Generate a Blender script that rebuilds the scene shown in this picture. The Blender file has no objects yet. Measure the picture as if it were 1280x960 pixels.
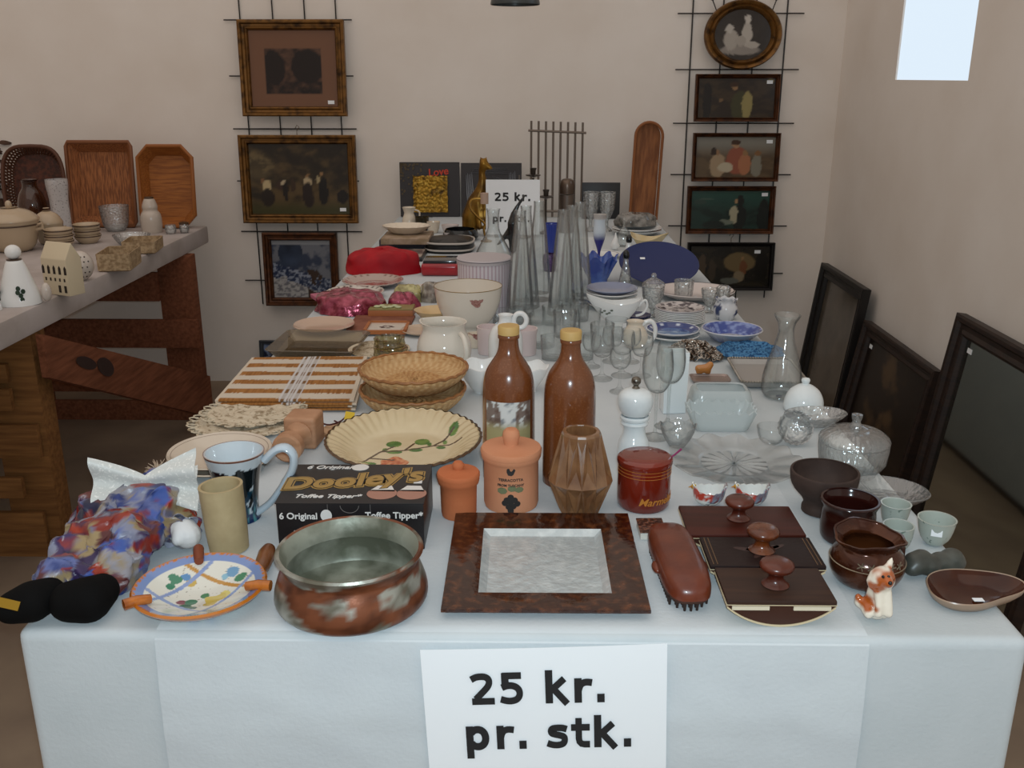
import bpy, bmesh, math, random
from mathutils import Vector, Matrix, noise, Euler
random.seed(7)
scn = bpy.context.scene
COL = scn.collection

# ---------------------------------------------------------------- camera, world, lights, exposure
CAM_H, PITCH, YAW, FPX = 1.5, math.radians(17.8), math.radians(0.9), 1200.0
cd = bpy.data.cameras.new('camera'); cam = bpy.data.objects.new('camera', cd); COL.objects.link(cam)
cam.location = (0, 0, CAM_H); cam.rotation_euler = (math.pi/2 - PITCH, 0, YAW)
cd.sensor_fit = 'HORIZONTAL'; cd.sensor_width = 36; cd.lens = 36*FPX/1280; cd.clip_start = .02
scn.camera = cam
scn.view_settings.view_transform = 'Standard'; scn.view_settings.look = 'None'
scn.view_settings.exposure = 0.0; scn.view_settings.gamma = 1.0; scn.view_settings.use_curve_mapping = False
try:
    scn.cycles.transparent_max_bounces = 40; scn.cycles.max_bounces = 8
    scn.cycles.caustics_reflective = False; scn.cycles.caustics_refractive = False
except Exception: pass
W = bpy.data.worlds.new('room_air'); scn.world = W; W.use_nodes = True
W.node_tree.nodes['Background'].inputs[0].default_value = (1.0, .88, .80, 1)
W.node_tree.nodes['Background'].inputs[1].default_value = 0.40
def lamp(name, kind, loc, power, color, size=.1, rot=(0, 0, 0), sizey=None):
    l = bpy.data.lights.new(name, kind); l.energy = power; l.color = color
    if kind == 'AREA':
        l.size = size
        if sizey: l.shape = 'RECTANGLE'; l.size_y = sizey
    else: l.shadow_soft_size = size
    o = bpy.data.objects.new(name, l); COL.objects.link(o); o.location = loc; o.rotation_euler = rot; return o
lamp('phone_flash', 'POINT', (0.015, -0.02, 1.535), 43, (.76, .95, 1.05), .012)
lamp('overhead_fill', 'AREA', (-1.4, 1.2, 4.4), 56, (1, .90, .80), 5.4, (math.radians(8), 0, 0), 7.0)  # broad unseen fill added overhead for general warm brightness

# ---------------------------------------------------------------- projection helpers
T = 0.86          # top of the main table
T2 = 0.83         # top of the side table
WALL = 4.70       # back wall
WX = 1.45         # right wall
_s, _c = math.sin, math.cos
FW = Vector((-_s(YAW)*_c(PITCH), _c(YAW)*_c(PITCH), -_s(PITCH)))
RT = Vector((_c(YAW), _s(YAW), 0)); UP = RT.cross(FW)
CP = Vector((0, 0, CAM_H))
def ray(px, py): return FW + RT*((px-640)/FPX) - UP*((py-480)/FPX)
def pt(px, py, z=T):
    d = ray(px, py); return CP + d*((z-CAM_H)/d.z)
def pty(px, py, y):
    d = ray(px, py); return CP + d*(y/d.y)
def ptx(px, py, x):
    d = ray(px, py); return CP + d*(x/d.x)
def zc(p): return (Vector(p)-CP).dot(FW)
def zat(x, y, py):
    v = -(py-480)/FPX
    a = x*UP.x+y*UP.y; b = x*FW.x+y*FW.y
    return CAM_H + (v*b-a)/(UP.z-v*FW.z)
def lin(h):
    if not isinstance(h, str): return tuple(h)
    h = h.lstrip('#'); o = []
    for i in (0, 2, 4):
        c = int(h[i:i+2], 16)/255; o.append(c/12.92 if c <= .04045 else ((c+.055)/1.055)**2.4)
    return tuple(o)
def mixc(a, b, t): return tuple(a[i]+(b[i]-a[i])*t for i in range(3))
def sst(a, b, x):
    t = max(0, min(1, (x-a)/(b-a))); return t*t*(3-2*t)

# ---------------------------------------------------------------- materials
MC = {}
def mat(name, c='#808080', rough=.5, metal=0, spec=.5, c2=None, ns=20, nd=4, lo=.4, hi=.6, bump=0, bs=80, attr=False,
        coat=0, stretch=(1, 1, 1), holes=None, sheen=0, emit=None, es=1):
    if name in MC: return MC[name]
    m = bpy.data.materials.new(name); m.use_nodes = True; MC[name] = m
    nt = m.node_tree; N = nt.nodes; L = nt.links; b = N['Principled BSDF']
    b.inputs['Roughness'].default_value = rough; b.inputs['Metallic'].default_value = metal
    b.inputs['Specular IOR Level'].default_value = spec; b.inputs['Coat Weight'].default_value = coat
    b.inputs['Coat Roughness'].default_value = .06
    b.inputs['Sheen Weight'].default_value = sheen
    tc = N.new('ShaderNodeTexCoord'); mp = N.new('ShaderNodeMapping'); mp.inputs['Scale'].default_value = stretch
    L.new(tc.outputs['Object'], mp.inputs['Vector'])
    src = None
    if attr:
        a = N.new('ShaderNodeAttribute'); a.attribute_name = 'Col'; src = a.outputs['Color']
    if c2 is not None:
        t = N.new('ShaderNodeTexNoise'); t.inputs['Scale'].default_value = ns; t.inputs['Detail'].default_value = nd
        L.new(mp.outputs[0], t.inputs['Vector'])
        r = N.new('ShaderNodeMapRange'); r.inputs['From Min'].default_value = lo; r.inputs['From Max'].default_value = hi
        L.new(t.outputs['Fac'], r.inputs['Value'])
        x = N.new('ShaderNodeMix'); x.data_type = 'RGBA'
        L.new(r.outputs[0], x.inputs['Factor'])
        if src: L.new(src, x.inputs['A'])
        else: x.inputs['A'].default_value = (*lin(c), 1)
        x.inputs['B'].default_value = (*lin(c2), 1); src = x.outputs['Result']
    if src: L.new(src, b.inputs['Base Color'])
    else: b.inputs['Base Color'].default_value = (*lin(c), 1)
    if bump:
        t = N.new('ShaderNodeTexNoise'); t.inputs['Scale'].default_value = bs; t.inputs['Detail'].default_value = 4
        L.new(mp.outputs[0], t.inputs['Vector'])
        p = N.new('ShaderNodeBump'); p.inputs['Strength'].default_value = bump; p.inputs['Distance'].default_value = .004
        L.new(t.outputs['Fac'], p.inputs['Height']); L.new(p.outputs[0], b.inputs['Normal'])
    if holes:
        v = N.new('ShaderNodeTexVoronoi'); v.inputs['Scale'].default_value = holes[0]
        L.new(mp.outputs[0], v.inputs['Vector'])
        q = N.new('ShaderNodeMath'); q.operation = 'GREATER_THAN'; q.inputs[1].default_value = holes[1]
        L.new(v.outputs['Distance'], q.inputs[0]); L.new(q.outputs[0], b.inputs['Alpha'])
    if emit:
        b.inputs['Emission Color'].default_value = (*lin(emit), 1); b.inputs['Emission Strength'].default_value = es
    return m
def glass(name, tint='#fcfdfd', edge='#a4abaf', rough=.07, base=.04, grz=.45, haze=.02, hc='#ffffff', bump=0, bs=90, power=3.6):
    """thin clear glass: transparent with a reflecting coat that grows towards grazing angles"""
    if name in MC: return MC[name]
    m = bpy.data.materials.new(name); m.use_nodes = True; MC[name] = m
    nt = m.node_tree; N = nt.nodes; L = nt.links; N.remove(N['Principled BSDF']); out = N['Material Output']
    lw = N.new('ShaderNodeLayerWeight'); lw.inputs['Blend'].default_value = .5
    pw = N.new('ShaderNodeMath'); pw.operation = 'POWER'; pw.inputs[1].default_value = power; L.new(lw.outputs['Facing'], pw.inputs[0])
    cm = N.new('ShaderNodeMix'); cm.data_type = 'RGBA'; L.new(pw.outputs[0], cm.inputs['Factor'])
    cm.inputs['A'].default_value = (*lin(tint), 1); cm.inputs['B'].default_value = (*lin(edge), 1)
    tr = N.new('ShaderNodeBsdfTransparent'); L.new(cm.outputs['Result'], tr.inputs['Color'])
    gl = N.new('ShaderNodeBsdfGlossy'); gl.inputs['Roughness'].default_value = rough
    mr = N.new('ShaderNodeMath'); mr.operation = 'MULTIPLY_ADD'; mr.inputs[1].default_value = grz; mr.inputs[2].default_value = base
    L.new(pw.outputs[0], mr.inputs[0])
    if bump:
        tc = N.new('ShaderNodeTexCoord'); t = N.new('ShaderNodeTexVoronoi'); t.inputs['Scale'].default_value = bs
        L.new(tc.outputs['Object'], t.inputs['Vector'])
        p = N.new('ShaderNodeBump'); p.inputs['Strength'].default_value = bump; p.inputs['Distance'].default_value = .004
        L.new(t.outputs['Distance'], p.inputs['Height']); L.new(p.outputs[0], gl.inputs['Normal']); L.new(p.outputs[0], lw.inputs['Normal'])
    ms = N.new('ShaderNodeMixShader'); L.new(mr.outputs[0], ms.inputs['Fac']); L.new(tr.outputs[0], ms.inputs[1]); L.new(gl.outputs[0], ms.inputs[2])
    last = ms
    if haze:  # diffuse part: body tone, frosting, and on clear glass whiteness standing in for caustics
        df = N.new('ShaderNodeBsdfDiffuse'); df.inputs['Color'].default_value = (*lin(hc), 1)
        m2 = N.new('ShaderNodeMixShader'); m2.inputs['Fac'].default_value = haze
        L.new(ms.outputs[0], m2.inputs[1]); L.new(df.outputs[0], m2.inputs[2]); last = m2
    L.new(last.outputs[0], out.inputs['Surface'])
    return m

# ---------------------------------------------------------------- mesh builder
def V(*a): return Vector(a)
class G:
    def __init__(s): s.v = []; s.f = []
    def add(s, vs, fs):
        o = len(s.v); s.v += [Vector(x) for x in vs]; s.f += [tuple(i+o for i in f) for f in fs]; return s
    def lathe(s, prof, seg=40, c=(0, 0, 0), fn=None, sx=1, sy=1, a0=0):
        vs = []; rows = []
        for (r, z) in prof:
            if r <= 1e-6 and fn is None:
                rows.append([len(vs)]); vs.append(V(c[0], c[1], c[2]+z))
            else:
                row = []
                for k in range(seg):
                    a = a0+2*math.pi*k/seg; rr, zz = (r, z) if fn is None else fn(r, z, a)
                    row.append(len(vs)); vs.append(V(c[0]+rr*math.cos(a)*sx, c[1]+rr*math.sin(a)*sy, c[2]+zz))
                rows.append(row)
        fs = []
        for A, B in zip(rows, rows[1:]):
            if len(A) == 1 and len(B) == 1: continue
            for k in range(seg):
                k2 = (k+1) % seg
                if len(A) == 1: fs.append((A[0], B[k2], B[k]))
                elif len(B) == 1: fs.append((A[k], A[k2], B[0]))
                else: fs.append((A[k], A[k2], B[k2], B[k]))
        return s.add(vs, fs)
    def box(s, c, d, M=None):
        vs = [V(x*d[0]/2, y*d[1]/2, z*d[2]/2) for x in (-1, 1) for y in (-1, 1) for z in (-1, 1)]
        if M: vs = [M @ v for v in vs]
        vs = [v+Vector(c) for v in vs]
        return s.add(vs, [(0, 1, 3, 2), (4, 6, 7, 5), (0, 4, 5, 1), (2, 3, 7, 6), (0, 2, 6, 4), (1, 5, 7, 3)])
    def tube(s, path, r, seg=10, closed=False, flat=1.0):
        P = [Vector(p) for p in path]; n = len(P); R = r if isinstance(r, (list, tuple)) else [r]*n
        vs = []; fs = []; nrm = None
        for i in range(n):
            t = (P[(i+1) % n]-P[i-1]) if closed else (P[min(i+1, n-1)]-P[max(i-1, 0)])
            if t.length < 1e-9: t = V(0, 0, 1)
            t.normalize()
            if nrm is None: nrm = t.orthogonal().normalized() if abs(t.z) > .9 else t.cross(V(0, 0, 1)).normalized()
            nrm = (nrm-t*nrm.dot(t)).normalized(); bn = t.cross(nrm)
            for k in range(seg):
                a = 2*math.pi*k/seg; vs.append(P[i]+nrm*math.cos(a)*R[i]+bn*math.sin(a)*R[i]*flat)
        m = n if closed else n-1
        for i in range(m):
            j = (i+1) % n
            for k in range(seg):
                k2 = (k+1) % seg; fs.append((i*seg+k, i*seg+k2, j*seg+k2, j*seg+k))
        if not closed:
            fs.append(tuple(range(seg-1, -1, -1))); fs.append(tuple((n-1)*seg+k for k in range(seg)))
        return s.add(vs, fs)
    def ball(s, c, r, seg=16, rings=10, M=None):
        r = r if isinstance(r, (tuple, list)) else (r, r, r)
        g = G().lathe([(math.sin(math.pi*i/rings), -math.cos(math.pi*i/rings)) if 0 < i < rings else (0, -1 if i == 0 else 1) for i in range(rings+1)], seg)
        vs = [V(v.x*r[0], v.y*r[1], v.z*r[2]) for v in g.v]
        if M: vs = [M @ v for v in vs]
        return s.add([v+Vector(c) for v in vs], g.f)
    def prism(s, poly, a, b, M=None):
        """poly in xy from height a to b; M maps local to place"""
        n = len(poly); vs = [V(x, y, a) for x, y in poly]+[V(x, y, b) for x, y in poly]
        if M: vs = [M @ v for v in vs]
        return s.add(vs, [tuple(range(n-1, -1, -1)), tuple(range(n, 2*n))]+[(k, (k+1) % n, n+(k+1) % n, n+k) for k in range(n)])
    def sheet(s, fn, nu, nv, cu=False):
        vs = [Vector(fn(u/nu, v/nv)) for v in range(nv+1) for u in range(nu if cu else nu+1)]
        w = nu if cu else nu+1; fs = []
        for v in range(nv):
            for u in range(nu):
                u2 = (u+1) % w; fs.append((v*w+u, v*w+u2, (v+1)*w+u2, (v+1)*w+u))
        return s.add(vs, fs)
    def chain(s, pts, n=5):
        """overlapping balls along (x,y,z,r) points, meant for blob()"""
        for (p, q) in zip(pts, pts[1:]):
            for i in range(n):
                t = i/n; s.ball([p[k]+(q[k]-p[k])*t for k in range(3)], p[3]+(q[3]-p[3])*t, 10, 7)
        q = pts[-1]; s.ball(q[:3], q[3], 10, 7); return s
    def move(s, M):
        s.v = [M @ v for v in s.v]; return s
    def mesh(s, name, m, smooth=True, sharp=38, col=None, bevel=0, bseg=2, solid=0):
        me = bpy.data.meshes.new(name); me.from_pydata(s.v, [], s.f)
        bm = bmesh.new(); bm.from_mesh(me)
        bmesh.ops.recalc_face_normals(bm, faces=bm.faces)
        if bevel: bmesh.ops.bevel(bm, geom=list(bm.edges), offset=bevel, segments=bseg, affect='EDGES', profile=.6, clamp_overlap=True)
        if solid: bmesh.ops.solidify(bm, geom=list(bm.faces), thickness=solid)
        bm.to_mesh(me); bm.free(); me.update()
        if col:
            at = me.color_attributes.new('Col', 'FLOAT_COLOR', 'POINT')
            for i, v in enumerate(me.vertices):
                c = lin(col(v.co)); at.data[i].color = (c[0], c[1], c[2], 1)
        me.polygons.foreach_set('use_smooth', [smooth]*len(me.polygons))
        if smooth:
            try: me.set_sharp_from_angle(angle=math.radians(sharp))
            except Exception: pass
        if m: me.materials.append(m)
        return me
    def build(s, name, m, parent=None, loc=(0, 0, 0), rot=None, **k):
        o = bpy.data.objects.new(name, s.mesh(name, m, **k)); COL.objects.link(o); o.location = loc
        if rot: o.rotation_euler = rot
        if parent: o.parent = parent
        return o
def tag(o, label, cat, group=None, kind=None):
    o['label'] = label; o['category'] = cat
    if group: o['group'] = group
    if kind: o['kind'] = kind
    return o
def thing(name, label, cat, loc, rot=None, group=None):
    o = bpy.data.objects.new(name, None); COL.objects.link(o); o.location = loc; o.empty_display_size = .05
    if rot: o.rotation_euler = rot
    return tag(o, label, cat, group)
def struct(o): o['kind'] = 'structure'; return o
def dup(o, loc, label=None, rot=None, scale=None):
    r = o.copy(); COL.objects.link(r); r.location = loc
    if rot is not None: r.rotation_euler = rot
    if scale: r.scale = (scale,)*3
    if label: r['label'] = label
    for ch in list(o.children):
        c = ch.copy(); COL.objects.link(c); c.parent = r
        for g2 in ch.children:
            d = g2.copy(); COL.objects.link(d); d.parent = c
    return r
def blob(g, vox, it=6):
    me = bpy.data.meshes.new('tmp'); me.from_pydata(g.v, [], g.f); o = bpy.data.objects.new('tmp', me); COL.objects.link(o)
    r = o.modifiers.new('r', 'REMESH'); r.mode = 'VOXEL'; r.voxel_size = vox
    q = o.modifiers.new('s', 'SMOOTH'); q.iterations = it; q.factor = .5
    dg = bpy.context.evaluated_depsgraph_get(); dg.update()
    m2 = bpy.data.meshes.new_from_object(o.evaluated_get(dg)); h = G()
    h.v = [v.co.copy() for v in m2.vertices]; h.f = [tuple(p.vertices) for p in m2.polygons]
    bpy.data.objects.remove(o); bpy.data.meshes.remove(m2); return h
def text(s, size, align='CENTER', bold=0, ext=.0003, shear=0, space=1, line=1.0, seg=4):
    cu = bpy.data.curves.new('tmp', 'FONT'); cu.body = s; cu.size = size; cu.align_x = align; cu.align_y = 'CENTER'
    cu.offset = bold; cu.extrude = ext; cu.shear = shear; cu.space_character = space; cu.space_line = line; cu.resolution_u = seg
    o = bpy.data.objects.new('tmp', cu); COL.objects.link(o)
    dg = bpy.context.evaluated_depsgraph_get(); dg.update()
    m2 = bpy.data.meshes.new_from_object(o.evaluated_get(dg)); h = G()
    h.v = [v.co.copy() for v in m2.vertices]; h.f = [tuple(p.vertices) for p in m2.polygons]
    bpy.data.objects.remove(o); bpy.data.meshes.remove(m2); return h
def hollow(outer, t, fl=None):
    fl = t if fl is None else fl; z0 = outer[0][1]
    inn = [(max(r-t, .0008), z) for r, z in outer if z > z0+fl*1.2][::-1]
    rl = inn[-1][0] if inn else .001
    return [(0, z0)]+list(outer)+inn+[(rl*.92, z0+fl), (0, z0+fl)]
def smoothp(p, n=3):
    """Catmull-Rom through profile points"""
    o = []
    for i in range(len(p)-1):
        a, b, c, d = p[max(i-1, 0)], p[i], p[i+1], p[min(i+2, len(p)-1)]
        for k in range(n):
            t = k/n; q = []
            for j in range(len(b)):
                q.append(.5*((2*b[j])+(-a[j]+c[j])*t+(2*a[j]-5*b[j]+4*c[j]-d[j])*t*t+(-a[j]+3*b[j]-3*c[j]+d[j])*t**3))
            o.append(tuple(q))
    o.append(tuple(p[-1])); return o
EPS = .0006
class AX:
    """vertical axis standing on height z; cx, yb: pixel of the front edge of a base of radius rb pixels"""
    def __init__(s, cx, yb, rb=0, z=T):
        F = pt(cx, yb, z); d = Vector((F.x, F.y, 0)).normalized(); s.B = F+d*(rb*zc(F)/FPX); s.B.z = z+EPS; s.cx = cx
    def z(s, y): return zat(s.B.x, s.B.y, y)-s.B.z
    def r(s, rp, z=0): return rp*zc(s.B+V(0, 0, z))/FPX
    def p(s, l, sm=0):
        o = [(s.r(r, 0 if y is None else s.z(y)), 0 if y is None else s.z(y)) for r, y in l]
        return smoothp(o, sm) if sm else o
    def at(s, px, py, dy=0):
        """pixel to a point local to the base, in the upright plane through the axis (moved by dy)"""
        q = pty(px, py, s.B.y+dy); return q-s.B
def vessel(name, label, cat, cx, yb, prof, m, t=.003, z=T, seg=40, fn=None, sm=0, group=None, fl=None, sx=1, sy=1, solid=False, rot=None, **k):
    a = AX(cx, yb, prof[0][0], z); p = a.p(prof, sm)
    p = [(0, 0)]+p+[(0, p[-1][1])] if solid else hollow(p, t, fl)
    if fn: p = [(max(r, 1e-5), q) for r, q in p]
    o = G().lathe(p, seg, fn=fn, sx=sx, sy=sy).build(name, m, None, a.B, rot, **k); tag(o, label, cat, group); o2 = o
    return o, a
# ---------------------------------------------------------------- room shell
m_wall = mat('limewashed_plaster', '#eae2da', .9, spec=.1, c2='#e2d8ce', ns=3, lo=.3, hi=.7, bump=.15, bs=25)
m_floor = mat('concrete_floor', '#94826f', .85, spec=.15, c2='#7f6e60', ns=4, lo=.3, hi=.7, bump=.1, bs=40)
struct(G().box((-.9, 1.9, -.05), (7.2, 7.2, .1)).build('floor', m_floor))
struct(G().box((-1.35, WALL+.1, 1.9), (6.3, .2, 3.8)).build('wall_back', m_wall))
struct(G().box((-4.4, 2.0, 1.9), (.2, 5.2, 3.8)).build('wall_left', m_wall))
Y0w, Y1w, Z0w, Z1w = 3.34, 4.0, 1.485, 2.45
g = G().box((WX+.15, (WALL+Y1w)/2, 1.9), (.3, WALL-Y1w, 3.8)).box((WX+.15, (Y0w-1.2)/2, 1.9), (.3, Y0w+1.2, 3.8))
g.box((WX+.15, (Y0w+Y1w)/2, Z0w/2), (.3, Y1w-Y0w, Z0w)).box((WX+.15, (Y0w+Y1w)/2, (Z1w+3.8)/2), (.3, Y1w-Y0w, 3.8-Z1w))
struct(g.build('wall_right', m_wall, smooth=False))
m_sky = mat('bright_window_light', '#20242a', .6, spec=.1, emit='#dfeefb', es=1.0)
w = struct(G().box((WX+.012, (Y0w+Y1w)/2, (Z0w+Z1w)/2), (.01, Y1w-Y0w, Z1w-Z0w)).build('window_1', m_sky))

# ---------------------------------------------------------------- main table under its cloth
XL, XR = pt(8, 800, T).x, pt(1279, 787, T).x
YF = pt(640, 794, T).y; YB = 4.62
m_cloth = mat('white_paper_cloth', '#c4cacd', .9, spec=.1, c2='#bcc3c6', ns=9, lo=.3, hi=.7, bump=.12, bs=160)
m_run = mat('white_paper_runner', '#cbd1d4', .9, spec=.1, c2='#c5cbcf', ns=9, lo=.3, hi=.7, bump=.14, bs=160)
g = G(); hx = (XR-XL)/2; xm = (XL+XR)/2; dz = T-.0015-.02
g.box((xm, (YF+YB)/2, .02+dz/2), (XR-XL, YB-YF, dz))
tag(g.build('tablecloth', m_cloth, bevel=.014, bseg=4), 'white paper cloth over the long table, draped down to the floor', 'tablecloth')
RX0, RX1 = pty(200, 850, YF).x, pty(1081, 850, YF).x
def run(u, v):
    x = RX0+(RX1-RX0)*u; L = v*(YB-YF-.03+.85)
    top = YB-YF-.03; r = .016
    if L < top-r: y, z = YB-.03-L, T
    else:
        q = L-(top-r); arc = r*math.pi/2
        if q < arc: a = q/r; y = YF+r-math.sin(a)*(r+.002); z = T-r+math.cos(a)*r
        else: y = YF-.002; z = T-r-(q-arc)
        if z < T-.03:
            k = sst(T-.03, T-.12, z); y += -.003*k*(1+noise.noise(V(x*7, z*4, 3)))-.001-.0022*k*sst(T-.30, T-.06, z)*(1+noise.noise(V(x*16+z*20, z*34, 8)))
    if YF+.02 < y < YF+.10: z += .0
    return (x, y, z)
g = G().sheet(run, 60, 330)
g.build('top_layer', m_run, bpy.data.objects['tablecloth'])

# price sign on the front
m_paper = mat('printer_paper', '#eef1f4', .8, spec=.2)
m_ink = mat('black_print', '#1b1b1d', .7)
A = pty(525, 812, YF-.012); Bq = pty(834, 804, YF-.012)
sw = (Bq-A).length; sh = sw*.707; ang = math.atan2(Bq.z-A.z, Bq.x-A.x)
sg = thing('price_sign', 'large white paper price sign taped to the front of the cloth', 'sign', (A+Bq)/2-V(0, 0, 0), (0, -ang, 0))
def sgf(u, v): return ((u-.5)*sw, -.001-.002*math.sin(u*math.pi), -v*sh)
G().sheet(sgf, 10, 8).build('paper', m_paper, sg, solid=.0004)
GLY = {'2': (.68, [[(.06, .585), (.17, .635), (.29, .65), (.40, .635), (.465, .58), (.475, .50), (.44, .42), (.36, .33), (.15, .13)], [(.06, .078), (.59, .078)]]),
 '5': (.68, [[(.10, .655), (.54, .655)], [(.165, .72), (.165, .38)], [(.085, .385), (.2, .425), (.33, .425), (.44, .375), (.49, .29), (.485, .19), (.42, .11), (.31, .075), (.19, .08), (.05, .12)]]),
 'k': (.67, [[(.165, 0), (.165, .76)], [(.22, .30), (.52, .56)], [(.26, .34), (.58, -.02)]]),
 'r': (.50, [[(.165, 0), (.165, .56)], [(.18, .29), (.22, .40), (.29, .455), (.38, .47), (.49, .455)]]),
 '.': (.38, [[(.19, 0), (.19, .19)]]), ' ': (.33, []),
 'p': (.72, [[(.165, -.21), (.165, .56)], [(.20, .40), (.27, .465), (.38, .48), (.48, .43), (.53, .33), (.53, .22), (.48, .125), (.38, .075), (.27, .09), (.20, .155)]]),
 's': (.60, [[(.52, .445), (.42, .475), (.30, .48), (.19, .465), (.15, .415), (.17, .355), (.25, .325), (.38, .295), (.455, .255), (.465, .17), (.42, .10), (.31, .07), (.18, .08), (.06, .12)]]),
 't': (.48, [[(.2, .70), (.2, .22), (.215, .14), (.26, .09), (.34, .075), (.46, .075)], [(.02, .48), (.46, .48)]])}
def boldtext(s_, em, m, parent, M, wst=.172):
    """heavy sans lettering laid out in the xy plane, centred"""
    g = G(); zo = 0; x = -sum(GLY[c_][0] for c_ in s_)/2
    for c_ in s_:
        for st_ in GLY[c_][1]:
            P_ = smoothp([(px, py, 0) for px, py in st_], 5) if len(st_) > 3 and c_ != 't' else [(px, py, 0) for px, py in st_]
            w_ = wst if abs(st_[0][0]-st_[-1][0]) < .01 else wst*.88
            L_ = []; R_ = []
            for i in range(len(P_)):
                t_ = V(*P_[min(i+1, len(P_)-1)])-V(*P_[max(i-1, 0)]); n_ = V(-t_.y, t_.x, 0).normalized()*w_/2
                L_.append(V(*P_[i])+n_); R_.append(V(*P_[i])-n_)
            zo += .00006; vs = [V((x+p.x)*em, p.y*em, z) for z in (0, .0003+zo) for q in (L_, R_) for p in q]; k_ = len(P_); fs = []
            for i in range(k_-1):
                fs += [(i, i+1, k_+i+1, k_+i), (2*k_+i, 3*k_+i, 3*k_+i+1, 2*k_+i+1), (i, 2*k_+i, 2*k_+i+1, i+1), (k_+i, k_+i+1, 3*k_+i+1, 3*k_+i)]
            fs += [(0, k_, 3*k_, 2*k_), (k_-1, 3*k_-1, 4*k_-1, 2*k_-1)]
            g.add(vs, fs)
        x += GLY[c_][0]
    return g.move(M).build('lettering', m, parent, smooth=False)
for s_, cx_, yb_ in (('25 kr.', 671, 876), ('pr. stk.', 681, 932)):
    q = pty(cx_, yb_, YF-.012)-(A+Bq)/2
    boldtext(s_, sw/308*54.5, m_ink, sg, Matrix.Translation(V(q.x, -.0046, q.z)) @ Matrix.Rotation(math.pi/2, 4, 'X') @ Matrix.Diagonal((1, 1.17, 1, 1)))

# ---------------------------------------------------------------- side table on pallets
m_cover = mat('side_table_paper', '#b9b0ad', .9, spec=.1, c2='#aba19c', ns=6)
m_pal = mat('pallet_pine', '#8d6238', .8, spec=.2, c2='#6b4727', ns=6, stretch=(1, 12, 12), lo=.3, hi=.7, bump=.2, bs=14)
m_palr = mat('reddish_pallet_board', '#86523a', .8, spec=.2, c2='#643a26', ns=6, stretch=(12, 1.2, 12), lo=.3, hi=.7, bump=.15, bs=14)
m_knot = mat('dark_wood_knot', '#2c1610', .8)
XS = -1.5
st = thing('pallet_table', 'side table with white paper cover standing on upended wooden pallets', 'table', (-2.1, 2.9, 0))
def loc(o): return Vector(o)-st.location
G().box(loc((-2.15, 2.75, T2-.04)), (1.3, 3.5, .08)).build('covered_top', m_cover, st, bevel=.012)
yp = 2.82
def brd(name, x0, x1, py0, py1, y, m=m_pal, th=.022, px=60):
    za = pty(px, py1, y).z; zb = pty(px, py0, y).z
    return G().box(loc(((x0+x1)/2, y, (za+zb)/2)), (x1-x0, th, zb-za)).build(name, m, st, bevel=.003)
G().box(loc((-1.60, yp+.05, .375)), (.155, .09, .75)).build('post', m_pal, st, bevel=.004)
for i, (a, b, xr) in enumerate([(455, 478, -1.60), (486, 513, -1.59), (531, 572, -1.535), (597, 622, -1.6), (640, 698, -1.56)]):
    brd('slat', -2.70, xr, a, b, yp-.012-.02*(i % 2), px=60)
G().box(loc((-2.4, yp+.05, .375)), (.12, .09, .75)).build('post', m_pal, st, bevel=.004)
yp2 = 4.13
p0 = pty(204, 420, yp2).x; p1 = pty(246, 420, yp2).x
G().box(loc(((p0+p1)/2, yp2+.05, .375)), (p1-p0, .07, .75)).build('post', m_palr, st, bevel=.004)
for i, (a, b, xr) in enumerate([(340, 376, p0+.01), (399, 434, p1+.02), (461, 489, p0+.02), (500, 527, p1+.0)]):
    brd('slat', -2.70, xr, a, b, yp2-.012, m_palr, px=150)
G().box(loc((p0-.62, yp2+.05, .375)), (.1, .07, .75)).build('post', m_palr, st, bevel=.004)
# slanting brace
a0 = ptx(42, 420, XS-.02); a1 = ptx(42, 470, XS-.02); b0 = ptx(256, 478, XS-.02); b1 = ptx(258, 524, XS-.02)
a0 = pty(44, 418, 2.80); a1 = pty(44, 472, 2.80); b0 = pty(256, 470, 4.10); b1 = pty(256, 522, 4.10)
a1.x = a0.x; b1.x = b0.x; g = G(); q = [a0, a1, b1, b0]
g.add([loc(p) for p in q]+[loc(p+V(.024, 0, 0)) for p in q], [(0, 1, 2, 3), (7, 6, 5, 4), (0, 4, 5, 1), (1, 5, 6, 2), (2, 6, 7, 3), (3, 7, 4, 0)])
br = g.build('brace', m_palr, st)
kc = a0.lerp(b0, .22).lerp(a1.lerp(b1, .22), .42)+V(.0262, 0, 0)
dirv = (b0-a0).normalized()
g = G()
for (o_, r1, r2) in ((-.06, .07, .022), (.075, .062, .034)):
    poly = []
    c0 = loc(kc+dirv*o_)
    n_ = 18; g.add([c0+dirv*math.cos(2*math.pi*k/n_)*r1+V(0, 0, 1)*math.sin(2*math.pi*k/n_)*r2 for k in range(n_)], [tuple(range(n_))])
g.build('knot', m_knot, br); bpy.data.objects['knot'].parent = br

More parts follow.
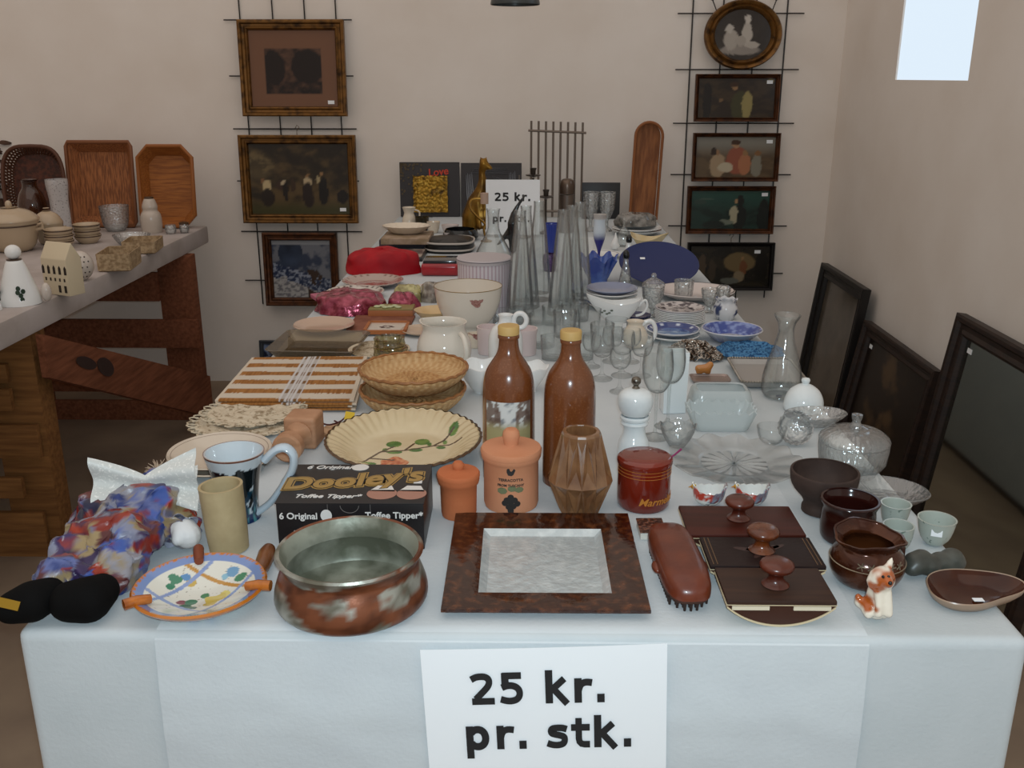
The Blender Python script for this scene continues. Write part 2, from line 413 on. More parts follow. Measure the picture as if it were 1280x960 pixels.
# ---------------------------------------------------------------- picture frames
FRP = [(0, 0), (0, .9), (.12, 1.0), (.3, .95), (.42, .62), (.62, .55), (.8, .72), (.9, .6), (1, .25), (1, .12)]
def frame(name, label, c, w, h, fw, dep, mf, paint, nu=60, nv=44, rot=None, gloss=.25, mat_w=0, sticker=None, prof=FRP, cat='picture', ins=None, hook=False):
    t = thing(name, label, cat, c, rot)
    g = G(); n = len(prof); vs = []
    for (cx, cz) in ((-1, -1), (1, -1), (1, 1), (-1, 1)):
        for (d, hh) in prof: vs.append(V(cx*(w/2-d*fw), -hh*dep, cz*(h/2-d*fw)))
    fs = [(k*n+i, ((k+1) % 4)*n+i, ((k+1) % 4)*n+i+1, k*n+i+1) for k in range(4) for i in range(n-1)]
    g.add(vs, fs).build('frame', mf, t, sharp=25)
    iw, ih = w-2*fw+.004, h-2*fw+.004
    G().box((0, -.002, 0), (w-.01, .003, h-.01)).build('backing', mat('backing_board', '#4a3a2c', .9), t)
    if callable(paint):
        mp = mat('picture_print_%d' % int(gloss*100), attr=True, rough=gloss, spec=.4)
        G().sheet(lambda u, v: ((u-.5)*iw, -.0045, (v-.5)*ih), nu, nv).build('picture', mp, t, col=lambda p: paint(p.x/iw+.5, p.z/ih+.5))
    else:
        G().box((0, -.0045, 0), (iw, .002, ih)).build('mirror_glass' if cat == 'mirror' else 'picture', paint, t)
    if sticker:
        G().box(((sticker[0]-.5)*iw, -.0062, (sticker[1]-.5)*ih), (min(.03, w*.07), .001, min(.016, w*.04))).build('price_sticker', m_paper, t)
    if hook:
        G().tube([(0, -.006, h/2), (.0, -.004, h/2+.02), (.012, -.002, h/2+.035), (0, 0, h/2+.045), (-.008, 0, h/2+.03)], .0018, 6).build('hook', mat('hook_steel', '#6b5a48', .4, .8), t)
    return t
def fb(u, v, s, k=0): return noise.fractal(V(u*s, v*s, k), 1.0, 2.0, 4)*.5+.5
def el(u, v, cu, cv, ru, rv): return ((u-cu)/ru)**2+((v-cv)/rv)**2
def figs(base, L):
    def f(u, v):
        c = base(u, v)
        for (cu, cv, ru, rv, h) in L:
            d = el(u+.03*(fb(u, v, 9, 2)-.5), v+.03*(fb(u, v, 9, 5)-.5), cu, cv, ru, rv)
            if d < 1.15: c = mixc(lin(h), c, sst(.8, 1.15, d))
        return c
    return f
gold_fr = mat('old_gold_frame', '#7a5426', .42, .6, c2='#33200f', ns=30, lo=.45, hi=.72)
gold_dk = mat('brown_gilt_frame', '#5a3317', .45, .45, c2='#2c170c', ns=30, lo=.42, hi=.7)
wood_dk = mat('dark_brown_frame', '#2b1a11', .5, c2='#1b0f0a', ns=20, stretch=(1, 1, 6))
blk_fr = mat('black_frame', '#14100e', .45)
def engrave(u, v):
    if abs(u-.5) > .33 or abs(v-.47) > .3: return lin('#74503a')
    x, y = (u-.17)/.66, (v-.17)/.6
    t = max(1-el(x, y, .15, .55, .22, .4), 1-el(x, y, .75, .6, .3, .4), .12*(y < .25))+.35*(fb(x, y, 8)-.5)
    return mixc(lin('#5c4030'), lin('#1d120d'), sst(-.15, .2, t))
def village(u, v):
    c = mixc(lin('#57452a'), lin('#2a2216'), sst(.3, .8, fb(u, v, 5)+.5*(v-.4)))
    c = mixc(lin('#3f3c20'), c, sst(.05, .25, v)); c = mixc(c, lin('#8a7650'), .6*sst(.25, 0, el(u, v, .06, .7, .5, .5)))
    return mixc(c, lin('#221a12'), .7*sst(.35, .6, fb(u, v, 7, 4))*sst(.4, .7, v))
village = figs(village, [(.17, .38, .05, .1, '#b8a47c'), (.17, .24, .07, .13, '#241b14'), (.13, .48, .02, .03, '#7c5a3c'), (.31, .42, .05, .07, '#3b2a20'), (.33, .46, .02, .04, '#b5a486'),
  (.36, .33, .03, .15, '#1d1712'), (.43, .42, .03, .1, '#3a2a1c'), (.58, .45, .04, .08, '#b3a07e'), (.58, .28, .06, .18, '#251b16'), (.58, .55, .02, .03, '#80603f'), (.74, .33, .05, .2, '#15110e'), (.72, .57, .022, .03, '#8c6b48'), (.68, .5, .02, .05, '#a3926e'), (.93, .25, .06, .1, '#1a1410')])
def bluehill(u, v):
    n = fb(u, v, 4, 7); m_ = fb(u*1.5, v*3, 9, 1)
    c = mixc(lin('#28344e'), lin('#8b93a2'), sst(.45, .65, m_))
    if v > .55-.3*(u-.2): c = mixc(lin('#6d7078'), lin('#323c50'), sst(.4, .6, n))
    if el(u, v, .32, .78, .2, .22) < 1.1: c = mixc(lin('#1d2533'), lin('#39465c'), n)
    if v < .34-.35*u*(u > .25)+.08*n: c = mixc(lin('#a7a6a5'), lin('#6a6a70'), sst(.4, .7, m_))
    if u > .6 and v < .5 and n > .52: c = lin('#3a2c24')
    if v > .93: c = lin('#8a8d92')
    return c
yw = WALL-.012
def wallpic(name, label, x0, x1, y0, y1, fwp, mf, paint, **k):
    a = pty(x0, y0, yw); b = pty(x1, y1, yw); c = pty((x0+x1)/2, (y0+y1)/2, yw)
    w_ = (x1-x0)*zc(c)/FPX; h_ = a.z-b.z
    return frame(name, label, (c.x, yw-.025, c.z), w_, h_, fwp*zc(c)/FPX, .03, mf, paint, rot=(math.radians(-3), 0, 0), **k)
wallpic('framed_engraving', 'broad gilt frame with brown mount, topmost on the wall left of the long table', 303, 434, 26, 146, 12, gold_fr, engrave, sticker=(.92, .06))
wallpic('framed_painting', 'gilt framed dark village painting, middle of the three on the wall at left', 304, 448, 169, 278, 11, gold_fr, village, sticker=(.93, .07), hook=True)
wallpic('framed_painting', 'brown framed blue and white landscape, lowest picture on the wall at left', 333, 425, 290, 380, 10, gold_dk, bluehill)
def saint(bg1, bg2, L, top=None):
    def f(u, v):
        c = mixc(lin(bg1), lin(bg2), sst(.35, .7, fb(u, v, 4)))
        if top: c = mixc(c, lin(top), sst(.45, .9, v))
        return c
    return figs(f, L)
s1 = saint('#2a2018', '#3a2d1e', [(.12, .4, .06, .5, '#1a1410'), (.55, .3, .12, .38, '#3c3a22'), (.64, .32, .07, .36, '#8d8050'), (.47, .78, .04, .09, '#8a6a48'), (.46, .84, .06, .07, '#3a2414'), (.3, .45, .03, .04, '#6a5238'), (.93, .92, .05, .06, '#7a6a3c')])
s2 = saint('#4c3c2a', '#5c4a34', [(.52, .42, .14, .34, '#8a4c38'), (.5, .8, .045, .09, '#a07c5c'), (.5, .86, .06, .07, '#3e2616'), (.28, .3, .1, .3, '#9a8468'), (.27, .62, .04, .07, '#8a684a'), (.23, .64, .04, .1, '#2c1c12'), (.62, .32, .08, .26, '#a06848'), (.62, .6, .04, .07, '#8a6844'), (.77, .3, .07, .28, '#7a7668'), (.78, .6, .04, .07, '#7a5634'), (.38, .25, .1, .12, '#b0a48c')], '#7e7a70')
s3 = saint('#10241f', '#1a352e', [(.62, .3, .09, .35, '#0c1512'), (.55, .38, .05, .24, '#a09a80'), (.58, .72, .03, .06, '#a0805c'), (.63, .74, .045, .14, '#0d120f'), (.45, .18, .1, .07, '#6a7264'), (.3, .12, .14, .1, '#13201b'), (.12, .7, .08, .06, '#2c4038'), (.2, .78, .1, .03, '#3c5248'), (.93, .3, .08, .5, '#0b1614')], '#1f463d')
s4 = saint('#1b1812', '#2a2419', [(.62, .6, .2, .24, '#6b5a3c'), (.67, .45, .045, .2, '#6a4228'), (.65, .7, .02, .05, '#8a6a48'), (.62, .25, .07, .14, '#7a6c54'), (.15, .5, .05, .3, '#4a3c2c'), (.28, .4, .05, .28, '#3a3024'), (.5, .14, .12, .08, '#5a5c54'), (.9, .5, .08, .4, '#15120d')])
wallpic('framed_print', 'framed print of a standing cloaked figure, just below the oval picture', 867, 971, 93, 152, 5, gold_dk, s1, sticker=(.92, .9))
wallpic('framed_print', 'framed print of a seated group in reddish robes, third picture down at right', 864, 971, 166, 226, 5, gold_dk, s2, sticker=(.92, .88))
wallpic('framed_print', 'green toned framed print of a kneeling figure at night, second from bottom', 857, 965, 232, 291, 6, gold_dk, s3, sticker=(.93, .9))
wallpic('framed_print', 'black framed dark print, lowest in the column right of the long table', 857, 964, 302, 361, 5, blk_fr, s4, sticker=(.84, .86), hook=True)
# oval
c = pty(926.5, 44, yw); k_ = zc(c)/FPX; rx, ry = 48*k_, 39.5*k_/.96
ov = thing('oval_picture', 'oval gilt frame with grey picture of pale statues, top of the right column', 'picture', (c.x, yw-.028, c.z), (math.radians(-3), 0, 0))
RXm = Matrix.Rotation(math.pi/2, 4, 'X')
g = G().lathe([(1, 0), (1, .02), (.97, .03), (.9, .026), (.86, .018), (.8, .03), (.74, .018), (.72, .006)], 64); g.v = [V(v.x*rx, v.y*ry, v.z) for v in g.v]
g.move(RXm).build('frame', gold_fr, ov)
def ovp(p):
    u, v = p.x/rx/.74*.5+.5, p.z/ry/.74*.5+.5
    f = figs(lambda u, v: mixc(lin('#2a2522'), lin('#38322e'), fb(u, v, 4)), [(.45, .2, .36, .09, '#8a827a'), (.3, .4, .13, .2, '#a49c92'), (.27, .62, .07, .09, '#b5aea4'), (.57, .5, .09, .24, '#b0a89e'), (.58, .8, .055, .08, '#c0b8ae'), (.47, .38, .1, .1, '#a0988e'), (.68, .3, .12, .07, '#aaa298')])
    return f(u, v)
g = G().lathe([(0, .007)]+[(.74*i/16, .007) for i in range(1, 17)], 64); g.v = [V(v.x*rx, v.y*ry, v.z) for v in g.v]
g.move(RXm).build('picture', mat('picture_print_15', attr=True, rough=.15, spec=.5), ov, col=ovp)
for sx_ in (-1, 1):
    G().tube([(sx_*rx*.72, -.01, ry*.7), (sx_*rx*.82, 0, ry*1.0)], .0025, 6).ball((sx_*rx*.82, 0, ry*1.05), .012, 10, 6).build('hook', mat('hook_black', '#1c1815', .5), ov)
# wire hanging grids
m_wire = mat('black_wire', '#231e1b', .5)
def grid(label, xs, ytop, bars, yend):
    g = G(); y = WALL-.006
    for x in xs:
        a = pty(x, ytop, y); g.tube([(a.x, y, zat(a.x, y, yend)), (a.x, y, a.z+.4)], .0034, 6)
    for (py, xa, xb) in bars:
        a = pty(xa, py, y); b = pty(xb, py, y); g.tube([(a.x, y-.006, a.z), (b.x, y-.006, a.z)], .0034, 6)
    tag(g.build('wire_grid', m_wire), label, 'hanging grid')
grid('black wire grid on the wall holding the three pictures at left', (300, 341, 381, 420), 25, [(25, 280, 440), (95, 287, 442), (161, 292, 446), (226, 297, 449), (289, 302, 453), (350, 307, 455)], 380)
grid('black wire grid on the wall holding the column of five pictures at right', (866, 904, 945, 984), 17, [(17, 847, 1005), (87, 844, 998), (154, 841, 992), (218, 838, 988), (282, 835, 983), (341, 833, 978)], 372)
# small picture on the floor behind the table
c = pty(352, 455, 4.62); tz = pty(330, 427, 4.62).z
frame('framed_print', 'small blue framed print on the floor behind the long table', (c.x-.0, 4.64, tz/2+.0), .22, tz, .02, .02, mat('grey_blue_frame', '#3d4148', .5), lambda u, v: mixc(lin('#20293f'), lin('#7f8fae'), sst(.4, .7, fb(u, v, 6))), rot=(math.radians(-6), 0, 0))
# pictures leaning on the right wall (face -X)
def leaning(name, label, ya, yb, ztop, lean, fw, mf, paint, **k):
    h = math.hypot(ztop, lean); th = math.atan2(lean, ztop)
    c = V(WX-.02-lean/2-.012, (ya+yb)/2, ztop/2)
    t = frame(name, label, c, yb-ya, h, fw, .035, mf, paint, **k)
    t.matrix_world = Matrix.Translation(c) @ Matrix.Rotation(math.radians(-90), 4, 'Z') @ Matrix.Rotation(-th, 4, 'X')
    return t
leaning('framed_picture', 'black framed picture with grey glass leaning on the right wall, farthest back', 3.9, 4.5, .66, .08, .065, blk_fr, lambda u, v: mixc(lin('#685e52'), lin('#4b443b'), fb(u, v, 4)), gloss=.18)
leaning('framed_picture', 'dark brown framed painting leaning on the right wall between black frame and mirror', 3.14, 3.86, .54, .09, .06, wood_dk, lambda u, v: mixc(lin('#54402a'), lin('#1e1611'), sst(.3, .6, fb(u, v, 4)+.6*abs(u-.5))), gloss=.3, sticker=(.04, .93))
leaning('wall_mirror', 'brown framed mirror leaning on the right wall nearest the camera', 2.27, 3.04, .77, .1, .07, wood_dk, mat('mirror_silver', '#c6cfca', .06, 1.0), cat='mirror', sticker=(.05, .95))
# pendant lamp
c = pty(644, 6, 3.9); r_ = 31*zc(c)/FPX
pl = thing('pendant_lamp', 'dark grey enamel pendant lamp hanging at the top of the view', 'lamp', c)
G().lathe(hollow([(r_*.99, 0), (r_, .004), (r_*.97, .02), (r_*.75, .07), (r_*.4, .1), (.025, .12), (.02, .16)], .003, -1)[1:-2], 48).build('lamp_shade', mat('grey_enamel', '#3f4444', .35), pl)
G().ball((0, 0, .05), (.03, .03, .04)).build('bulb', mat('milky_bulb', '#b9b4aa', .3), pl)
G().tube([(0, 0, .15), (0, 0, 1.95)], .004, 8).build('cord', mat('black_cable', '#191919', .6), pl)
# ================================================================ front row of the table
m_blackgl = mat('black_glaze', '#0d1216', .12, spec=.6)
m_white = mat('white_porcelain', '#e6e7e6', .12, spec=.5)
m_cream = mat('cream_porcelain', '#ddd0bd', .14, spec=.5)
# ---- copper bowl
def copper(p):
    n = noise.fractal(V(p.x*14, p.y*14, p.z*34), 1, 2, 4); n2 = noise.fractal(V(p.x*40+5, p.y*40, p.z*60), 1, 2, 4)
    tin = mixc(lin('#a3a298'), lin('#6d6a5c'), sst(-.3, .5, n2)); cop = mixc(lin('#7f4a30'), lin('#58301e'), sst(-.4, .5, n2))
    return mixc(cop, tin, sst(.02, .14, n+.5*n2*.4))
a = AX(443, 790, 80)
out = a.p([(78, None), (88, 747), (94.5, 740), (94, 728), (89, 713), (85, 704), (84, 700), (86, 695), (90, 689)], 3)
rr, zz = out[-1]
prof = [(0, 0)]+out+[(rr+.002, zz+.003), (rr, zz+.006), (rr-.004, zz+.005), (rr-.006, zz), (rr-.010, zz-.010), (rr-.011, zz-.02)]+[(r-.004, z) for r, z in out[:-8] if z > .006][::-1]+[(a.r(76), .004), (0, .004)]
m_cop = mat('worn_copper', attr=True, rough=.32, metal=.45, bump=.12, bs=60)
m_tin = mat('dull_tinned_copper', '#a3a597', .42, .35, c2='#686b5c', ns=16, lo=.42, hi=.62, bump=.15, bs=70)
no = len(out)+4
o = G().lathe(prof[:no], 72).build('copper_bowl', m_cop, None, a.B, col=copper)
tag(o, 'round tinned copper bowl with worn reddish sides at the front edge', 'bowl')
G().lathe(prof[no-1:], 72).build('inside', m_tin, o)
# ---- toffee cup box
zt = zat(pt(345, 687).x, pt(345, 687).y, 629)-T
f0 = pt(349, 687); f1 = pt(531, 687); bw = (f1-f0).length; bd = .14
bx = thing('cardboard_box', 'black cardboard gift box with gold lettering behind the copper bowl', 'box', (f0+f1)/2+V(0, 0, EPS), (0, 0, math.radians(.6)))
m_card = mat('black_card', '#141113', .38, spec=.5, c2='#1c181a', ns=5)
m_gold_ink = mat('gold_print', '#a98748', .4, .2); m_white_ink = mat('white_print', '#d9d6d2', .5); m_pink_ink = mat('pink_print', '#a67766', .5)
def ypl(x0, x1, y0, y1): return None
G().box((0, bd/2, zt*.5-.001), (bw, bd, zt-.002)).build('carton', m_card, bx, bevel=.0015)
G().box((0, bd/2-.0015, zt-.0008), (bw+.002, bd+.001, .0016)).build('lid', m_card, bx, bevel=.0004)
def ontop(tx, u, v, m, name='lettering', rz=0): return tx.move(Matrix.Translation(V((u-.5)*bw, v*bd, zt+.0004)) @ Matrix.Rotation(rz, 4, 'Z')).build(name, m, bx, smooth=False)
def onfront(tx, u, v, m, name='lettering'): return tx.move(Matrix.Translation(V((u-.5)*bw, -.0018, v*zt)) @ Matrix.Rotation(math.pi/2, 4, 'X')).build(name, m, bx, smooth=False)
def arc_word(s, size, wid, m, dz, bold, ink_off):
    t = text(s, size, bold=bold, space=1.02, ext=.0002)
    for i, v in enumerate(t.v):
        k = v.x/wid; t.v[i] = V(v.x*.89, v.y*(1+.2*k)+.034*k+.01*abs(k), v.z+dz)
    return t
ontop(arc_word("Dooley's", .062, .21, None, 0, .0056, 0), .475, .53, m_gold_ink)
ontop(arc_word("Dooley's", .062, .21, None, .0003, .0033, 0), .475, .53, m_card)
ontop(arc_word("Dooley's", .062, .21, None, .0006, .0019, 0), .475, .53, m_gold_ink)
ontop(text('6 Original', .017, shear=.3, bold=.0003), .25, .90, m_white_ink); ontop(text('Toffee Tipper*', .0155, shear=.3, bold=.0003), .33, .15, m_white_ink)
onfront(text('6 Original', .0135, bold=.0003), .15, .72, m_white_ink); onfront(text('Toffee Tipper*', .0135, bold=.0003), .80, .74, m_white_ink)
def disc(rx_, ry_, n=24, cut=None):
    p = [(math.cos(2*math.pi*k/n)*rx_, math.sin(2*math.pi*k/n)*ry_) for k in range(n)]
    return [(x, min(y, cut if cut is not None else y)) for x, y in p]
def flat(poly): return G().prism(poly, -.0002, .0003)
ontop(flat(disc(.013, .012)), .48, .90, m_white_ink, 'printed_shape')
for u_ in (.70, .905):
    ontop(flat(disc(.0215, .020, cut=.012)), u_, .22, m_pink_ink, 'printed_shape'); ontop(flat([(-.019, .0), (.018, -.002), (.011, .018), (-.009, .019)]), u_, .28, m_white_ink, 'printed_shape')
ontop(flat([(-.006, -.006), (.006, -.006), (.006, .004), (-.006, .004)]), .93, .52, m_white_ink, 'price_sticker')
onfront(flat(disc(.008, .009)), .34, .74, m_white_ink, 'printed_shape'); onfront(flat(disc(.013, .014, cut=.01)), .16, .28, m_white_ink, 'printed_shape')
g = G()
for u_ in (.35, .64): g.box(((u_-.5)*bw, -.0004, zt/2), (.0006, .0012, zt*.96))
g.build('flap_edge', mat('worn_card_edge', '#6b6663', .7), bx)
G().tube([((.5-.5)*bw+.013*math.cos(t_), -.0012, zt-.004+.011*math.sin(t_)) for t_ in [math.pi+math.pi*k/12 for k in range(13)]], .0005, 5).build('thumb_tab', mat('worn_card_edge'), bx)
# ---- terracotta jars
m_ter = mat('terracotta', '#c68460', .8, spec=.25, c2='#cf9270', ns=10, lo=.3, hi=.7, bump=.06, bs=160)
m_ter2 = mat('red_terracotta', '#b5653f', .8, spec=.25, c2='#bf7048', ns=12, lo=.3, hi=.7, bump=.08, bs=200)
def terr(label, cx, yb, body, lid, m):
    a = AX(cx, yb, body[0][0]); o = G().lathe(hollow(a.p(body), .004), 56).build('lidded_jar', m, None, a.B); tag(o, label, 'jar')
    G().lathe([(0, a.z(lid[0][1]))]+a.p(lid)+[(0, a.p(lid)[-1][1])], 56).build('lid', m, o); return o, a
o, a = terr('large pale terracotta jar with knob lid and grape print', 639, 643, [(32.5, None), (34, 624), (34, 600), (34, 574), (36, 571), (37.5, 568), (37.5, 565)], [(34, 565), (38, 564.7), (38.5, 561), (37, 558), (30, 557), (12, 556), (9, 555), (9.5, 550), (11, 545), (10, 539), (7, 536), (0, 535)], m_ter)
rj = a.r(34, .04); m_prt = mat('faded_black_print', '#262322', .8); m_prtg = mat('faded_green_print', '#6d7353', .8)
def wrap(t, rad, z, a0=-math.pi/2, lift=.0006):
    """bend flat xy lettering round a cylinder, facing the camera at angle a0"""
    t.v = [V(math.cos(a0+v.x/rad)*(rad+lift+v.z), math.sin(a0+v.x/rad)*(rad+lift+v.z), z+v.y) for v in t.v]; return t
wrap(text('TERRACOTTA', .006, bold=.0001), rj, a.z(587)).build('lettering', m_prt, o, smooth=False)
wrap(text('FROM TUSCANY', .0055, bold=.0001), rj, a.z(593.5)).build('lettering', m_prt, o, smooth=False)
roo = [(-.006, 0), (-.004, -.005), (.001, -.006), (.004, -.004), (.007, .003), (.005, .006), (.003, .003), (.001, .001), (-.001, .002), (-.002, .006), (-.004, .007), (-.006, .004)]
wrap(flat(roo), rj, a.z(577)).build('printed_rooster', m_prt, o, smooth=False)
g = G(); g2 = G()
for (x, y) in [(0, 0), (-.006, .004), (.006, .004), (-.003, -.007), (.004, -.006), (0, -.013), (0, .009), (-.009, -.001), (.010, -.002), (.001, -.019)]: g.add(flat([(x+px_, y+py_) for px_, py_ in disc(.0048, .0048, 12)]).v, flat(disc(.0048, .0048, 12)).f)
for (x, y, r_) in [(-.013, .012, .008), (.013, .014, .007), (.002, .016, .007)]: q_ = flat([(x+px_, y+py_) for px_, py_ in disc(r_, r_*.7, 7)]); g2.add(q_.v, q_.f)
wrap(g2, rj, a.z(609)).build('printed_leaves', m_prtg, o, smooth=False); wrap(g, rj, a.z(614), lift=.0009).build('printed_grapes', m_prt, o, smooth=False)
terr('small red terracotta jar with knob lid beside the larger one', 574, 652, [(21, None), (22, 638), (22.5, 620), (23, 605), (25.5, 602), (26.5, 598), (26.5, 594)], [(24, 594), (27, 594), (27, 591), (25.5, 589), (18, 588), (8, 587), (6.5, 586), (7.5, 583), (7.5, 580), (5, 577), (0, 576)], m_ter2)
# ---- stoneware bottles
m_stone = mat('salt_glazed_stoneware', '#6e3d1e', .22, spec=.5, c2='#83502f', ns=330, nd=2, lo=.55, hi=.75, coat=.3)
m_stop = mat('pale_stopper', '#c2a062', .6)
def bottle(label, cx, yb, dx=0):
    a = AX(cx, yb, 31); k = yb-612
    pr = [(30, None), (32, 602+k), (32.5, 585+k), (32.5, 500+k), (31.5, 482+k), (28, 468+k), (22, 458+k), (16, 449+k), (13, 440+k), (12.2, 430+k), (12.2, 428+k)]
    p = a.p(pr[:4])+smoothp(a.p(pr[3:]), 3); zt_ = p[-1][1]; rn = p[-1][0]
    p += [(rn*1.1, zt_), (rn*1.12, zt_+.004), (rn*1.05, zt_+.006)]
    o = G().lathe([(0, 0)]+p+[(0, p[-1][1])], 56).build('stoneware_bottle', m_stone, None, a.B); tag(o, label, 'bottle')
    zt_ += .0065
    G().lathe([(0, zt_), (rn*1.1, zt_), (rn*1.12, zt_+.012), (rn*1.04, zt_+.014), (0, zt_+.0145)], 32).build('stopper', m_stop, o); return o, a
o, a = bottle('brown stoneware bottle with a mountain picture label, left of the pair', 636, 606)
bottle('plain brown stoneware bottle without label, right of the pair', 710, 612)
def mount(p):
    u = math.atan2(p.x, -p.y); z = p.z*1000
    n = noise.fractal(V(u*2.5+z*.03, z*.09-u*3, 1), 1, 2, 5); c = mixc(lin('#ccd0ce'), lin('#7d8388'), sst(.0, .5, n))
    if abs(u) > .55+.25*sst(170, 120, z)*-1 and n > -.3: c = mixc(c, lin('#5a3a24'), .8)
    return mixc(lin('#a39a6e'), c, sst(92, 112, z))
rj = a.r(32.5, .1); z0_, z1_ = a.z(560), a.z(493)
g = G().sheet(lambda u, v: (math.sin((u-.5)*1.9)*(rj+.0006), -math.cos((u-.5)*1.9)*(rj+.0006), z0_+(z1_-z0_)*v), 30, 40)
g.build('paper_label', mat('printed_label', attr=True, rough=.5), o, col=mount)
# ---- faceted vase
a = AX(724, 648, 25); P = dict(b=a.p([(25, None), (29, 625), (41, 597), (36, 572), (25, 541), (24, 538), (19, 538), (18, 545)]))
n_ = 14; g = G(); vs = []
def ring(r, z, off): return [V(math.cos(2*math.pi*(k+off)/n_)*r, math.sin(2*math.pi*(k+off)/n_)*r, z) for k in range(n_)]
b = P['b']; rings = [ring(b[0][0], 0, 0), ring(b[2][0]*.93, b[2][1]*.98, .5), ring(b[2][0]*1.0, b[2][1]*1.05, 0), ring(b[4][0]*1.02, b[4][1], .5)]
rings[1] = ring(b[2][0]*.86, b[2][1]*.62, .5); 
R0 = ring(b[0][0], 0, 0); R1 = ring(b[2][0], b[2][1], .5); R2 = ring(b[4][0], b[4][1], 0); 
Rw0 = ring(b[2][0]*.80, b[2][1]*.5, 0)
for A_, B_, sh in ((R0, R1, 0), (R1, R2, 1)):
    for k in range(n_):
        k2 = (k+1) % n_
        if sh == 0: tri = [(A_[k], A_[k2], B_[k]), (A_[k2], B_[k2], B_[k])]
        else: tri = [(A_[k], A_[k2], B_[k2]), (A_[k], B_[k2], B_[k])]
        for t_ in tri:
            m3 = (t_[0]+t_[1]+t_[2])/3; m3 = V(m3.x*.87, m3.y*.87, m3.z)
            for i in range(3): g.add([t_[i], t_[(i+1) % 3], m3], [(0, 1, 2)])
zt_ = b[4][1]; g.add(R2+ring(b[5][0]*.98, zt_+.004, 0)+ring(b[6][0], zt_+.004, 0)+ring(b[6][0]*.9, zt_-.02, 0)+ring(b[6][0], .01, 0)+[V(0, 0, .01)],
      [(r*n_+k, r*n_+(k+1) % n_, (r+1)*n_+(k+1) % n_, (r+1)*n_+k) for r in range(4) for k in range(n_)]+[(4*n_+k, 4*n_+(k+1) % n_, 5*n_) for k in range(n_)])
g.add(R0+[V(0, 0, 0)], [(k, (k+1) % n_, n_) for k in range(n_)])
tag(g.build('faceted_vase', mat('brown_vase_glaze', '#866040', .2, spec=.6, c2='#66432a', ns=30, lo=.4, hi=.7, coat=.45), None, a.B, smooth=False, bevel=.0008), 'glossy brown vase with diamond facets in front of the bottles', 'vase')
# ---- jam jar
m_mar = mat('oxblood_glaze', '#7a2413', .1, spec=.6, coat=.4, c2='#641a0e', ns=6)
a = AX(803, 643, 31); o = G().lathe(hollow(a.p([(30, None), (32.5, 626), (33, 620), (33, 582), (32.5, 577)]), .004), 56).build('jam_jar', m_mar, None, a.B)
tag(o, 'dark red glazed jam jar with lid and a purple spoon sticking out', 'jar')
lp = a.p([(32, 576.7), (34.5, 576.5), (35, 574), (34.5, 571.5), (32, 569.5), (29, 568.5), (12, 568)]); G().lathe([(0, lp[0][1])]+lp+[(0, lp[-1][1])], 56).build('lid', m_mar, o)
rj = a.r(33, .03); m_yel = mat('ochre_line', '#b5742a', .4)
for y_ in (589, 593, 597):
    zz = a.z(y_-9.5); G().lathe([(rj+.0001, zz-.0004), (rj+.0006, zz), (rj+.0001, zz+.0004)], 56).build('painted_line', m_yel, o)
wrap(text('Marmelade', .017, shear=.35, bold=.0002), rj, a.z(615), a0=-math.pi/2+.62).build('lettering', m_yel, o, smooth=False)
q0 = a.at(831, 577); q1 = a.at(852, 561)
G().tube([q0+V(-.012, 0, -.006), q0, q0.lerp(q1, .6)+V(0, 0, -.001), q1], [.0022, .0022, .002, .0026], 8, flat=.6).build('spoon', mat('purple_plastic', '#86185a', .3), o)
# ---- square glass tray
c0, c1, c2_, c3 = pt(554, 767, T+.012), pt(815, 763, T+.012), pt(783, 643, T+.012), pt(567, 643, T+.012)
ctr = (c0+c1+c2_+c3)/4; hw = ((c1-c0).length+(c2_-c3).length)/4; hd = ((c3-c0).length+(c2_-c1).length)/4
tr = thing('square_tray', 'square tray with brown mottled rim and silvery sunken middle', 'tray', (ctr.x, ctr.y, T+EPS), (0, 0, .005))
def sq(w_, d_, z): return [V(-w_, -d_, z), V(w_, -d_, z), V(w_, d_, z), V(-w_, d_, z)]
iw, id_ = hw*.66, hd*.66
def loops(L, close_top=False):
    g = G(); vs = [p for l in L for p in l]; n = len(L)
    fs = [(r*4+k, r*4+(k+1) % 4, (r+1)*4+(k+1) % 4, (r+1)*4+k) for r in range(n-1) for k in range(4)]
    return g.add(vs, fs)
g = loops([sq(iw*.96, id_*.96, .0), sq(iw+.004, id_+.004, .001), sq(hw*.9, hd*.9, .006), sq(hw, hd, .010), sq(hw, hd, .014), sq(hw*.98, hd*.98, .0145), sq(iw+.012, id_+.012, .0125), sq(iw, id_, .011)])
g.build('rim', mat('brown_foil_glass', '#2e1209', .13, spec=.6, c2='#6b3a1c', ns=75, nd=6, lo=.48, hi=.8, coat=.2, bump=.25, bs=45), tr, sharp=30, bevel=0)
g = loops([sq(iw, id_, .011), sq(iw*.97, id_*.97, .009), sq(iw*.88, id_*.88, .004)]); g.add(sq(iw*.88, id_*.88, .004), [(0, 1, 2, 3)])
g.build('sunken_middle', mat('silver_foil_glass', '#bcc6c9', .22, .3, c2='#cfd8da', ns=60, nd=5, lo=.45, hi=.7, coat=.5, bump=.55, bs=85), tr, sharp=20)
